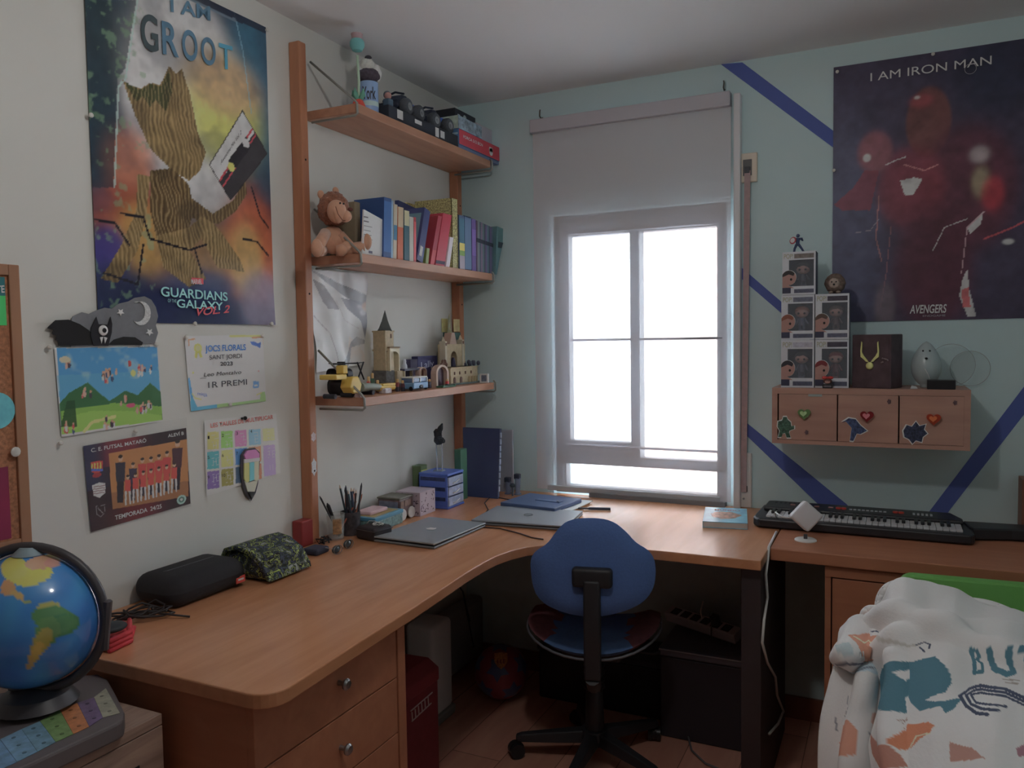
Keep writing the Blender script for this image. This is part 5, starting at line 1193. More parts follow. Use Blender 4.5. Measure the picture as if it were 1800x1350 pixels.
# book at the right of the desk
c_, a_, w_, h_ = rectz([(1233,923),(1320,928),(1317,889),(1253,888)], T+.022)
h_ = .24; c_.y = -.365+.12*1; 
mb_ = thing('paperback_book', 'thick light blue paperback with an orange picture cover beside the black keyboard', 'book', (c_.x-.012,c_.y-.02,T), a_)
g = MB(); g.box(-w_/2,w_/2,-h_/2,h_/2,.002,.020); obj('pages', g, mat((175,170,165),.8,.6), mb_, world=False)
c = None
g = MB(); g.box(-w_/2-.001,w_/2+.001,-h_/2-.002,h_/2,.020,.022); g.box(-w_/2-.001,w_/2+.001,-h_/2-.002,h_/2,0,.002); g.box(-w_/2-.002,-w_/2,-h_/2-.002,h_/2,0,.022); obj('cover', g, mat((95,150,180),.3,.5,noise=.25,scale=25), mb_, world=False)
g = MB(); g.ball((.0,-.01,.0222),.045,24,8,(1.1,1.3,.02),jit=.25,seed=5); obj('cover_picture', g, mat((150,110,90),.35,.5,noise=.45,scale=60), mb_, world=False)
o = text('cover_lettering', 'MUNDO', Vector((-.04,.06,.0226)), Vector((.05,.06,.0226)), Vector((-.04,.085,.0226)), mat((150,80,85),.4,.5), None, bold=True); o.parent = mb_

# keyboard with a neck
kb = thing('electronic_keyboard', 'black electronic keyboard with a neck at its right end, against the wall', 'keyboard', (1.65,-.2,T))
kt = T+.052; PB0, PB1 = at('z',kt,1333,878), at('z',kt,1704,898); KX0, KX1 = XB(1322,-.33,T+.01), XB(1715,-.33,T+.01); YB, YF = -.075, -.335
KBM = mat((36,37,42),.4,.55); kx = lambda u: KX0+(KX1-KX0)*u
g = MB()
prof = [(KX0+.02,YF),(KX0,YF+.03),(KX0+.005,YB-.02),(KX0+.03,YB),(kx(.93),YB),(kx(1.0),YF+.13),(kx(1.0),YF+.02),(kx(.98),YF)]
g.prism(prof, 'z', T+.004, T+.034); 
prof2 = [(KX0+.02,-.205),(KX0+.022,YB-.012),(KX0+.045,YB-.004),(kx(.92),YB-.004),(kx(.965),-.165),(kx(.965),-.205)]
g.prism(prof2, 'z', T+.034, T+.050); obj('body', g, KBM, kb, bevel=.006)
g = MB(); g.prism([(kx(.985),YF+.10),(kx(.965),-.15),(2.245,-.13),(2.27,-.155),(2.27,-.19),(2.24,-.215),(2.10,-.225),(kx(1.0),YF+.075)], 'z', T+.004, T+.040); obj('neck', g, KBM, kb, bevel=.005)
KW0, KW1 = KX0+.042, kx(.952); nk = 32; kw = (KW1-KW0)/nk
for i in range(nk):
    g = MB(); g.box(KW0+i*kw+.0008, KW0+(i+1)*kw-.0008, -.305, -.212, T+.034, T+.0405, .0008, seg=1); obj('white_key', g, mat((200,200,205),.3,.75), kb)
for i in range(nk-1):
    if i % 7 in (0,1,3,4,5):
        g = MB(); g.box(KW0+(i+1)*kw-kw*.28, KW0+(i+1)*kw+kw*.28, -.268, -.212, T+.040, T+.049, .0008, seg=1); obj('black_key', g, BLACKP, kb)
PBT = mat((150,154,160),.4,.6)
for u in (.17,.29,.36): g = MB(); g.box(kx(u)-.008,kx(u)+.008,-.148,-.140,T+.050,T+.0535); obj('button', g, mat((150,110,105),.4,.6), kb)
for u in (.41,.68):
    for s in (-1,1): g = MB(); g.cyl((kx(u)+s*.009,-.150,T+.050),(kx(u)+s*.009,-.150,T+.055),.0085,16); obj('red_button', g, mat((190,60,45),.4,.6), kb, smooth='auto')
for i in range(9): g = MB(); g.box(kx(.45)+i*.0135,kx(.45)+i*.0135+.009,-.158,-.152,T+.050,T+.0535); obj('button', g, PBT, kb)
for j in range(2):
    for i in range(5): g = MB(); g.box(kx(.745)+i*.013,kx(.745)+i*.013+.007,-.150-.016*j,-.144-.016*j,T+.050,T+.0535); obj('button', g, PBT, kb)
g = MB(); a_0 = kx(.20)
for i in range(7): g.box(KX0+.05+i*.016,KX0+.058+i*.016,-.125,-.100,T+.0495,T+.0505)
obj('speaker_grille', g, BLACK, kb)

# white cube speaker on a little stand, with its cable
cc_ = Z(1416,950)
cu = thing('cube_speaker', 'white cube tilted on one corner on a small white foot in front of the keyboard', 'speaker', (cc_.x,cc_.y,T))
g = MB(); g.lathe([(0,0),(.034,0),(.034,.003),(.030,.006),(0,.006)], (cc_.x,cc_.y,T), 24); obj('foot', g, WPLAST, cu, smooth='auto')
g = MB(); g.cyl((cc_.x,cc_.y,T+.006),(cc_.x,cc_.y,T+.020),.006); obj('stem', g, DGREY, cu)
ce_ = Vector((cc_.x,cc_.y,T+.080)); dirc = (C0-ce_).normalized(); az = math.atan2(dirc.y, dirc.x)
M = Matrix.Translation(ce_) @ Matrix.Rotation(az + .30, 4, 'Z') @ Matrix.Rotation(PI/4+.03, 4, 'X') @ Matrix.Rotation(-.25, 4, 'Y')
g = MB(); g.box(-.036,.036,-.036,.036,-.036,.036,.008,M,seg=3); obj('cube_body', g, mat((215,213,218),.4,.9), cu, smooth='auto')
g = MB(); g.tube([(1.405,-.30,T+.004),(1.395,-.31,T+.05),(1.40,-.34,T+.062),(1.425,-.38,T+.055),(1.45,-.41,T+.060),(cc_.x-.035,cc_.y,T+.075)], .0022, 8)
CAB = mat((205,203,200),.5,.8)
one('cable', 'thin white cable looping from the white cube over the keyboard end', 'cable', g, CAB, smooth=True)

# navy art folder in the corner with green book, ruler and papers
na = thing('art_folder', 'tall navy blue folder standing upright in the room corner', 'folder', (.1,-.17,T))
A0, A1 = Z(820,876), Z(876,880); A0.y = min(A0.y,-.17); 
tl, tr = at('y',-.12,817,748), at('y',-.12,882,752)
xa, xb = XB(820,-.20,T+.0), XB(878,-.20,T+.0); zt = at('y',-.10,850,752).z; xc, xd = XB(816,-.10,zt), XB(882,-.10,zt)
g = MB(); g.add([(xa,-.215,T),(xb,-.215,T),(xb,-.200,T),(xa,-.200,T),(xc,-.115,zt),(xd,-.115,zt),(xd,-.100,zt),(xc,-.100,zt)],[(0,3,2,1),(4,5,6,7),(0,1,5,4),(1,2,6,5),(2,3,7,6),(3,0,4,7)]); obj('cover', g, mat((46,54,86),.35,.42), na, bevel=.002)
g = MB(); 
for i in range(9): g.box(xb+.0005+(xd-xb)*i/9,xb+.004+(xd-xb)*i/9,-.212+.0105*i,-.200+.0105*i,T+.03+(zt-T-.04)*i/9,T+.03+(zt-T-.04)*(i+1)/9-.006)
obj('torn_edge', g, mat((120,130,150),.6,.5), na)
g = MB(); xe = XB(903,-.05,T+.15); g.box(xd-.06,xe,-.060,-.050,T,zt-.01); one('white_board', 'pale grey board with a dark edge standing behind the navy folder', 'board', g, mat((140,145,155),.6,.55))
gx0, gx1 = XB(812,-.24,T+.05), XB(823,-.24,T+.05); zg = at('y',-.24,816,787).z
g = MB(); g.box(gx0,gx1,-.30,-.245,T,zg,.002); one('green_book', 'narrow dark green book standing between the blue drawers and the navy folder', 'book', g, mat((50,90,70),.4,.45))
# clips in clear stands
for px, py0, lb, sc_ in ((893,838,'dark clip on a small clear stand nearest the navy folder',1.0),(910,832,'dark clip on a clear stand nearest the window blind',1.0)):
    xx = XB(px,-.10,T+.05); t = thing('desk_clip', lb, 'clip', (xx,-.10,T), 0, 'dark clips in clear stands')
    zt_ = at('y',-.10,px,py0).z
    g = MB(); g.tube([(xx,-.10,T),(xx,-.10,T+.005),(xx,-.10,T+.006),(xx,-.10,zt_-.02)],[.016,.016,.010,.013],14); obj('stand', g, mat((110,125,150),.15,.5,alpha=.55), t, smooth='auto')
    g = MB(); g.box(xx-.014,xx+.012,-.112,-.088,zt_-.024,zt_-.002,.004); obj('clip_head', g, mat((36,44,58),.5,.45), t)
g = MB(); xx = XB(901,-.13,T+.03); g.ball((xx,-.13,T+.044),.012,12,8,(1,1,.8)); g.tube([(xx,-.13,T),(xx,-.13,T+.04)],.004,8); one('desk_pin', 'small dark rounded pin standing between the two clear stands', 'pin', g, mat((40,56,66),.5,.45))

# blue plastic drawer box
bx0, bx1, by0, by1 = .055, .190, -.475, -.345; zt = at('x',bx1,783,835).z
bd = thing('storage_chest', 'small blue plastic chest with three clear drawers standing on the desk', 'drawers', (.12,-.41,T))
BLP = mat((66,92,168),.35,.5)
H = zt-T; g = MB(); g.box(bx0,bx1,by0,by1,zt-.010,zt,.003); g.box(bx0,bx1,by0,by1,T,T+.008,.002); g.box(bx0,bx1-.004,by0,by0+.004,T+.008,zt-.010); g.box(bx0,bx1-.004,by1-.004,by1,T+.008,zt-.010); g.box(bx0,bx0+.004,by0,by1,T+.008,zt-.010)
obj('case', g, BLP, bd)
g = MB()
for i in range(3): z0 = T+.010+i*(H-.022)/3; g.box(bx0+.010,bx1-.012,by0-.0012,by0+.001,z0+(H-.022)/3*.55,z0+(H-.022)/3*.92)
obj('dark_bands', g, mat((44,56,96),.4,.5,noise=.3,scale=50), bd)
for i in range(3):
    z0 = T+.010+i*(H-.022)/3; z1 = z0+(H-.022)/3-.004
    g = MB(); g.box(bx1-.012,bx1+.001,by0+.006,by1-.006,z0,z1,.003); dw = obj('drawer', g, mat((130,140,165),.2,.5,noise=.2,scale=40), bd)
    g = MB(); ym_ = (by0+by1)/2; g.tube([(bx1+.002,ym_-.028,z0+.010),(bx1+.007,ym_-.010,z0+.013),(bx1+.010,ym_+.008,z0+.021),(bx1+.002,ym_+.030,z0+.019)],.0022,6); obj('pull', g, mat((190,200,215),.2,.6), dw, smooth=True)
# dark model on a clear stand on top of it
fx, fy = .12, -.42; fz = zt+.001
dm = thing('toy_model', 'dark toy creature model on a tall clear stand on the blue drawer chest', 'toy', (fx,fy,fz))
zb_ = at('x',fx,782,778).z
g = MB(); g.tube([(fx-.010,fy,fz),(fx-.012,fy,zb_-.002)],.003,8); g.tube([(fx+.012,fy+.004,fz),(fx+.012,fy+.004,zb_)],.003,8); g.box(fx-.02,fx+.02,fy-.015,fy+.015,fz,fz+.004); obj('clear_stand', g, mat((190,200,215),.1,.8,alpha=.4), dm)
zt_ = at('x',fx,785,742).z; hh = zt_-zb_
g = MB(); g.ball((fx,fy,zb_+hh*.20),hh*.26,14,10,(.9,.9,.9),jit=.3,seed=2); g.ball((fx-.002,fy-.004,zb_+hh*.52),hh*.20,12,8,(1,1,1.2),jit=.3,seed=3); g.tube([(fx,fy,zb_+hh*.55),(fx+.006,fy+.006,zb_+hh*.8),(fx+.010,fy+.014,zb_+hh)],[hh*.16,hh*.13,hh*.03],8)
g.tube([(fx,fy,zb_+hh*.15),(fx+.012,fy+.022,zb_+hh*.12)],[hh*.14,hh*.1],8); obj('dark_body', g, mat((26,34,42),.6,.45), dm)
g = MB(); g.ball((fx+.012,fy+.006,zb_+hh*.62),.004,8,6); obj('pale_eye', g, M_WHITE, dm)
g = MB(); ya_, yb_ = Y(731,.02,T+.10), Y(742,.02,T+.10); z2 = at('x',.02,737,817).z; g.box(.004,.045,ya_,yb_,T,z2,.001,seg=1)
yb__ = one('thin_book', 'thin green and yellow book standing behind the patterned carton', 'book', g, mat((80,100,66),.5,.45))
g = MB(); g.box(.0452,.0458,ya_+.002,yb_-.002,T+.06,z2-.018); obj('yellow_label', g, mat((165,160,80),.5,.45), yb__)
# patterned carton
cx0, cx1 = .045, .155; cy0, cy1 = Y(739,.155,T), Y(766,.155,T)-.002; cy1 = min(cy1, by0-.004); zt2 = at('x',.155,752,862).z
pcx = boxthing('patterned_carton', 'pale pink carton printed with small dark bones beside the retro car tin', 'box', cx0,cx1,cy0,cy1,T,zt2, mat((165,150,160),.5,.55,noise=.0))
R = random.Random(4); g = MB()
for i in range(26):
    yy = R.uniform(cy0+.006,cy1-.006); zz = R.uniform(T+.006,zt2-.006); s = R.uniform(.002,.0045); a = R.uniform(0,PI)
    g.slab([(cx1+.0004,yy+s*math.cos(a+k*PI/2)*(1.6 if k % 2 else .6),zz+s*math.sin(a+k*PI/2)*(1.6 if k % 2 else .6)) for k in range(4)],(1,0,0),.0004)
for i in range(22):
    xx = R.uniform(cx0+.006,cx1-.006); zz = R.uniform(T+.006,zt2-.006); s = R.uniform(.002,.0045); a = R.uniform(0,PI)
    g.slab([(xx+s*math.cos(a+k*PI/2)*(1.6 if k % 2 else .6),cy0-.0004,zz+s*math.sin(a+k*PI/2)*(1.6 if k % 2 else .6)) for k in range(4)],(0,-1,0),.0004)
obj('bone_print', g, mat((70,52,66),.5,.5), pcx)
# retro car tin with round wheels
tx0, tx1 = .030, .128; ty0, ty1 = Y(701,.128,T)+.0, cy0-.004; ty0 = Y(703,.128,T); zt3 = at('x',.128,715,872).z
tn = thing('car_shaped_tin', 'brown retro car shaped tin with white wheels on the desk', 'tin', (.08,(ty0+ty1)/2,T))
TB_ = mat((86,66,66),.35,.5,noise=.35,scale=60)
g = MB(); g.box(tx0,tx1,ty0,ty1,T+.010,zt3-.006,.006); obj('tin_body', g, TB_, tn)
g = MB(); g.box(tx0-.002,tx1+.002,ty0-.003,ty1,zt3-.008,zt3,.004); obj('lid', g, mat((84,82,70),.35,.5,noise=.15,scale=40), tn)
g = MB(); g.box(tx0+.008,tx1-.008,ty0-.0012,ty0,T+.045,zt3-.014); obj('windscreen', g, mat((96,100,116),.3,.5,noise=.25,scale=60), tn)
g = MB(); g.box(tx1,tx1+.0012,ty0+.008,ty0+.026,T+.045,zt3-.014); g.box(tx1,tx1+.0012,ty0+.034,ty1-.02,T+.050,zt3-.014); obj('side_window', g, mat((120,96,84),.3,.5,noise=.3,scale=60), tn)
for yy in (ty0+.014, ty1-.022):
    g = MB(); M = Matrix.Translation((tx1+.001, yy, T+.022)) @ Matrix.Rotation(PI/2, 4, 'Y'); g.lathe([(.013,0),(.021,0),(.022,.004),(.020,.007),(.014,.007)], (0,0,0), 24, M); w = obj('wheel', g, mat((180,178,175),.4,.6), tn, smooth='auto')
    g = MB(); g.cyl((tx1+.001,yy,T+.022),(tx1+.006,yy,T+.022),.0145,20); obj('hub', g, mat((70,56,54),.4,.5), w)
# low tins in front
for (pa, pb, x0, x1, zt_, cc, lb, lid) in ((652,690,.060,.150,T+.052,(90,120,120),'low turquoise and yellow patterned tin in front of the car shaped tin',(150,130,80)),):
    y0_, y1_ = Y(660,x1,T), ty0-.012
    t = thing('tin_box', lb, 'tin', ((x0+x1)/2,(y0_+y1_)/2,T)); g = MB(); g.box(x0,x1,y0_,y1_,T,zt_-.012,.004); obj('tin_body', g, mat(cc,.35,.5,noise=.4,scale=90), t)
    g = MB(); g.box(x0-.002,x1+.002,y0_-.002,y1_+.002,zt_-.014,zt_,.003); ld_ = obj('lid', g, mat((60,120,145),.3,.5), t); g = MB(); g.box(x0+.012,x1-.012,y0_+.012,y1_-.012,zt_,zt_+.0008); obj('lid_picture', g, mat(lid,.4,.5), ld_)
g = MB(); y0_, y1_ = Y(650,.11,T+.055), Y(676,.10,T+.06); g.box(.050,.115,y0_,y1_,T+.053,T+.066,.004); one('pink_eraser_block', 'pale pink block lying on the turquoise tin', 'eraser', g, mat((180,150,155),.6,.55))
g = MB(); g.box(.020,.056,Y(640,.05,T+.03),Y(662,.05,T+.03),T,T+.058,.004); one('dark_tin', 'dark tin behind the turquoise tin next to the pencil pot', 'tin', g, mat((50,56,66),.35,.45,noise=.2,scale=60))

# pencil pot and glass
def pencil(p, top, r, col, lab, grp, nm='pencil', tipc=None, rt=None):
    p = Vector(p); top = Vector(top); t = thing(nm, lab, 'pencil', p, 0, grp); d = (top-p).normalized()
    g = MB(); g.tube([p, top-d*.012],[r, r if rt is None else rt], 8); obj('barrel', g, mat(col,.4,.5), t)
    g = MB(); g.tube([top-d*.012, top],[r if rt is None else rt, .0008], 8); obj('tip', g, mat(tipc or (170,140,110),.5,.5), t)
px_, py_ = .075, Y(616,.075,T+.05)
pp = thing('pencil_pot', 'dark patterned round pencil pot full of pencils by the shelving upright', 'pot', (px_,py_,T))
zp_ = at('x',px_,617,898).z; ro = .034
g = MB(); g.lathe([(0,0),(ro,0),(ro,zp_-T),(ro-.002,zp_-T),(ro-.002,.004),(0,.004)], (px_,py_,T), 24); obj('pot_body', g, mat((52,48,52),.5,.45,noise=.5,scale=60), pp, smooth='auto')
PC = [(598,856,(40,44,52),'dark'),(603,853,(46,66,72),'dark green'),(607,853,(44,48,60),'black'),(612,857,(52,66,84),'slate'),(616,864,(160,84,54),'orange brown'),(619,860,(60,50,50),'dark brown'),(622,866,(178,120,84),'tan'),(626,858,(44,44,50),'charcoal'),(628,848,(50,54,58),'tall dark'),(630,862,(150,70,50),'reddish'),(633,868,(140,76,50),'rust coloured'),(609,862,(50,80,84),'teal')]
for i, (qx, qy, cc, nm_) in enumerate(PC):
    yy = Y(qx, px_, 1.0); a = i*2.4; bx_ = px_+.018*math.cos(a); by_ = py_+.018*math.sin(a)
    tp_ = at('x', px_, qx, qy); tp_.x = px_ + .020*math.cos(a)
    pencil((bx_,by_,T+.006), tp_, .0034 if i % 3 else .0048, cc, '%s pencil number %d from the left in the dark pot' % (nm_, sorted([q[0] for q in PC]).index(qx)+1), 'pencils in the dark pot', tipc=(170,150,130) if i % 2 else cc)
gx_, gy_ = .070, Y(590,.070,T+.05); zg_ = at('x',gx_,590,903).z; gy_ = min(gy_, py_-.070)
gl = thing('glass_jar', 'clear glass with a brown picture holding pens, beside the shelving upright', 'glass', (gx_,gy_,T))
rg = .031
g = MB(); g.lathe([(0,0),(rg*.85,0),(rg,zg_-T),(rg-.0018,zg_-T),(rg*.85-.0018,.005),(0,.005)], (gx_,gy_,T), 28); obj('glass_body', g, mat((215,225,225),.05,.9,alpha=.28), gl, smooth='auto')
dv = (Vector((C0.x,C0.y,0))-Vector((gx_,gy_,0))).normalized(); g = MB(); vs = []; an0 = math.atan2(dv.y,dv.x)
for j in range(5):
    for i in range(9): a = an0 + .2 + (i-4)*.13; vs.append((gx_+rg*.97*math.cos(a), gy_+rg*.97*math.sin(a), T+.022+j*.013))
g.add(vs, [(j*9+i,j*9+i+1,(j+1)*9+i+1,(j+1)*9+i) for j in range(4) for i in range(8)]); obj('glass_picture', g, mat((140,105,70),.5,.5,noise=.4,scale=90), gl)
for qx, qy, cc, lb_, zz in ((562,872,(36,38,42),'long dark brush leaning left out of the clear glass',.9),(575,884,(30,32,36),'thick black marker leaning left in the clear glass',.9)):
    tp_ = at('x', gx_, qx, qy); pencil((gx_+.004,gy_+.014,T+.008), tp_, .0022 if qx < 570 else .006, cc, lb_, 'pens in the clear glass', nm='pen', tipc=cc, rt=.0030 if qx < 570 else .0065)
tp_ = at('x', .09, 627, 881); pencil((gx_+.006,gy_-.006,T+.01), tp_, .0030, (130,64,44), 'thin red brown pencil leaning right out of the clear glass', 'pens in the clear glass', tipc=(170,120,90))

# black pouch with a white cable on top
q = [Z(622,948),(0,0)]; pb_ = thing('black_pouch', 'small black zipped pouch lying beside the silver laptop', 'pouch', (.19,-.96,T))
A_, B_, C_ = Z(622,950), Z(657,957), Z(690,942); ang = math.atan2(B_.y-A_.y, B_.x-A_.x)
M = Matrix.Translation(((A_.x+C_.x)/2, (A_.y+C_.y)/2, T)) @ Matrix.Rotation(ang, 4, 'Z')
g = MB(); g.box(-.046,.046,-.040,.048,0,.044,.012,M,seg=4); obj('pouch_body', g, mat((38,33,36),.7,.5,noise=.1,scale=60), pb_, smooth='auto')
g = MB(); g.tube([M @ Vector(p) for p in ((-.046,-.0405,.034),(.0,-.0412,.034),(.0462,-.0405,.034),(.0468,.0,.034),(.0465,.046,.034))],.0012,6); obj('zip', g, mat((60,56,58),.5,.5), pb_)
wc_ = [M @ Vector((.010+.022*math.cos(a*PI/8)*(1-.02*a), .012+.018*math.sin(a*PI/8), .0465+.0012*(a % 3))) for a in range(30)]
g = MB(); g.tube([M @ Vector(p) for p in ((-.075,.02,.004),(-.060,.02,.030),(-.040,.02,.050),(-.015,.022,.052))] + wc_, .0016, 6); one('white_cable', 'thin white cable coiled on the small black pouch', 'cable', g, CAB, smooth=True)
# sunglasses
sg = thing('sunglasses', 'folded dark sunglasses with thin arms lying by the shelving upright', 'glasses', Z(585,972))
def gz(px, py, z): return at('z', T+z, px, py)
L1, L2 = gz(591,968,.010), gz(611,958,.010)
for L_ in (L1, L2):
    g = MB(); g.ball((L_.x,L_.y,T+.014),.017,16,8,(.5,1.15,.75)); obj('lens', g, mat((44,52,56),.15,.5), sg, smooth=True)
    g = MB(); g.tube([(L_.x+.007,L_.y+.020*math.cos(a*PI/8),T+.014+.0135*math.sin(a*PI/8)) for a in range(17)],.0014,6); obj('rim', g, mat((90,82,80),.3,.5), sg)
g = MB(); e_ = gz(560,961,.014); g.tube([(L1.x,L1.y-.018,T+.020),e_,gz(552,964,.006)],.0014,6); e2 = gz(616,948,.016); g.tube([(L2.x,L2.y+.018,T+.020),e2],.0016,6); obj('arms', g, mat((110,100,96),.3,.5), sg)
g = MB(); c2 = gz(556,972,.0); g.box(c2.x-.03,c2.x+.03,c2.y-.035,c2.y+.03,T,T+.020,.007); one('glasses_pouch', 'dark blue soft pouch between the patterned pencil case and the sunglasses', 'pouch', g, mat((38,40,56),.8,.5))
g = MB(); c3 = gz(572,955,.0); R = random.Random(8)
pts = [(c3.x+.02*math.cos(i*1.9)*(1-.1*(i % 3))-.005, c3.y+.03*math.sin(i*1.3), T+.004+.007*(i % 3)) for i in range(16)]; g.tube(pts,.0022,6); one('cord', 'small tangle of dark cord behind the sunglasses', 'cord', g, BLACK, smooth=True)
# small red box behind the upright
A = at('x',.03,524,917); B = at('x',.03,545,950); g = MB(); g.box(.004,.045,A.y,B.y-.0,T,A.z,.004); one('red_box', 'small red box against the wall at the foot of the near upright', 'box', g, mat((120,34,34),.4,.5))
# patterned pencil case
def pillow(name, x0,x1,y0,y1,z0,z1,m,parent,bev=.03,seg=5,M=None,lean=0.0):
    g = MB(); g.box(x0,x1,y0,y1,z0,z1,bev,M,seg=seg)
    if lean: g.v = [(v[0]-lean*(v[2]-z0), v[1], v[2]) for v in g.v]
    return obj(name, g, m, parent, smooth='auto')
c0_, c1_ = Z(441,1022), Z(553,1000); yy0, yy1 = c0_.y-.005, c1_.y-.0
zt4 = at('x',.09,490,932).z
CAMO = mat((52,62,54),.8,.5,noise=.0)
def camo_mat():
    m = bpy.data.materials.new('printed_cloth'); m.use_nodes = True; nt = m.node_tree; b = nt.nodes['Principled BSDF']; b.inputs['Roughness'].default_value = .75
    tc = nt.nodes.new('ShaderNodeTexCoord'); n = nt.nodes.new('ShaderNodeTexNoise'); n.inputs['Scale'].default_value = 38; n.inputs['Detail'].default_value = 3; n.inputs['Distortion'].default_value = 1.2
    v = nt.nodes.new('ShaderNodeTexVoronoi'); v.inputs['Scale'].default_value = 55
    nt.links.new(tc.outputs['Object'], n.inputs['Vector']); nt.links.new(tc.outputs['Object'], v.inputs['Vector'])
    r = nt.nodes.new('ShaderNodeValToRGB'); r.color_ramp.interpolation = 'CONSTANT'; els = [(0,(24,26,26)),(.40,(36,46,38)),(.50,(56,66,84)),(.56,(26,26,28)),(.62,(130,145,70)),(.66,(40,50,40)),(.72,(120,124,120))]
    while len(r.color_ramp.elements) < len(els): r.color_ramp.elements.new(.5)
    for e, (p, c) in zip(r.color_ramp.elements, els): e.position = p; e.color = (*alb(c,.55),1)
    mx = nt.nodes.new('ShaderNodeMath'); mx.operation = 'MULTIPLY_ADD'; mx.inputs[1].default_value = .16; nt.links.new(v.outputs['Distance'], mx.inputs[0]); nt.links.new(n.outputs['Fac'], mx.inputs[2])
    nt.links.new(mx.outputs[0], r.inputs['Fac']); nt.links.new(r.outputs['Color'], b.inputs['Base Color']); return m
CM = camo_mat()
pc_ = thing('patterned_pencil_case', 'large black and green patterned pencil case with a flap, next to the upright', 'pencil case', (.13,(yy0+yy1)/2,T))
pillow('case_body', .030,.215,yy0+.004,yy1-.004,T,zt4-.018,CM,pc_,.028,5)
g = MB(); pr = [(.045,zt4-.040),(.060,zt4-.012),(.105,zt4),(.150,zt4-.008),(.195,zt4-.034),(.222,zt4-.075),(.226,zt4-.090),(.216,zt4-.090),(.186,zt4-.044),(.145,zt4-.020),(.105,zt4-.012),(.065,zt4-.022),(.052,zt4-.044)]
v_ = [(p[0], yy0-.001, p[1]) for p in pr] + [(p[0], yy1+.001, p[1]) for p in pr]; n_ = len(pr)
g.add(v_, [tuple(range(n_)), tuple(range(2*n_-1,n_-1,-1))] + [(i,i+n_,(i+1)%n_+n_,(i+1)%n_) for i in range(n_)]); obj('flap', g, CM, pc_, bevel=.002)
yc_ = yy0+.035; g = MB(); g.box(.216,.222,yc_-.014,yc_+.014,T+.030,zt4-.070,.002); obj('strap', g, mat((120,135,40),.6,.45), pc_, label='yellow green strap')
g = MB(); g.box(.216,.221,yy1-.045,yy1-.020,T+.028,zt4-.075,.002); obj('strap', g, mat((70,74,70),.6,.45), pc_, label='grey strap')
# black pencil case
c0_, c1_ = Z(332,1073), Z(442,1030); yy2, yy3 = c0_.y-.03, yy0-.012; zt5 = at('x',.09,400,969).z
bc = thing('black_pencil_case', 'large plain black zipped case with a small red tag against the left wall', 'pencil case', (.10,(yy2+yy3)/2,T))
pillow('case_body', .012,.172,yy2,yy3,T,zt5-.004,mat((31,30,34),.8,.55,noise=.06,scale=80),bc,.040,6,lean=.10)
A = at('x',.172,420,1010); B = at('x',.172,434,1026); ym_ = (A.y+B.y)/2; zm_ = (A.z+B.z)/2
g = MB(); g.box(.1655,.1675,ym_-.019,ym_+.013,zm_-.009,zm_+.009); tg = obj('red_tag', g, mat((180,60,50),.5,.45), bc)
g = MB(); g.box(.1672,.1682,ym_-.013,ym_+.007,zm_-.002,zm_+.003); obj('tag_lettering', g, LWHITE, tg)
g = MB(); g.tube([(.050,yy2+.03,zt5-.010),(.080,yy2+.06,zt5-.004),(.085,yy3-.05,zt5-.004)],.0018,6); zp_o = obj('zip', g, mat((56,56,60),.4,.5), bc)
g = MB(); p_ = at('x',.09,332,1002); g.box(.085,.100,p_.y-.008,p_.y+.004,zt5-.022,zt5-.010,.002); obj('zip_pull', g, STEEL, zp_o)
# cable tangle
cc0 = Z(258,1086); R = random.Random(12); pts = []
for i in range(60):
    a = i*.62; r = .038+.022*math.sin(i*.37)
    pts.append((cc0.x-.005+r*.9*math.cos(a), cc0.y-.005+r*1.1*math.sin(a*1.03), T+.005+.016*(.5+.5*math.sin(i*.81))+.010*(i % 7 == 3)))
pts = [(p[0], min(p[1], yy2-.006), p[2]) for p in pts] + [(cc0.x+.065,yy2-.03,T+.010),(cc0.x+.10,yy2-.01,T+.004)]
g = MB(); g.tube(pts,.0026,6); one('cable_tangle', 'tangled black cable on the desk left of the black pencil case', 'cable', g, mat((36,30,32),.5,.5), smooth=True)
# red cloth with a dark pad on it
g = MB(); n1 = 14; vs = []; corners = [Z(172,1150), Z(232,1133), Z(240,1104), Z(200,1098)]
for j in range(n1+1):
    for i in range(n1+1):
        u, v = i/n1, j/n1; p = (corners[0]*(1-u)+corners[1]*u)*(1-v) + (corners[3]*(1-u)+corners[2]*u)*v
        e = min(u,1-u,v,1-v); vs.append((max(.012,p.x), max(-2.03,p.y), T+.004+min(1,e*5)*(.018+.005*math.sin(u*9+v*4)+.003*math.sin(v*13))))
g.add(vs, [(j*(n1+1)+i,j*(n1+1)+i+1,(j+1)*(n1+1)+i+1,(j+1)*(n1+1)+i) for j in range(n1) for i in range(n1)])
for k in range(3): g.tube([(corners[0].x+.02, corners[0].y+.012, T+.006+.010*k),(corners[1].x-.01,corners[1].y+.004,T+.006+.010*k),(corners[2].x-.01,corners[2].y-.01,T+.006+.008*k)],[.006,.0065,.005],8)
one('red_cloth', 'folded red cloth on the near corner of the desk behind the globe', 'cloth', g, mat((150,34,42),.85,.42,noise=.15,scale=40), smooth=True)
g = MB(); p_ = at('z',T+.045,196,1101); g.ball((p_.x,p_.y,T+.043),.030,20,10,(1.0,1.1,.34)); one('dark_pad', 'small dark rounded pad lying on the red cloth', 'pad', g, mat((34,38,42),.6,.45), smooth=True)
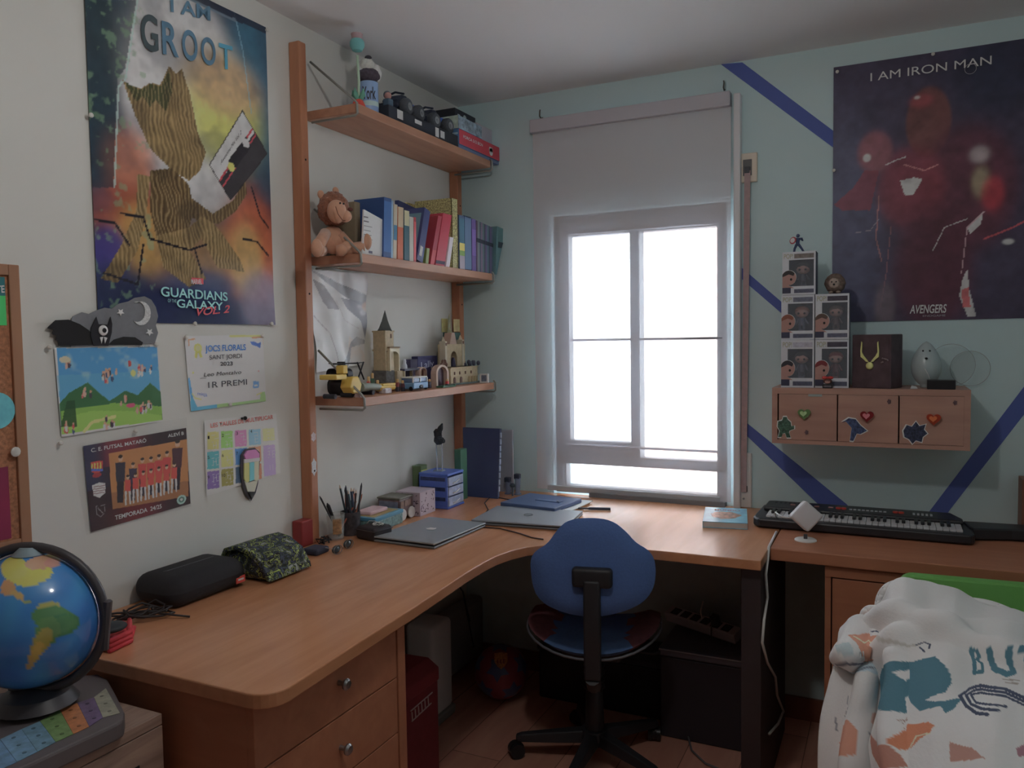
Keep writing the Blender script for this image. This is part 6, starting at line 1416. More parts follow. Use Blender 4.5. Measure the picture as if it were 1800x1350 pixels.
# laptop charger cord
g = MB(); g.tube([Z(905,880,T+.004),Z(862,872,T+.004),Z(852,884,T+.004),Z(858,896,T+.004),Z(850,906,T+.004)],.0022,6); one('power_cable', 'black cord between the navy folder and the grey laptop', 'cable', g, BLACK, smooth=True)
g = MB(); g.tube([Z(842,926,T+.003),Z(880,929,T+.003),Z(915,938,T+.003),Z(935,945,T+.003),Z(955,948,T+.003)],.0024,6); one('power_cable', 'dark cord curving on the desk in front of the grey laptop', 'cable', g, mat((60,44,38),.5,.5), smooth=True)

# ================================================================== ON THE WALL CABINET
cz = CZ1
def D(px, y_): return XB(px, y_, cz+.05)
BOXF = mat((196,200,208),.45,.75); DARKIN = mat((50,52,68),.6,.5,noise=.25,scale=30); SKIN = mat((150,112,104),.5,.55)
def figure_box(x0, x1, y0, y1, z0, z1, lab, hair, banner, name, pcol):
    t = thing('figure_box', lab, 'toy box', ((x0+x1)/2,(y0+y1)/2,z0), 0, 'boxed figures stacked on the wall cabinet')
    w, h = x1-x0, z1-z0
    g = MB(); e = .003
    g.box(x0,x1,y0+.004,y1,z0,z0+e); g.box(x0,x1,y0+.004,y1,z1-e,z1); g.box(x0,x0+e,y0+.004,y1,z0,z1); g.box(x1-e,x1,y0+.004,y1,z0,z1); g.box(x0,x1,y1-e,y1,z0,z1); obj('carton', g, mat((70,76,96),.5,.55), t)
    g = MB(); g.box(x0,x1,y0,y0+.004,z0,z0+h*.20); g.box(x0,x1,y0,y0+.004,z1-h*.19,z1); g.box(x1-w*.05,x1,y0,y0+.004,z0+h*.20,z1-h*.19); g.box(x0,x0+w*.20,y0,y0+.004,z0+h*.50,z1-h*.19); g.box(x0,x0+w*.06,y0,y0+.004,z0+h*.2,z0+h*.5); obj('white_front', g, BOXF, t)
    g = MB(); g.box(x0+e,x1-e,y1-.006,y1-.004,z0+e,z1-e); obj('printed_back', g, DARKIN, t)
    g = MB(); g.box(x0+w*.06,x1-w*.05,y0+.002,y0+.0026,z0+h*.2,z1-h*.19); obj('clear_window', g, mat((200,210,225),.05,.9,alpha=.13), t)
    g = MB(); g.box(x0+w*.36,x1-w*.05,y0-.0008,y0,z1-h*.155,z1-h*.05); obj('top_banner', g, mat(banner,.5,.55,noise=.2,scale=90), t)
    g = MB(); g.box(x0+w*.36,x1-w*.05,y0-.0008,y0,z0+h*.04,z0+h*.13); obj('name_banner', g, mat((74,78,98),.5,.55,noise=.2,scale=150), t)
    text('brand_lettering', 'POP!', Vector((x0+w*.05,y0-.0006,z1-h*.15)), Vector((x0+w*.33,y0-.0006,z1-h*.15)), Vector((x0+w*.05,y0-.0006,z1-h*.04)), mat((150,150,130),.5,.6), t, bold=True)
    # doll with a large head inside
    cx, cy, zf = x0+w*.60, (y0+y1)/2-.012, z0+h*.20
    g = MB(); g.box(cx-w*.10,cx+w*.10,cy-.012,cy+.012,z0+e,zf+h*.04,.003); g.tube([(cx-w*.06,cy,zf+h*.03),(cx-w*.05,cy,zf+h*.14)],w*.05,8); g.tube([(cx+w*.06,cy,zf+h*.03),(cx+w*.05,cy,zf+h*.14)],w*.05,8)
    g.tube([(cx,cy,zf+h*.12),(cx,cy,zf+h*.29)],[w*.12,w*.09],10); g.tube([(cx-w*.09,cy,zf+h*.27),(cx-w*.19,cy-.006,zf+h*.15)],w*.035,6); g.tube([(cx+w*.09,cy,zf+h*.27),(cx+w*.19,cy-.006,zf+h*.15)],w*.035,6); d = obj('doll_body', g, mat(pcol,.5,.5), t, smooth='auto')
    hz = zf+h*.41
    g = MB(); g.ball((cx,cy,hz),w*.20,20,12,(1.05,.9,.85)); hd = obj('doll_head', g, SKIN, d, smooth=True)
    g = MB(); g.ball((cx,cy+.003,hz+w*.04),w*.215,20,12,(1.06,.88,.82),jit=.08,seed=len(lab)); obj('doll_hair', g, mat(hair,.7,.5), d, smooth=True)
    g = MB()
    for s in (-1,1): g.ball((cx+s*w*.09,cy-w*.185,hz-w*.03),w*.035,8,6,(1,.4,1))
    obj('doll_eyes', g, BLACK, d)
    # half portrait printed in the lower left corner
    pr = [(x0+.0005,z0+h*.16)] + [(x0+w*.20+w*.22*math.cos(a), z0+h*.40+h*.17*math.sin(a)) for a in [PI*.95-k*PI*1.5/14 for k in range(15)]] + [(x0+w*.36,z0+h*.16)]
    pr = [(max(x0+.0005,p[0]),p[1]) for p in pr]
    g = MB(); g.prism([(p[0]+ (.0012 if p[0] > x0+.001 else 0), p[1]+(.0012 if p[1] > z0+h*.3 else 0)) for p in pr], 'y', y0-.0006, y0); obj('portrait_outline', g, LWHITE, t)
    g = MB(); g.prism(pr, 'y', y0-.0012, y0-.0006); po = obj('portrait', g, SKIN, t)
    hp_ = [p for p in pr if p[1] > z0+h*.45]; 
    g = MB(); g.prism([(x0+.0005,z0+h*.42)]+hp_+[(x0+w*.34,z0+h*.44),(x0+w*.20,z0+h*.48)] if name else [(x0+.0005,z0+h*.42)]+hp_, 'y', y0-.0018, y0-.0012); obj('portrait_hair', g, mat(hair,.6,.55), po)
    g = MB(); g.ball((x0+w*.27,y0-.0016,z0+h*.36),w*.035,10,6,(1,.15,1.2)); obj('portrait_eye', g, BLACK, po)
    g = MB(); g.box(x0+.0005,x0+w*.26,y0-.0020,y0-.0012,z0+h*.04,z0+h*.17); obj('portrait_coat', g, mat((48,50,70),.6,.5), po)
    return t
FY0, FY1 = -.215, -.125
rows = [cz, None, None, None]
def zy(px, py): return at('y', FY0, px, py).z
z_a = cz; z_b = zy(1402,597); z_c = zy(1404,518); z_d = zy(1407,442)
xl0, xl1, xr0, xr1 = XB(1373,FY0,cz+.08), XB(1431,FY0,cz+.08), XB(1432,FY0,cz+.08), XB(1492,FY0,cz+.08)
figure_box(xl0, xl1, FY0, FY1, z_a, z_b-.001, 'boxed doll with long black hair at the bottom of the left stack', (44,42,50), (150,150,165), 'a', (60,60,80))
figure_box(xl0, xl1, FY0+.002, FY1, z_b, z_c-.001, 'boxed doll with ginger hair in the middle of the left stack', (120,70,52), (90,94,110), 'b', (66,70,92))
figure_box(xl0+.003, xl1+.003, FY0, FY1, z_c, z_d, 'boxed doll with short dark hair, topmost of the left stack', (46,42,44), (104,96,92), 'c', (52,50,66))
figure_box(xr0+.001, xr1, FY0+.003, FY1, z_a, z_b-.001, 'boxed doll with a red head at the bottom of the right stack', (110,40,44), (60,56,70), 'd', (80,34,44))
figure_box(xr0+.001, xr1, FY0, FY1, z_b, z_c-.001, 'boxed doll with brown hair, upper one of the right stack', (80,62,56), (56,52,66), 'e', (70,50,56))
# action figure on the very top
ax_, ay_ = XB(1402,-.17,z_d+.02), -.17
af = thing('action_figure', 'small dark blue action figure with a round red shield on the tallest box stack', 'toy figure', (ax_,ay_,z_d))
S_ = .068
g = MB(); BLF = mat((54,66,98),.5,.5)
g.tube([(ax_-.012,ay_,z_d),(ax_-.010,ay_,z_d+S_*.22),(ax_-.003,ay_,z_d+S_*.44)],[.0035,.004,.005],8); g.tube([(ax_+.022,ay_+.006,z_d),(ax_+.014,ay_+.002,z_d+S_*.20),(ax_+.003,ay_,z_d+S_*.44)],[.0035,.004,.005],8)
g.tube([(ax_,ay_,z_d+S_*.42),(ax_,ay_,z_d+S_*.60),(ax_,ay_,z_d+S_*.76)],[.006,.007,.009],10); g.ball((ax_+.001,ay_,z_d+S_*.88),.0065,12,8)
g.tube([(ax_+.007,ay_,z_d+S_*.74),(ax_+.017,ay_-.004,z_d+S_*.62),(ax_+.014,ay_-.010,z_d+S_*.74)],[.0035,.003,.003],8); g.tube([(ax_-.007,ay_,z_d+S_*.74),(ax_-.014,ay_-.006,z_d+S_*.62)],[.0035,.003],8); obj('figure_body', g, BLF, af, smooth='auto')
M = Matrix.Translation((ax_-.015,ay_-.008,z_d+S_*.64)) @ Matrix.Rotation(PI/2-.2,4,'X') @ Matrix.Rotation(-.5,4,'Y')
g = MB(); g.lathe([(0,.002),(.006,.0018),(.013,0),(.013,-.001),(0,-.001)],(0,0,0),20,M); sd_ = obj('round_shield', g, mat((140,50,60),.4,.5), af, smooth='auto')
g = MB(); g.lathe([(.006,.0026),(.009,.0020),(.009,.0016),(.006,.002)],(0,0,0),20,M); obj('pale_ring', g, LWHITE, sd_)
# lion head orb on the right stack
ox, oz = XB(1468,-.17,z_c+.03), z_c
ob = thing('lion_orb', 'round brown ornament with a pale mane like face on the right box stack', 'ornament', (ox,-.17,oz))
g = MB(); g.ball((ox,-.17,oz+.036),.034,24,16,(1,.85,1),jit=.10,seed=6); obj('mane_ball', g, mat((96,80,72),.8,.5,noise=.35,scale=90,bump=.6), ob, smooth=True)
g = MB(); g.ball((ox-.002,-.193,oz+.036),.018,16,10,(1,.5,1)); obj('pale_face', g, mat((140,124,114),.6,.5,noise=.2,scale=120), ob, smooth=True)
g = MB()
for s in (-1,1): g.ball((ox-.002+s*.007,-.202,oz+.040),.0025,8,6)
g.ball((ox-.002,-.203,oz+.031),.0035,8,6); obj('eyes_and_nose', g, BLACK, ob)
g = MB()
for s in (-1,1): g.ball((ox+s*.012,-.195,oz+.005),.008,10,8,(1,1,.6))
obj('paws', g, mat((130,112,100),.7,.5), ob, smooth=True)
# tiny doll on a dark base
mx_, my_ = XB(1455,-.236,cz+.02), -.236
md = thing('mini_doll', 'tiny doll with a red bow on a black base before the boxes', 'toy figure', (mx_,my_,cz))
g = MB(); g.box(mx_-.016,mx_+.016,my_-.011,my_+.009,cz,cz+.014,.001); bs_ = obj('black_base', g, BLACKP, md)
text('base_lettering', 'PENDANT', Vector((mx_-.013,my_-.0112,cz+.004)), Vector((mx_+.013,my_-.0112,cz+.004)), Vector((mx_-.013,my_-.0112,cz+.010)), mat((120,120,130),.5,.6), md) if False else None
for i in range(6):
    g = MB(); g.box(mx_-.012+i*.0042,mx_-.0095+i*.0042,my_-.0118,my_-.011,cz+.004,cz+.010); obj('base_lettering', g, mat((120,120,130),.5,.6), md)
g = MB(); g.ball((mx_,my_-.002,cz+.024),.012,14,10,(1.2,1,.8)); hdd = obj('doll_head', g, mat((80,50,44),.6,.5), md, smooth=True)
g = MB(); g.ball((mx_,my_-.010,cz+.022),.008,12,8,(1.2,.5,.8)); obj('doll_face', g, SKIN, md, smooth=True)
g = MB()
for s in (-1,1): g.ball((mx_+s*.009,my_-.004,cz+.036),.008,10,8,(1.2,.7,.7))
g.ball((mx_,my_-.004,cz+.036),.004,8,6); obj('red_bow', g, mat((160,44,44),.5,.5), md, smooth=True)
# dark book shaped box with a golden pendant
kx0, kx1 = XB(1496,-.22,cz+.05), XB(1566,-.22,cz+.05)
zt_ = at('y',-.22,1530,588).z
dbk = thing('dark_keepsake_box', 'dark weathered book shaped box with a golden winged pendant on its front', 'box', ((kx0+kx1)/2,-.14,cz))
M = Matrix.Translation(((kx0+kx1)/2,-.215,cz)) @ Matrix.Rotation(-.38,4,'Z'); wk = (kx1-kx0)*1.05; hk = zt_-cz
g = MB(); g.box(-wk/2,wk/2,0,.012,0,hk,.003,M); g.box(-wk/2,wk/2,.082,.094,0,hk,.003,M); g.box(wk/2-.010,wk/2+.002,0,.094,0,hk,.003,M); obj('cover', g, mat((66,50,56),.6,.5,noise=.30,scale=22,bump=.4), dbk)
g = MB(); g.box(-wk/2+.004,wk/2-.004,.010,.084,.003,hk-.004,0,M); obj('page_block', g, mat((78,60,58),.8,.5,noise=.2,scale=60), dbk)
GOLDM = mat((230,212,60),.3,.34,metal=.0)
px_, pz_ = -wk*.02, hk*.42
g = MB(); g.ball((px_,-.004,pz_),.0125,20,14,(1,.7,1)); pb2 = obj('gold_ball', g, GOLDM, dbk, smooth=True); pb2.data.transform(mwof(dbk) .inverted() @ M @ Matrix.Identity(4)) if False else None
for v in pb2.data.vertices: v.co = mwof(dbk).inverted() @ (M @ (mwof(dbk) @ v.co))
for s in (-1,1):
    g = MB(); pr = [(px_+s*.003,pz_+.012),(px_+s*.010,pz_+.022),(px_+s*.020,pz_+.034),(px_+s*.026,pz_+.046),(px_+s*.025,pz_+.078),(px_+s*.028,pz_+.082),(px_+s*.031,pz_+.052),(px_+s*.030,pz_+.030),(px_+s*.020,pz_+.022),(px_+s*.012,pz_+.014)]
    if s < 0: pr = pr[::-1]
    g.v = []; g.prism(pr, 'y', -.006, -.002, M); obj('gold_wing', g, GOLDM, dbk)
g = MB(); p = (wk*.36, hk*.52); 
for i in range(7): g.ball((p[0]+.010*math.cos(i*1.7),-.002,p[1]+.007*math.sin(i*2.3)),.0035,8,6,M=M)
obj('metal_emblem', g, mat((110,96,100),.4,.5,metal=.4), dbk)
# egg shaped lamp
ex = XB(1628,-.14,cz+.06)
eg = thing('egg_lamp', 'pale egg shaped lamp with a tiny face on the wall cabinet', 'lamp', (ex,-.14,cz))
ht = at('y',-.14,1628,600).z-cz
g = MB(); pr = [(0,0),(.018,.001)]
for i in range(1,20):
    tt_ = i/20; pr.append((.0490*math.sin(PI*tt_)**.62*(1.10-.32*tt_), ht*tt_))
pr.append((0,ht)); g.lathe(pr,(ex,-.14,cz),28); obj('egg_body', g, mat((165,180,182),.25,.7,alpha=.92), eg, smooth=True)
dv = Vector((C0.x-ex, C0.y+.14, 0)).normalized(); rt = Vector((-dv.y,dv.x,0))
for s in (-1,1):
    g = MB(); P_ = Vector((ex,-.14,cz+ht*.80)) + dv*.0345 + rt*s*.010; g.ball(P_,.0030,8,6); obj('eye', g, BLACK, eg)
g = MB(); P_ = Vector((ex,-.14,cz+ht*.64)) + dv*.0455; g.ball(P_,.0046,8,6,(1,1,.8)); obj('beak', g, BLACK, eg)
g = MB(); g.tube([Vector((ex,-.14,cz+ht*.42))+dv*.0515-rt*.004, Vector((ex,-.14,cz+ht*.30))+dv*.0515+rt*.006, Vector((ex,-.14,cz+ht*.18))+dv*.047+rt*.012],.0012,6); obj('pale_mark', g, LWHITE, eg)
g = MB(); bx_0, bx_1 = XB(1630,-.235,cz+.01), XB(1680,-.235,cz+.01); g.box(bx_0,bx_1,-.235,-.185,cz,cz+.030,.002); one('black_case', 'small black box at the front edge of the wall cabinet', 'box', g, BLACKP)
g = MB(); bx_0 = XB(1600,-.215,cz); g.add([(bx_0,-.225,cz+.001),(bx_0+.022,-.218,cz+.001),(bx_0+.018,-.200,cz+.007),(bx_0+.004,-.205,cz+.010)],[(0,1,2,3)]); g.v += [(v[0],v[1],v[2]+.0006) for v in g.v]; g.f += [(7,6,5,4),(0,4,5,1),(1,5,6,2),(2,6,7,3),(3,7,4,0)]; g.mi += [0]*5; one('paper_scrap', 'crumpled scrap of white paper beside the egg lamp', 'paper', g, LWHITE)
# faint clear plastic disc against the wall
for px, py, r, lb in ((1672,640,.072,'large faint clear plastic disc leaning on the wall behind the egg lamp'),(1706,648,.060,'smaller faint clear plastic disc at the right end of the wall cabinet')):
    p = at('y',-.03,px,py); r = max(r, p.z-cz if px > 1700 else r); p.z = cz+r
    g = MB(); yq = -.03 if px < 1700 else -.012
    g.tube([(p.x+r*math.cos(a*PI/24),yq,p.z+r*math.sin(a*PI/24)) for a in range(49)],.0012,6); rg_ = thing('clear_disc', lb, 'disc', (p.x,yq,cz)); obj('rim', g, mat((190,200,205),.1,.9,alpha=.45), rg_)
    g = MB(); g.tube([(p.x,yq-.0004,p.z),(p.x,yq+.0004,p.z)],r,40); obj('disc_plate', g, mat((220,230,235),.05,.9,alpha=.05), rg_)

# ================================================================== CHAIR
hub = Vector((.835,-.600,0)); fd = Vector((-.22,.975,0)).normalized(); rr_ = Vector((fd.y,-fd.x,0))
ch = thing('desk_chair', 'blue swivel desk chair seen from behind, pushed up to the corner desk', 'chair', (hub.x,hub.y,0))
BPL = mat((34,34,38),.5,.55)
def L3(r, f, z): return hub + rr_*r + fd*f + Vector((0,0,z))
# backrest outline traced in the plane of the back
Pb = hub - fd*.275 + Vector((0,0,.78)); Nb = fd
OUT = [(1000,913),(1040,910),(1075,915),(1100,935),(1118,957),(1140,970),(1150,985),(1153,1010),(1148,1040),(1130,1062),(1100,1075),(1070,1082),(1042,1085),(1010,1082),(975,1073),(950,1060),(936,1040),(931,1010),(930,985),(940,970),(962,957),(980,930)]
PO = [atp(Pb, Nb, *p) for p in OUT]; cen = sum(PO, Vector())/len(PO)
uv_ = [((p-cen).dot(rr_), (p-cen).z) for p in PO]
# smooth closed outline
def smoothloop(P, k=3):
    for _ in range(k):
        Q = []
        for i in range(len(P)):
            a, b = P[i], P[(i+1) % len(P)]; Q += [(a[0]*.75+b[0]*.25, a[1]*.75+b[1]*.25), (a[0]*.25+b[0]*.75, a[1]*.25+b[1]*.75)]
        P = Q
    return P
LO = smoothloop(uv_, 2); nL = len(LO)
def shell(off, th, scale=1.0, rings=7):
    g = MB(); vs = []
    for side in (0, 1):
        for k in range(rings+1):
            q = k/rings
            for (u, v) in LO:
                uu, vv = u*q*scale, v*q*scale
                edge = th/2*math.sqrt(max(0, 1-(q**4)))
                curve = .022*(uu/.21)**2
                vs.append(cen + rr_*uu + Vector((0,0,vv)) + fd*(off + curve + (edge if side else -edge)))
    n_ = nL*(rings+1); fs = []
    for side in (0, 1):
        o_ = side*n_
        for k in range(rings):
            for i in range(nL): fs.append((o_+k*nL+i, o_+k*nL+(i+1) % nL, o_+(k+1)*nL+(i+1) % nL, o_+(k+1)*nL+i))
    g.add(vs, fs); return g
g = shell(0, .036); bk_ = obj('backrest', g, mat((50,74,118),.95,.34,noise=.05,scale=150,bump=.2,sheen=.0), ch, smooth=True)
g = shell(.014, .030, .985); obj('front_cushion', g, mat((44,70,124),.95,.55), bk_, smooth=True)
# back bracket and spine
s0 = atp(Pb - fd*.035, Nb, 1040, 1003)
g = MB(); M = Matrix.Translation(s0) @ Matrix(((rr_.x, fd.x, 0, 0),(rr_.y, fd.y, 0, 0),(0,0,1,0),(0,0,0,1)))
g.box(-.062,.062,-.008,.030,-.055,.006,.012,M,seg=3); g.box(-.026,.026,-.014,.020,-.34,-.03,.008,M,seg=3)
bt = M @ Vector((0,0,-.335)); g.tube([bt, bt+fd*.03+Vector((0,0,-.035)), L3(0,-.10,bt.z-.055), L3(0,.0,bt.z-.058)],[.024,.024,.022,.02],10); obj('back_support', g, BPL, ch, smooth='auto')
sz = bt.z-.045
# seat
g = MB(); ns_, mr = 40, 8; vs = []
ST = sz+.065
for side in (0,1):
    for k in range(mr+1):
        q = k/mr
        for i in range(ns_):
            a = 2*PI*i/ns_; R_ = .225*(abs(math.cos(a))**3+abs(math.sin(a))**3)**(-1/3) if True else .22
            u, v = R_*q*math.cos(a), R_*.92*q*math.sin(a)
            saddle = .055*(u/.22)**2*(1 if v < .12 else .6) - (.02*(v/.2)**2 if v > .1 else 0)
            edge = .026*math.sqrt(max(0,1-q**5)); vs.append(L3(u, v+.03, ST + saddle + (edge if side else -edge)))
n_ = ns_*(mr+1); fs = []
for side in (0,1):
    for k in range(mr):
        for i in range(ns_): fs.append((side*n_+k*ns_+i, side*n_+k*ns_+(i+1) % ns_, side*n_+(k+1)*ns_+(i+1) % ns_, side*n_+(k+1)*ns_+i))
g.add(vs, fs)
inv = Matrix(((rr_.x, fd.x, 0),(rr_.y, fd.y, 0),(0,0,1))).transposed()
for fi, f in enumerate(g.f):
    c3 = sum((Vector(g.v[i]) for i in f), Vector())/len(f) - hub; g.mi[fi] = 1 if abs(c3.dot(rr_)) > .125 else 0
obj('seat', g, [mat((56,84,124),.9,.42,noise=.08,scale=80), mat((92,52,58),.9,.42,noise=.15,scale=60)], ch, smooth=True)
g = MB(); pts = []
for i in range(ns_+1):
    a = 2*PI*i/ns_; R_ = .228*(abs(math.cos(a))**3+abs(math.sin(a))**3)**(-1/3); u, v = R_*math.cos(a), R_*.92*math.sin(a)
    pts.append(L3(u, v+.03, ST-.018 + .055*(u/.22)**2*(1 if v < .12 else .6) - (.02*(v/.2)**2 if v > .1 else 0)))
g.tube(pts,.0045,6); obj('seat_rim', g, mat((96,98,106),.3,.6), ch, smooth=True)
g = MB(); M = Matrix.Translation(L3(0,.02,0)) @ Matrix.Rotation(math.atan2(rr_.y,rr_.x),4,'Z'); g.box(-.10,.10,-.10,.10,sz+.0,sz+.042,.012,M); obj('under_plate', g, BPL, ch)
g = MB(); g.tube([L3(.09,.02,sz+.015),L3(.20,.02,sz+.005),L3(.225,.02,sz+.012)],.006,8); obj('height_lever', g, BPL, ch, smooth=True)
g = MB(); g.lathe([(.0,.10),(.034,.10),(.032,.16),(.030,.24),(.026,.245),(.025,sz-.02),(.03,sz-.01),(.03,sz+.01),(0,sz+.01)],(hub.x,hub.y,0),20)
for k in range(4): g.lathe([(.030,.25+k*.025),(.037,.256+k*.025),(.037,.262+k*.025),(.030,.268+k*.025)],(hub.x,hub.y,0),20)
obj('gas_column', g, BPL, ch, smooth='auto')
g = MB(); g.lathe([(0,.065),(.05,.065),(.052,.09),(.045,.112),(0,.114)],(hub.x,hub.y,0),20); obj('base_hub', g, BPL, ch, smooth='auto')
CR = mat((130,132,136),.3,.7)
for k, (a_deg, L_) in enumerate(((200,.275),(272,.275),(335,.285),(52,.265),(122,.265))):
    a = math.radians(a_deg); d = Vector((math.cos(a), math.sin(a), 0)); n2_ = Vector((-d.y, d.x, 0))
    g = MB(); sec = []
    for q, w_, zt__, zb__ in ((.03,.030,.112,.070),(.5,.023,.098,.062),(.93,.018,.084,.058),(1.0,.013,.078,.060)):
        P_ = hub + d*(L_*q); sec.append([P_+n2_*w_+Vector((0,0,zb__)), P_-n2_*w_+Vector((0,0,zb__)), P_-n2_*w_*.7+Vector((0,0,zt__)), P_+n2_*w_*.7+Vector((0,0,zt__))])
    vs = [p for s in sec for p in s]; fs = [(0,1,2,3),(15,14,13,12)] + [(i*4+j,i*4+(j+1)%4,(i+1)*4+(j+1)%4,(i+1)*4+j) for i in range(3) for j in range(4)]
    g.add(vs, fs); ar = obj('base_arm', g, BPL, ch, bevel=.004)
    P_ = hub + d*(L_-.012); sw = (.4,1.2,-.6,.9,2.0)[k]; wd = Vector((math.cos(a+sw), math.sin(a+sw), 0)); wn = Vector((-wd.y, wd.x, 0)); Cw = P_ + wd*.012 + Vector((0,0,.0255))
    g = MB(); g.cyl(P_+Vector((0,0,.062)), P_+Vector((0,0,.035)), .006)
    for s in (-1,1): g.cyl(Cw+wn*s*.008, Cw+wn*s*.022, .0255, 20)
    g.tube([Cw-wn*.007+Vector((0,0,.005)), Cw+wn*.007+Vector((0,0,.005))],.027,16); cs_ = obj('caster', g, BLACKP, ar, smooth='auto')
for o in [o for o in bpy.data.objects if o.name.startswith('caster')][:0]: pass

# ================================================================== UNDER THE DESK
# football
p = at('z',.11,881,1180); bc_ = Vector((p.x, min(p.y,-.125), .11))
bl_ = thing('football', 'dark claret and blue football with a golden crest on the floor under the desk', 'ball', (bc_.x,bc_.y,0))
bm_ = bmesh.new(); bmesh.ops.create_icosphere(bm_, subdivisions=3, radius=.109)
g = MB(); g.bm(bm_, Matrix.Translation(bc_)); 
ico = bmesh.new(); bmesh.ops.create_icosphere(ico, subdivisions=1, radius=1); vv0 = [v.co.copy() for v in ico.verts]; ico.free()
for fi, f in enumerate(g.f):
    c3 = (sum((Vector(g.v[i]) for i in f), Vector())/len(f) - bc_).normalized(); g.mi[fi] = 1 if max(c3.dot(v) for v in vv0) > .955 else 0
obj('leather', g, [mat((96,38,50),.35,.30), mat((50,60,92),.35,.30)], bl_, smooth=True)
dvv = (C0-bc_).normalized(); rgt = dvv.cross(Vector((0,0,1))).normalized()*-1; upv = rgt.cross(dvv).normalized()*-1
upv = Vector((0,0,1)) - dvv*dvv.z; upv.normalize()
cP = (dvv + upv*.38 + rgt*.02*0).normalized(); g = MB(); tU = (upv - cP*upv.dot(cP)).normalized(); tR = tU.cross(cP)
cr = [(-.026,.03),(.0,.034),(.026,.03),(.026,-.004),(.014,-.024),(0,-.034),(-.014,-.024),(-.026,-.004)]
g.slab([bc_ + (cP*.112 + tR*x + tU*y) for x, y in cr], cP, .001); cst = obj('golden_crest', g, mat((170,110,60),.4,.5,noise=.4,scale=160), bl_)
for i in range(3): g = MB(); g.slab([bc_ + cP*.1135 + tR*(-.016+i*.012) + tU*y for y in (-.012,.004)] + [bc_ + cP*.1135 + tR*(-.011+i*.012) + tU*y for y in (.004,-.012)], cP, .001); obj('crest_stripe', g, mat((120,50,54),.4,.5), cst)
# red bag
r0x = .40; y0_, y1_ = -1.46, -.93; zr = at('x',r0x,772,1155).z
yb1 = at('x',r0x,772,1200).y; 
rbg = thing('red_bag', 'dark red box shaped bag with a pale stripe logo beside the drawer pedestal', 'bag', (.26,(y0_+yb1)/2,0))
g = MB(); g.box(.12,r0x,y0_,yb1,0,zr-.06,.015,seg=3); obj('bag_body', g, mat((112,36,44),.7,.55,noise=.1,scale=40), rbg, smooth='auto')
g = MB(); g.prism([(.12,zr-.065),(.14,zr-.01),(.36,zr-.004),(r0x+.002,zr-.03),(r0x+.002,zr-.075)], 'y', y0_, yb1); obj('bag_lid', g, mat((120,38,46),.7,.55), rbg, bevel=.006)
def rp(px, py): return at('x', r0x+.002, px, py)
g = MB()
for a_, b_ in (((722,1250),(760,1217)),((724,1268),(758,1236))): g.tube([rp(*a_), rp(*b_)],.0022,6)
obj('logo_line', g, mat((170,150,150),.6,.6), rbg)
for i in range(6):
    q = i/6; a_ = (724+34*q, 1252-32*q); b_ = (725+34*q, 1266-31*q); g = MB(); g.tube([rp(*a_), rp(*b_)],.0022,6); obj('logo_letter', g, mat((170,150,150),.6,.6), rbg)
# white standing heater like appliance
wa = thing('white_appliance', 'tall white panel appliance standing under the desk behind the red bag', 'appliance', (.12,-.62,0))
WAP = mat((160,160,160),.5,.45)
ph0, ph1 = at('x',.20,781,1105), at('x',.20,800,1255)
g = MB(); g.box(.09,.215,at('x',.215,762,1180).y,at('x',.215,797,1180).y,.035,min(.68,at('x',.215,780,1092).z),.02,seg=3); obj('front_panel', g, WAP, wa, smooth='auto')
ya_ = at('x',.215,797,1180).y+.01
g = MB(); yb_ = at('x',.10,850,1120).y; g.box(.035,.105,ya_,min(yb_,-.02),.05,at('x',.10,840,1050).z,.02,seg=3); obj('rear_panel', g, mat((130,132,134),.5,.75), wa, smooth='auto')
g = MB(); g.box(.05,.22,ya_-.16,ya_-.0,0.0,.04,.01); obj('foot', g, mat((120,118,116),.5,.6), wa)
g = MB(); q0 = Vector((.225, ya_-.03, .55)); g.tube([q0+Vector((0,-.02,.05)), q0, q0+Vector((.005,.08,-.08)), q0+Vector((.0,.14,-.22)), q0+Vector((.0,.10,-.12)), q0+Vector((.0,.17,-.34))],.003,6); one('cable', 'black power cord hanging beside the white appliance under the desk', 'cable', g, BLACK, smooth=True)
# dark box on the right under the desk with power strip on top
def fl(px, py): return at('z',0,px,py)
bf = -.350; b0, b1 = XB(1160,bf,.2), 1.335; bt_ = at('y',bf,1200,1142).z
kb2 = thing('dark_chest', 'large black chest standing on the floor under the window end of the desk', 'chest', ((b0+b1)/2,-.2,0))
g = MB(); g.box(b0,b1,bf,-.06,0,bt_-.035,.006); obj('chest_body', g, mat((32,30,36),.55,.35), kb2)
g = MB(); g.box(b0-.006,b1+.004,bf-.008,-.055,bt_-.035,bt_,.014,seg=4); obj('chest_lid', g, mat((58,62,74),.3,.30), kb2, smooth='auto')
g = MB(); g.tube([(b0,bf-.010,bt_-.006),(b1,bf-.010,bt_-.006)],.0022,6); obj('lid_edge', g, mat((150,155,165),.3,.6), kb2)
zq = bt_+.004; s0_, s1_ = at('z',zq+.045,1180,1072), at('z',zq+.045,1302,1112)
ps_ = thing('power_strip', 'grey white power strip with six sockets lying on the black chest', 'power strip', (s0_+s1_)/2)
dS = (s1_-s0_); dS.z = 0; LS = min(dS.length, .36); dS.normalize(); nS = Vector((-dS.y,dS.x,0)); O_ = Vector((s0_.x,max(s0_.y,bf+.08),zq)); 
M = Matrix(((dS.x,nS.x,0,O_.x),(dS.y,nS.y,0,O_.y),(0,0,1,O_.z),(0,0,0,1))) @ Matrix.Rotation(.35,4,'X')
MWD[ps_.name] = Matrix.Translation(O_); ps_.location = O_
g = MB(); g.box(0,LS,-.026,.026,.018,.058,.004,M); obj('strip_body', g, mat((165,167,175),.45,.5), ps_)
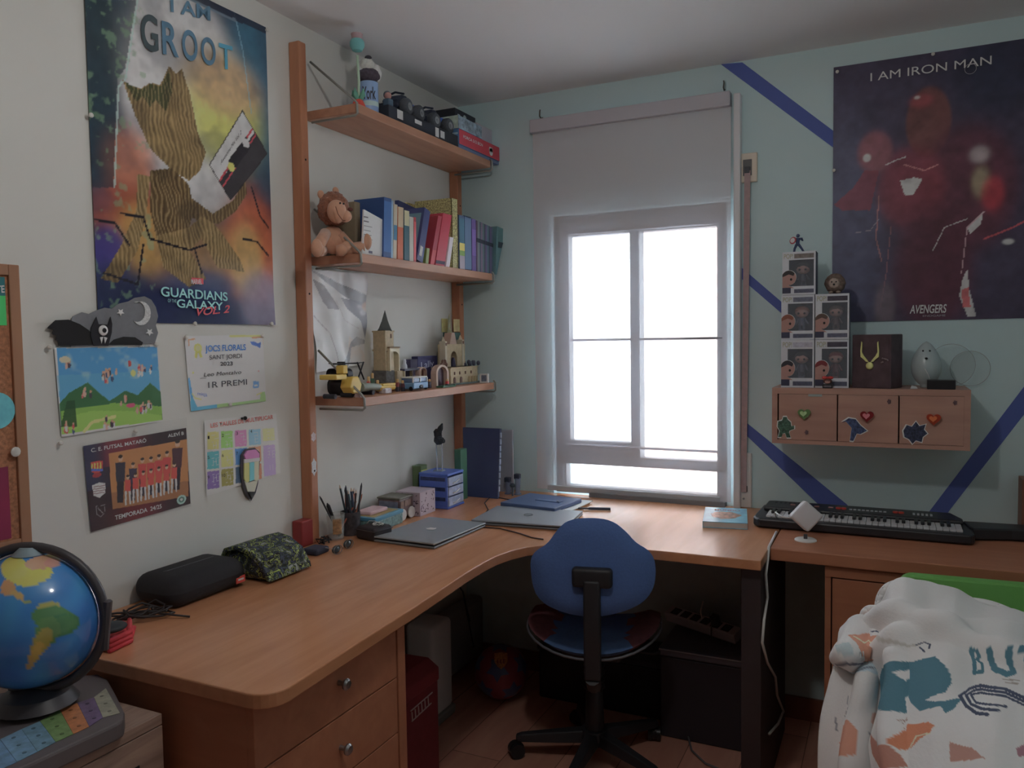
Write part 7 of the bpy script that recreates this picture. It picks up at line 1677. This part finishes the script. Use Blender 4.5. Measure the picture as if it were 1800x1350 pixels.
for i in range(6):
    g = MB(); x_ = .024+i*(LS-.04)/6; g.box(x_,x_+.036,-.019,.019,.056,.0585,.001,M); sk = obj('socket', g, mat((50,52,60),.5,.55), ps_)
    g = MB(); g.cyl(M @ Vector((x_+.018,0,.0580)), M @ Vector((x_+.018,0,.0595)), .013, 14); obj('socket_well', g, mat((66,70,78),.5,.6), sk)
g = MB(); x_ = .024+4*(LS-.04)/6+.018; g.box(x_-.014,x_+.014,-.014,.014,.060,.098,.004,M); g.tube([M @ Vector((x_,0,.098)), M @ Vector((x_+.01,-.03,.10)), M @ Vector((x_+.015,-.06,.04)), ],.0028,6); one('plug', 'dark plug with a trailing cord in the power strip', 'plug', g, mat((60,62,70),.5,.55))
g = MB(); g.tube([M @ Vector((.024+3*(LS-.04)/6,.0,.062)), M @ Vector((.16,.01,.09)), M @ Vector((.175,.02,.13))],.0022,6); one('white_lead', 'thin pale lead rising from the middle of the power strip', 'cable', g, CAB)
# dark low box behind the chair
g = MB(); xa_, xb2 = XB(950,-.22,.1), b0-.02; g.box(xa_,xb2,-.24,-.03,0,.20,.01); g2 = thing('low_dark_box', 'low black storage box on the floor behind the chair', 'box', ((xa_+xb2)/2,-.135,0)); obj('box_body', g, mat((24,24,30),.5,.45), g2)
g = MB(); g.box(xa_-.004,xb2+.004,-.245,-.025,.201,.225,.006); obj('box_lid', g, mat((34,36,44),.35,.45), g2)
# clutter lead on the floor
g = MB(); f0, f1, f2_ = fl(1208,1298), fl(1216,1322), fl(1240,1345); g.tube([Vector((f0.x,f0.y,.02)),Vector((f1.x,f1.y,.006)),Vector((f2_.x,f2_.y,.006)),Vector((f2_.x+.06,f2_.y-.02,.006))],.0035,6); one('floor_cable', 'pale tipped dark cable on the floor in front of the black chest', 'cable', g, mat((90,88,92),.5,.5), smooth=True)
# white cable hanging down the gap between the desks
hv = [at('y',-.55,1352,925), at('y',-.60,1343,985)]
g = MB(); g.tube([Vector((1.4135,-.42,T+.012)),Vector((1.4140,-.60,T+.006)),Vector((1.4142,-.618,T-.02))]+[at('x',1.416,*q_) for q_ in ((1346,1010),(1349,1050),(1343,1090),(1340,1130),(1349,1165),(1363,1190),(1366,1222),(1377,1250),(1368,1272),(1352,1290))],.0042,8); one('hanging_cable', 'white cable hanging down from the gap between the two worktops', 'cable', g, CAB, smooth=True)

# ================================================================== GLOBE
gc = C0 + (FW + RT*((57-900)/CAM['f']) - UP*((1087-675)/CAM['f']))*1.53; gR = .1285
gl_ = thing('globe', 'large relief globe with a dark meridian arm on its electronic base, on the nightstand', 'globe', (gc.x,gc.y,NZ))
def globe_mesh():
    n1, n2 = 90, 180; me = bpy.data.meshes.new('globe_ball'); vs = []; cs = []; fs = []
    vdir = (C0-gc).normalized(); vr = vdir.cross(Vector((0,0,1))).normalized()*-1; vr = RT.copy(); vu = vr.cross(vdir).normalized()*-1; vu = UP.copy()
    land = [ # blobs given in the view of the photograph: (px, py, rx, ry, rot, colour)
        (52,1010,42,22,.15,(170,160,50)),(25,1000,25,22,0,(180,150,60)),(75,988,34,12,.2,(160,120,95)),(92,990,14,8,0,(165,110,100)),(14,1035,14,16,0,(160,110,70)),(30,1046,16,7,-.6,(150,120,70)),(48,1058,8,4,0,(120,130,60)),
        (85,1070,22,12,.2,(130,130,60)),(92,1085,36,20,0,(60,105,60)),(105,1100,34,20,.2,(50,100,62)),(116,1095,18,14,0,(56,104,60)),(82,1110,20,26,-.4,(70,110,60)),(72,1130,14,26,-.5,(130,120,50)),(62,1150,10,24,-.5,(150,125,50)),(54,1165,6,12,-.4,(150,120,60)),(45,970,26,5,.1,(150,170,175))]
    rg = np.random.RandomState(2); ph = rg.rand(14,3)*6.28; kk = rg.randn(14,3)*7
    sea = np.array(alb((40,110,165),.36)); deep = np.array(alb((34,84,150),.36))
    for i in range(n1+1):
        th = PI*i/n1
        for j in range(n2):
            ph_ = 2*PI*j/n2; d = Vector((math.sin(th)*math.cos(ph_), math.sin(th)*math.sin(ph_), math.cos(th)))
            P_ = gc + d*gR; vs.append(P_)
            nn = sum(math.sin(kk[m].dot(np.array(d)) + ph[m][0])/(1+m*.15) for m in range(14))/5
            c = sea*(.5+.5*max(-1,min(1,nn)))+deep*(.5-.5*max(-1,min(1,nn)))
            if d.dot(vdir) > .05:
                q = P_-C0; z_ = q.dot(FW); px = 900+CAM['f']*q.dot(RT)/z_; py = 675-CAM['f']*q.dot(UP)/z_
                for (lx, ly, ax, ay, ro, col) in land:
                    dx, dy = px-lx, py-ly; cr_, sr_ = math.cos(ro), math.sin(ro)
                    rr = math.sqrt(((dx*cr_-dy*sr_)/ax)**2 + ((dx*sr_+dy*cr_)/ay)**2) + nn*.22
                    if rr < 1: c = np.array(alb(col,.36))*(1+.25*nn)
            else:
                if nn > .45 and abs(d.z) < .9: c = np.array(alb((130,120,60),.36))
            if abs(d.z-.05) < .006: c = c*.5
            cs.append((*np.clip(c,0,.85),1))
    for i in range(n1):
        for j in range(n2): fs.append((i*n2+j,(i+1)*n2+j,(i+1)*n2+(j+1)%n2,i*n2+(j+1)%n2))
    me.from_pydata([tuple(v) for v in vs],[],fs); me.update()
    for p in me.polygons: p.use_smooth = True
    ca = me.color_attributes.new('print','FLOAT_COLOR','POINT'); ca.data.foreach_set('color', np.array(cs,dtype=np.float32).ravel())
    me.materials.append(paint_mat(.12,.6,.6)); me.transform(mwof(gl_).inverted()); return link('globe_ball', me, gl_)
globe_mesh()
ARM = mat((56,54,58),.4,.5)
# meridian arm in the plane facing roughly sideways
dn = Vector((FW.x,FW.y,0)).normalized(); sdv = Vector((RT.x,RT.y,0)).normalized()
g = MB(); pts = []
for k in range(31):
    a = math.radians(118 - k*7.6); pts.append(gc + sdv*math.cos(a)*(gR+.012) + Vector((0,0,1))*math.sin(a)*(gR+.012) + dn*.0)
g.tube(pts,.0095,8)
for k in (24,25): pass
obj('meridian_arm', g, ARM, gl_, smooth=True)
g = MB(); e_ = gc + sdv*(gR+.018) + Vector((0,0,.012)); g.tube([e_+Vector((0,0,.022)), e_+Vector((.0,.0,.020)), e_+Vector((0,0,-.075))+sdv*-.010],[.006,.009,.008],8); obj('side_grip', g, ARM, gl_, smooth='auto')
g = MB(); g.tube([gc+Vector((0,0,gR-.002)), gc+Vector((0,0,gR+.012))],[.03,.016],16); obj('pole_cap', g, mat((120,140,150),.4,.6), gl_, smooth='auto')
# base
bz_ = NZ
zt0_ = bz_+.034
ob_ = [(150,1186),(172,1184),(189,1193),(203,1218),(219,1250),(217,1264),(205,1272),(33,1352),(-60,1396),(-190,1396),(-190,1300),(-60,1230)]
top_ = [at('z',zt0_,*p) for p in ob_]; n_ = len(top_); top_ = [Vector((max(.035,p.x), p.y, p.z)) for p in top_]
c0b = sum(top_, Vector())/n_
g = MB(); vsb = [p for p in top_] + [Vector((c0b.x+(p.x-c0b.x)*1.0, c0b.y+(p.y-c0b.y)*1.0, bz_)) for p in top_]
g.add(vsb, [tuple(range(n_)), tuple(range(2*n_-1,n_-1,-1))]+[(i,i+n_,(i+1)%n_+n_,(i+1)%n_) for i in range(n_)]); bs = obj('globe_base', g, mat((84,78,80),.5,.5), gl_, bevel=.005)
tL, bL = [(186,1210),(165,1226),(136,1236),(105,1248),(70,1268),(38,1282),(0,1300),(-60,1326)], [(211,1254),(181,1262),(157,1278),(129,1291),(98,1305),(66,1322),(30,1340),(-30,1368)]
zp_ = zt0_+.0006
pcol = [((120,120,104),'grey'),((84,68,100),'violet'),((150,92,52),'orange'),((92,120,70),'green'),((84,116,134),'pale blue'),((88,122,146),'light blue'),((80,112,140),'mid blue')]
for i, (cc, nm_) in enumerate(pcol):
    q = [at('z',zp_,*tL[i]),at('z',zp_,*tL[i+1]),at('z',zp_,*bL[i+1]),at('z',zp_,*bL[i])]; m_ = sum(q,Vector())/4
    q = [m_+(p-m_)*.985 for p in q]; g = MB(); g.slab(q,(0,0,1),.0008); pn_ = obj('touch_panel', g, mat(cc,.4,.42,noise=.22,scale=70), gl_, label=nm_+' touch panel')
    for j in range(3):
        t_ = (j+.5)/3; pa = (q[0]+q[1])/2; pb = (q[3]+q[2])/2; P_ = pa*(1-t_)+pb*t_; P_.z = zp_+.0008
        g = MB(); g.cyl(P_, P_+Vector((0,0,.0006)), .0036, 10); obj('panel_button', g, mat(tuple(int(v*.75) for v in cc),.4,.45), pn_)
g = MB(); cst_ = gc - Vector((0,0,gR)); g.lathe([(0,0),(.075,0),(.060,.02),(.030,cst_.z-bz_-.055),(0,cst_.z-bz_-.05)],(gc.x-.0,gc.y,bz_+.045),24); obj('pedestal', g, ARM, gl_, smooth='auto')

# ================================================================== BED
bd_ = thing('bed', 'bed at the right edge with a bright green headboard, mostly hidden by bedding', 'bed', (2.1,-2.0,0))
GRN = mat((84,150,60),.5,.62)
HX0 = 1.775; hz0 = at('y',-.80,1600,1011).z
g = MB(); pr = [(HX0,.1),(HX0,hz0-.035)] + [(HX0+.035-.035*math.cos(a*PI/12), hz0-.035+.035*math.sin(a*PI/12)) for a in range(1,7)] + [(2.56,hz0+.012),(2.56,.1)]
g.prism(pr,'y',-.80,-.765); obj('headboard', g, GRN, bd_, bevel=.006, label='bright green headboard')
g = MB(); g.box(1.80,2.58,-2.75,-.802,.18,.40); obj('bed_frame', g, mat((150,110,80),.5,.5), bd_)
g = MB(); g.box(1.80,2.57,-2.74,-.805,.401,.50,.04,seg=3); obj('mattress', g, mat((200,200,198),.9,.7), bd_, smooth='auto')

def drape(name, lab, cat, rows, res=(70,80), th=.012, seed=1, wr=.006, paint=None, fold=None, k=.30, base=(168,166,158)):
    """cloth through a lattice of room points: rows = list of lists of (px, py, y)"""
    nr, nc = len(rows), len(rows[0])
    Pn = [[at('y', p[2], p[0], p[1]) for p in r] for r in rows]
    def cr(p0,p1,p2,p3,t): return (p1*2 + (p2-p0)*t + (p0*2-p1*5+p2*4-p3)*t*t + (p1*3-p0-p2*3+p3)*t*t*t)*.5
    def row(r, u):
        x = u*(nc-1); i = min(int(x), nc-2); t = x-i; q = lambda j: r[max(0,min(nc-1,j))]; return cr(q(i-1),q(i),q(i+1),q(i+2),t)
    def S2(u, v):
        y = v*(nr-1); j = min(int(y), nr-2); t = y-j; q = lambda m: row(Pn[max(0,min(nr-1,m))],u); return cr(q(j-1),q(j),q(j+1),q(j+2),t)
    nu, nv = res; P_ = [[S2(i/nu, j/nv) for i in range(nu+1)] for j in range(nv+1)]
    R = np.random.RandomState(seed); fr = R.randn(10,2)*np.array([7,5]); fp_ = R.rand(10)*6.28
    me = bpy.data.meshes.new(name); vs = []; cs = []
    for j in range(nv+1):
        for i in range(nu+1):
            a = P_[j][min(nu,i+1)]-P_[j][max(0,i-1)]; b = P_[min(nv,j+1)][i]-P_[max(0,j-1)][i]; n_ = a.cross(b); n_ = n_.normalized() if n_.length > 1e-9 else Vector((0,0,1))
            if n_.dot(C0-P_[j][i]) < 0: n_ = -n_
            u, v = i/nu, j/nv; w_ = sum((1-abs(math.sin(fr[m][0]*u+fr[m][1]*v+fp_[m]))**1.3)/(1+m*.3) for m in range(10))/2.2-1
            if fold: w_ += fold(u,v)
            V = P_[j][i] + n_*wr*w_; vs.append(tuple(V))
            q = V-C0; z_ = q.dot(FW); cs.append((900+CAM['f']*q.dot(RT)/z_, 675-CAM['f']*q.dot(UP)/z_))
    fs = [(j*(nu+1)+i,j*(nu+1)+i+1,(j+1)*(nu+1)+i+1,(j+1)*(nu+1)+i) for j in range(nv) for i in range(nu)]
    me.from_pydata(vs,[],fs); me.update()
    for p in me.polygons: p.use_smooth = True
    XY = np.array(cs); C = np.zeros((len(cs),3)); C[:] = alb(base,k)
    class PA:
        X, Y = XY[:,0], XY[:,1]
        def poly(s, pts, col, a=1.0):
            m = inpoly(s.X, s.Y, pts)*a; C[:] = C*(1-m[:,None]) + np.array(alb(col,k))*m[:,None]
        def line(s, pts, wd, col, a=1.0):
            m = np.zeros(s.X.shape,bool)
            for (x0,y0),(x1,y1) in zip(pts[:-1],pts[1:]):
                dx,dy = x1-x0,y1-y0; t = np.clip(((s.X-x0)*dx+(s.Y-y0)*dy)/(dx*dx+dy*dy+1e-9),0,1); m |= ((s.X-x0-t*dx)**2+(s.Y-y0-t*dy)**2) < (wd/2)**2
            m = m*a; C[:] = C*(1-m[:,None]) + np.array(alb(col,k))*m[:,None]
        def ell(s, cx, cy, rx, ry, col, a=1.0):
            m = ((((s.X-cx)/rx)**2+((s.Y-cy)/ry)**2) < 1)*a; C[:] = C*(1-m[:,None]) + np.array(alb(col,k))*m[:,None]
    if paint: paint(PA())
    arr = np.ones((len(cs),4),dtype=np.float32); arr[:,:3] = C
    ca = me.color_attributes.new('print','FLOAT_COLOR','POINT'); ca.data.foreach_set('color', arr.ravel())
    me.materials.append(paint_mat(.95,.15,0,.25))
    c_ = sum((Vector(v) for v in vs), Vector())/len(vs); zmin = min(v[2] for v in vs); c_.z = zmin
    me.transform(Matrix.Translation(-c_)); o = link(name, me); o.location = c_
    sm_ = o.modifiers.new('thickness','SOLIDIFY'); sm_.thickness = th; sm_.offset = -1
    return tag(o, lab, cat)
TEAL, NAVY, ORG = (52,84,96), (50,56,72), (138,86,62)
def paint_duvet(a):
    a.line([(1545,1128),(1575,1130),(1600,1142),(1616,1142)],5,(120,118,112),.7); a.line([(1612,1142),(1626,1138),(1640,1146),(1641,1154)],3,NAVY); a.line([(1620,1149),(1633,1160)],3,NAVY)
    a.poly([(1562,1172),(1610,1176),(1652,1168),(1664,1185),(1670,1215),(1664,1232),(1640,1242),(1660,1248),(1690,1242),(1682,1262),(1668,1270),(1660,1256),(1630,1262),(1612,1250),(1606,1240),(1590,1238),(1596,1268),(1562,1262),(1560,1220)],TEAL)
    a.poly([(1576,1192),(1602,1188),(1600,1204),(1588,1208),(1578,1200)],(165,165,158)); a.poly([(1588,1238),(1602,1236),(1618,1256),(1596,1270)],(168,166,158))
    # lettering BUT...
    for px in (1708,): 
        a.line([(1714,1150),(1711,1195)],12,TEAL); a.line([(1716,1149),(1726,1151),(1729,1161),(1722,1170),(1731,1178),(1733,1195),(1714,1197)],7,TEAL)
    a.line([(1748,1150),(1754,1190),(1768,1200),(1780,1196),(1774,1152)],11,TEAL); a.line([(1790,1153),(1822,1155)],9,TEAL); a.line([(1804,1152),(1810,1202)],12,TEAL)
    a.line([(1764,1210),(1790,1212)],2.5,(110,104,100)); a.line([(1768,1216),(1788,1218)],2.5,(110,104,100))
    for r_, w_ in ((0,6),(11,5),(22,4)):
        a.line([(1684+r_,1238),(1700+r_*.9,1226+r_*.5),(1730,1222+r_*.6),(1765,1228+r_*.6),(1800,1244+r_*.6)],w_,NAVY); a.line([(1684+r_,1238),(1700+r_,1258-r_*.2),(1725+r_*.8,1272-r_*.7),(1742+r_,1274-r_*.7)],w_,NAVY)
    a.line([(1578,1280),(1602,1280)],2,(110,90,84)); a.line([(1584,1286),(1596,1276)],2,(110,90,84))
    a.poly([(1568,1312),(1582,1300),(1598,1288),(1625,1286),(1648,1282),(1655,1288),(1650,1302),(1632,1312),(1616,1326),(1600,1332),(1580,1330),(1570,1320)],ORG); a.ell(1589,1295,5,4,(168,160,150)); a.ell(1589,1295,2,2,(120,80,60)); a.line([(1612,1326),(1624,1308),(1650,1302)],2.5,(180,140,120))
    a.poly([(1545,1300),(1560,1310),(1580,1335),(1600,1360),(1570,1360),(1552,1330)],(120,76,62),.9); a.poly([(1680,1318),(1720,1330),(1740,1350),(1680,1352)],(120,76,62),.8); a.poly([(1780,1330),(1800,1326),(1810,1345),(1785,1345)],(100,50,66),.8)
duvet_rows = [
    [(1572,1120,-.90),(1605,1090,-.90),(1655,1085,-.90),(1720,1100,-.90),(1790,1125,-.90),(1880,1160,-.90)],
    [(1553,1078,-1.00),(1578,1036,-1.00),(1640,1040,-1.00),(1715,1068,-1.00),(1800,1092,-1.00),(1900,1130,-1.00)],
    [(1548,1100,-1.10),(1580,1062,-1.12),(1645,1070,-1.12),(1715,1095,-1.12),(1800,1120,-1.12),(1910,1155,-1.12)],
    [(1545,1150,-1.20),(1585,1128,-1.24),(1650,1135,-1.26),(1720,1145,-1.26),(1810,1160,-1.26),(1930,1190,-1.26)],
    [(1556,1210,-1.28),(1595,1195,-1.34),(1655,1195,-1.38),(1725,1205,-1.38),(1815,1215,-1.38),(1945,1245,-1.38)],
    [(1548,1280,-1.36),(1590,1270,-1.44),(1655,1262,-1.48),(1730,1262,-1.50),(1820,1275,-1.50),(1960,1300,-1.50)],
    [(1544,1350,-1.44),(1592,1345,-1.54),(1660,1340,-1.58),(1735,1335,-1.60),(1830,1345,-1.60),(1980,1360,-1.60)],
    [(1545,1430,-1.52),(1600,1430,-1.62),(1665,1425,-1.68),(1745,1420,-1.70),(1840,1425,-1.70),(1990,1440,-1.70)]]
drape('duvet', 'white duvet heaped on the bed with large teal letters and an orange dinosaur like print', 'duvet', duvet_rows, (250,250), .02, 3, .018, paint_duvet,
      fold=lambda u,v: 1.6*math.exp(-((v-.30-.25*u)/.03)**2) + 1.3*math.exp(-((v-.48+.20*u)/.035)**2) + 1.2*math.exp(-((u-.18)/.03)**2)*(v > .5))
def paint_sheet(a):
    a.poly([(1525,1092),(1548,1088),(1550,1105),(1530,1100)],ORG,.8); a.poly([(1492,1128),(1520,1122),(1545,1128),(1552,1164),(1530,1162),(1505,1148)],ORG,.85); a.line([(1500,1130),(1515,1140),(1535,1136),(1545,1150)],2.5,(180,140,120))
    a.line([(1540,1118),(1548,1122),(1552,1116)],2,NAVY); a.line([(1476,1160),(1510,1158),(1550,1168)],2.5,NAVY,.8); a.poly([(1478,1142),(1492,1140),(1498,1150),(1482,1152)],(110,124,128),.8)
    a.poly([(1490,1170),(1520,1168),(1545,1176),(1540,1186),(1510,1190),(1492,1184)],(100,128,140),.6); a.line([(1488,1172),(1500,1190),(1520,1186),(1530,1176),(1548,1190)],2,NAVY,.8)
    a.line([(1496,1225),(1495,1250),(1490,1262)],2,NAVY,.6); a.line([(1470,1262),(1474,1288)],3,NAVY,.7)
    a.poly([(1486,1280),(1500,1270),(1504,1290),(1502,1330),(1484,1334),(1482,1310)],ORG,.85); a.poly([(1522,1255),(1530,1250),(1534,1290),(1524,1300)],ORG,.6); a.line([(1518,1290),(1530,1310),(1524,1330)],2,NAVY,.6)
sheet_rows = [
    [(1505,1118,-1.02),(1530,1098,-1.02),(1560,1090,-1.02),(1600,1095,-1.02)],
    [(1488,1118,-1.10),(1515,1094,-1.10),(1550,1084,-1.10),(1600,1090,-1.08)],
    [(1482,1140,-1.18),(1505,1128,-1.20),(1545,1122,-1.20),(1590,1130,-1.16)],
    [(1469,1158,-1.24),(1500,1150,-1.28),(1545,1150,-1.26),(1590,1160,-1.22)],
    [(1490,1172,-1.20),(1515,1170,-1.24),(1548,1176,-1.24),(1590,1190,-1.22)],
    [(1484,1210,-1.24),(1512,1215,-1.30),(1545,1222,-1.30),(1590,1230,-1.26)],
    [(1472,1265,-1.28),(1505,1275,-1.34),(1542,1285,-1.36),(1590,1290,-1.32)],
    [(1462,1330,-1.32),(1500,1345,-1.40),(1540,1350,-1.42),(1590,1350,-1.38)],
    [(1458,1420,-1.36),(1498,1430,-1.44),(1540,1430,-1.46),(1590,1430,-1.42)]]
drape('bed_sheet', 'rolled white sheet with small orange and blue prints hanging down left of the duvet', 'sheet', sheet_rows, (110,220), .015, 9, .015, paint_sheet,
      fold=lambda u,v: (1.8*math.sin(u*15+v*2)*(v > .5) + .8*math.sin(u*8)))
# narrow wooden panel at the far right on the worktop
g = MB(); pq = at('y',-.06,1794,840); g.box(pq.x,pq.x+.40,-.10,-.01,T,pq.z,.002); one('wooden_panel', 'brown wooden box edge at the far right behind the keyboard neck', 'box', g, mat((96,64,46),.5,.4))
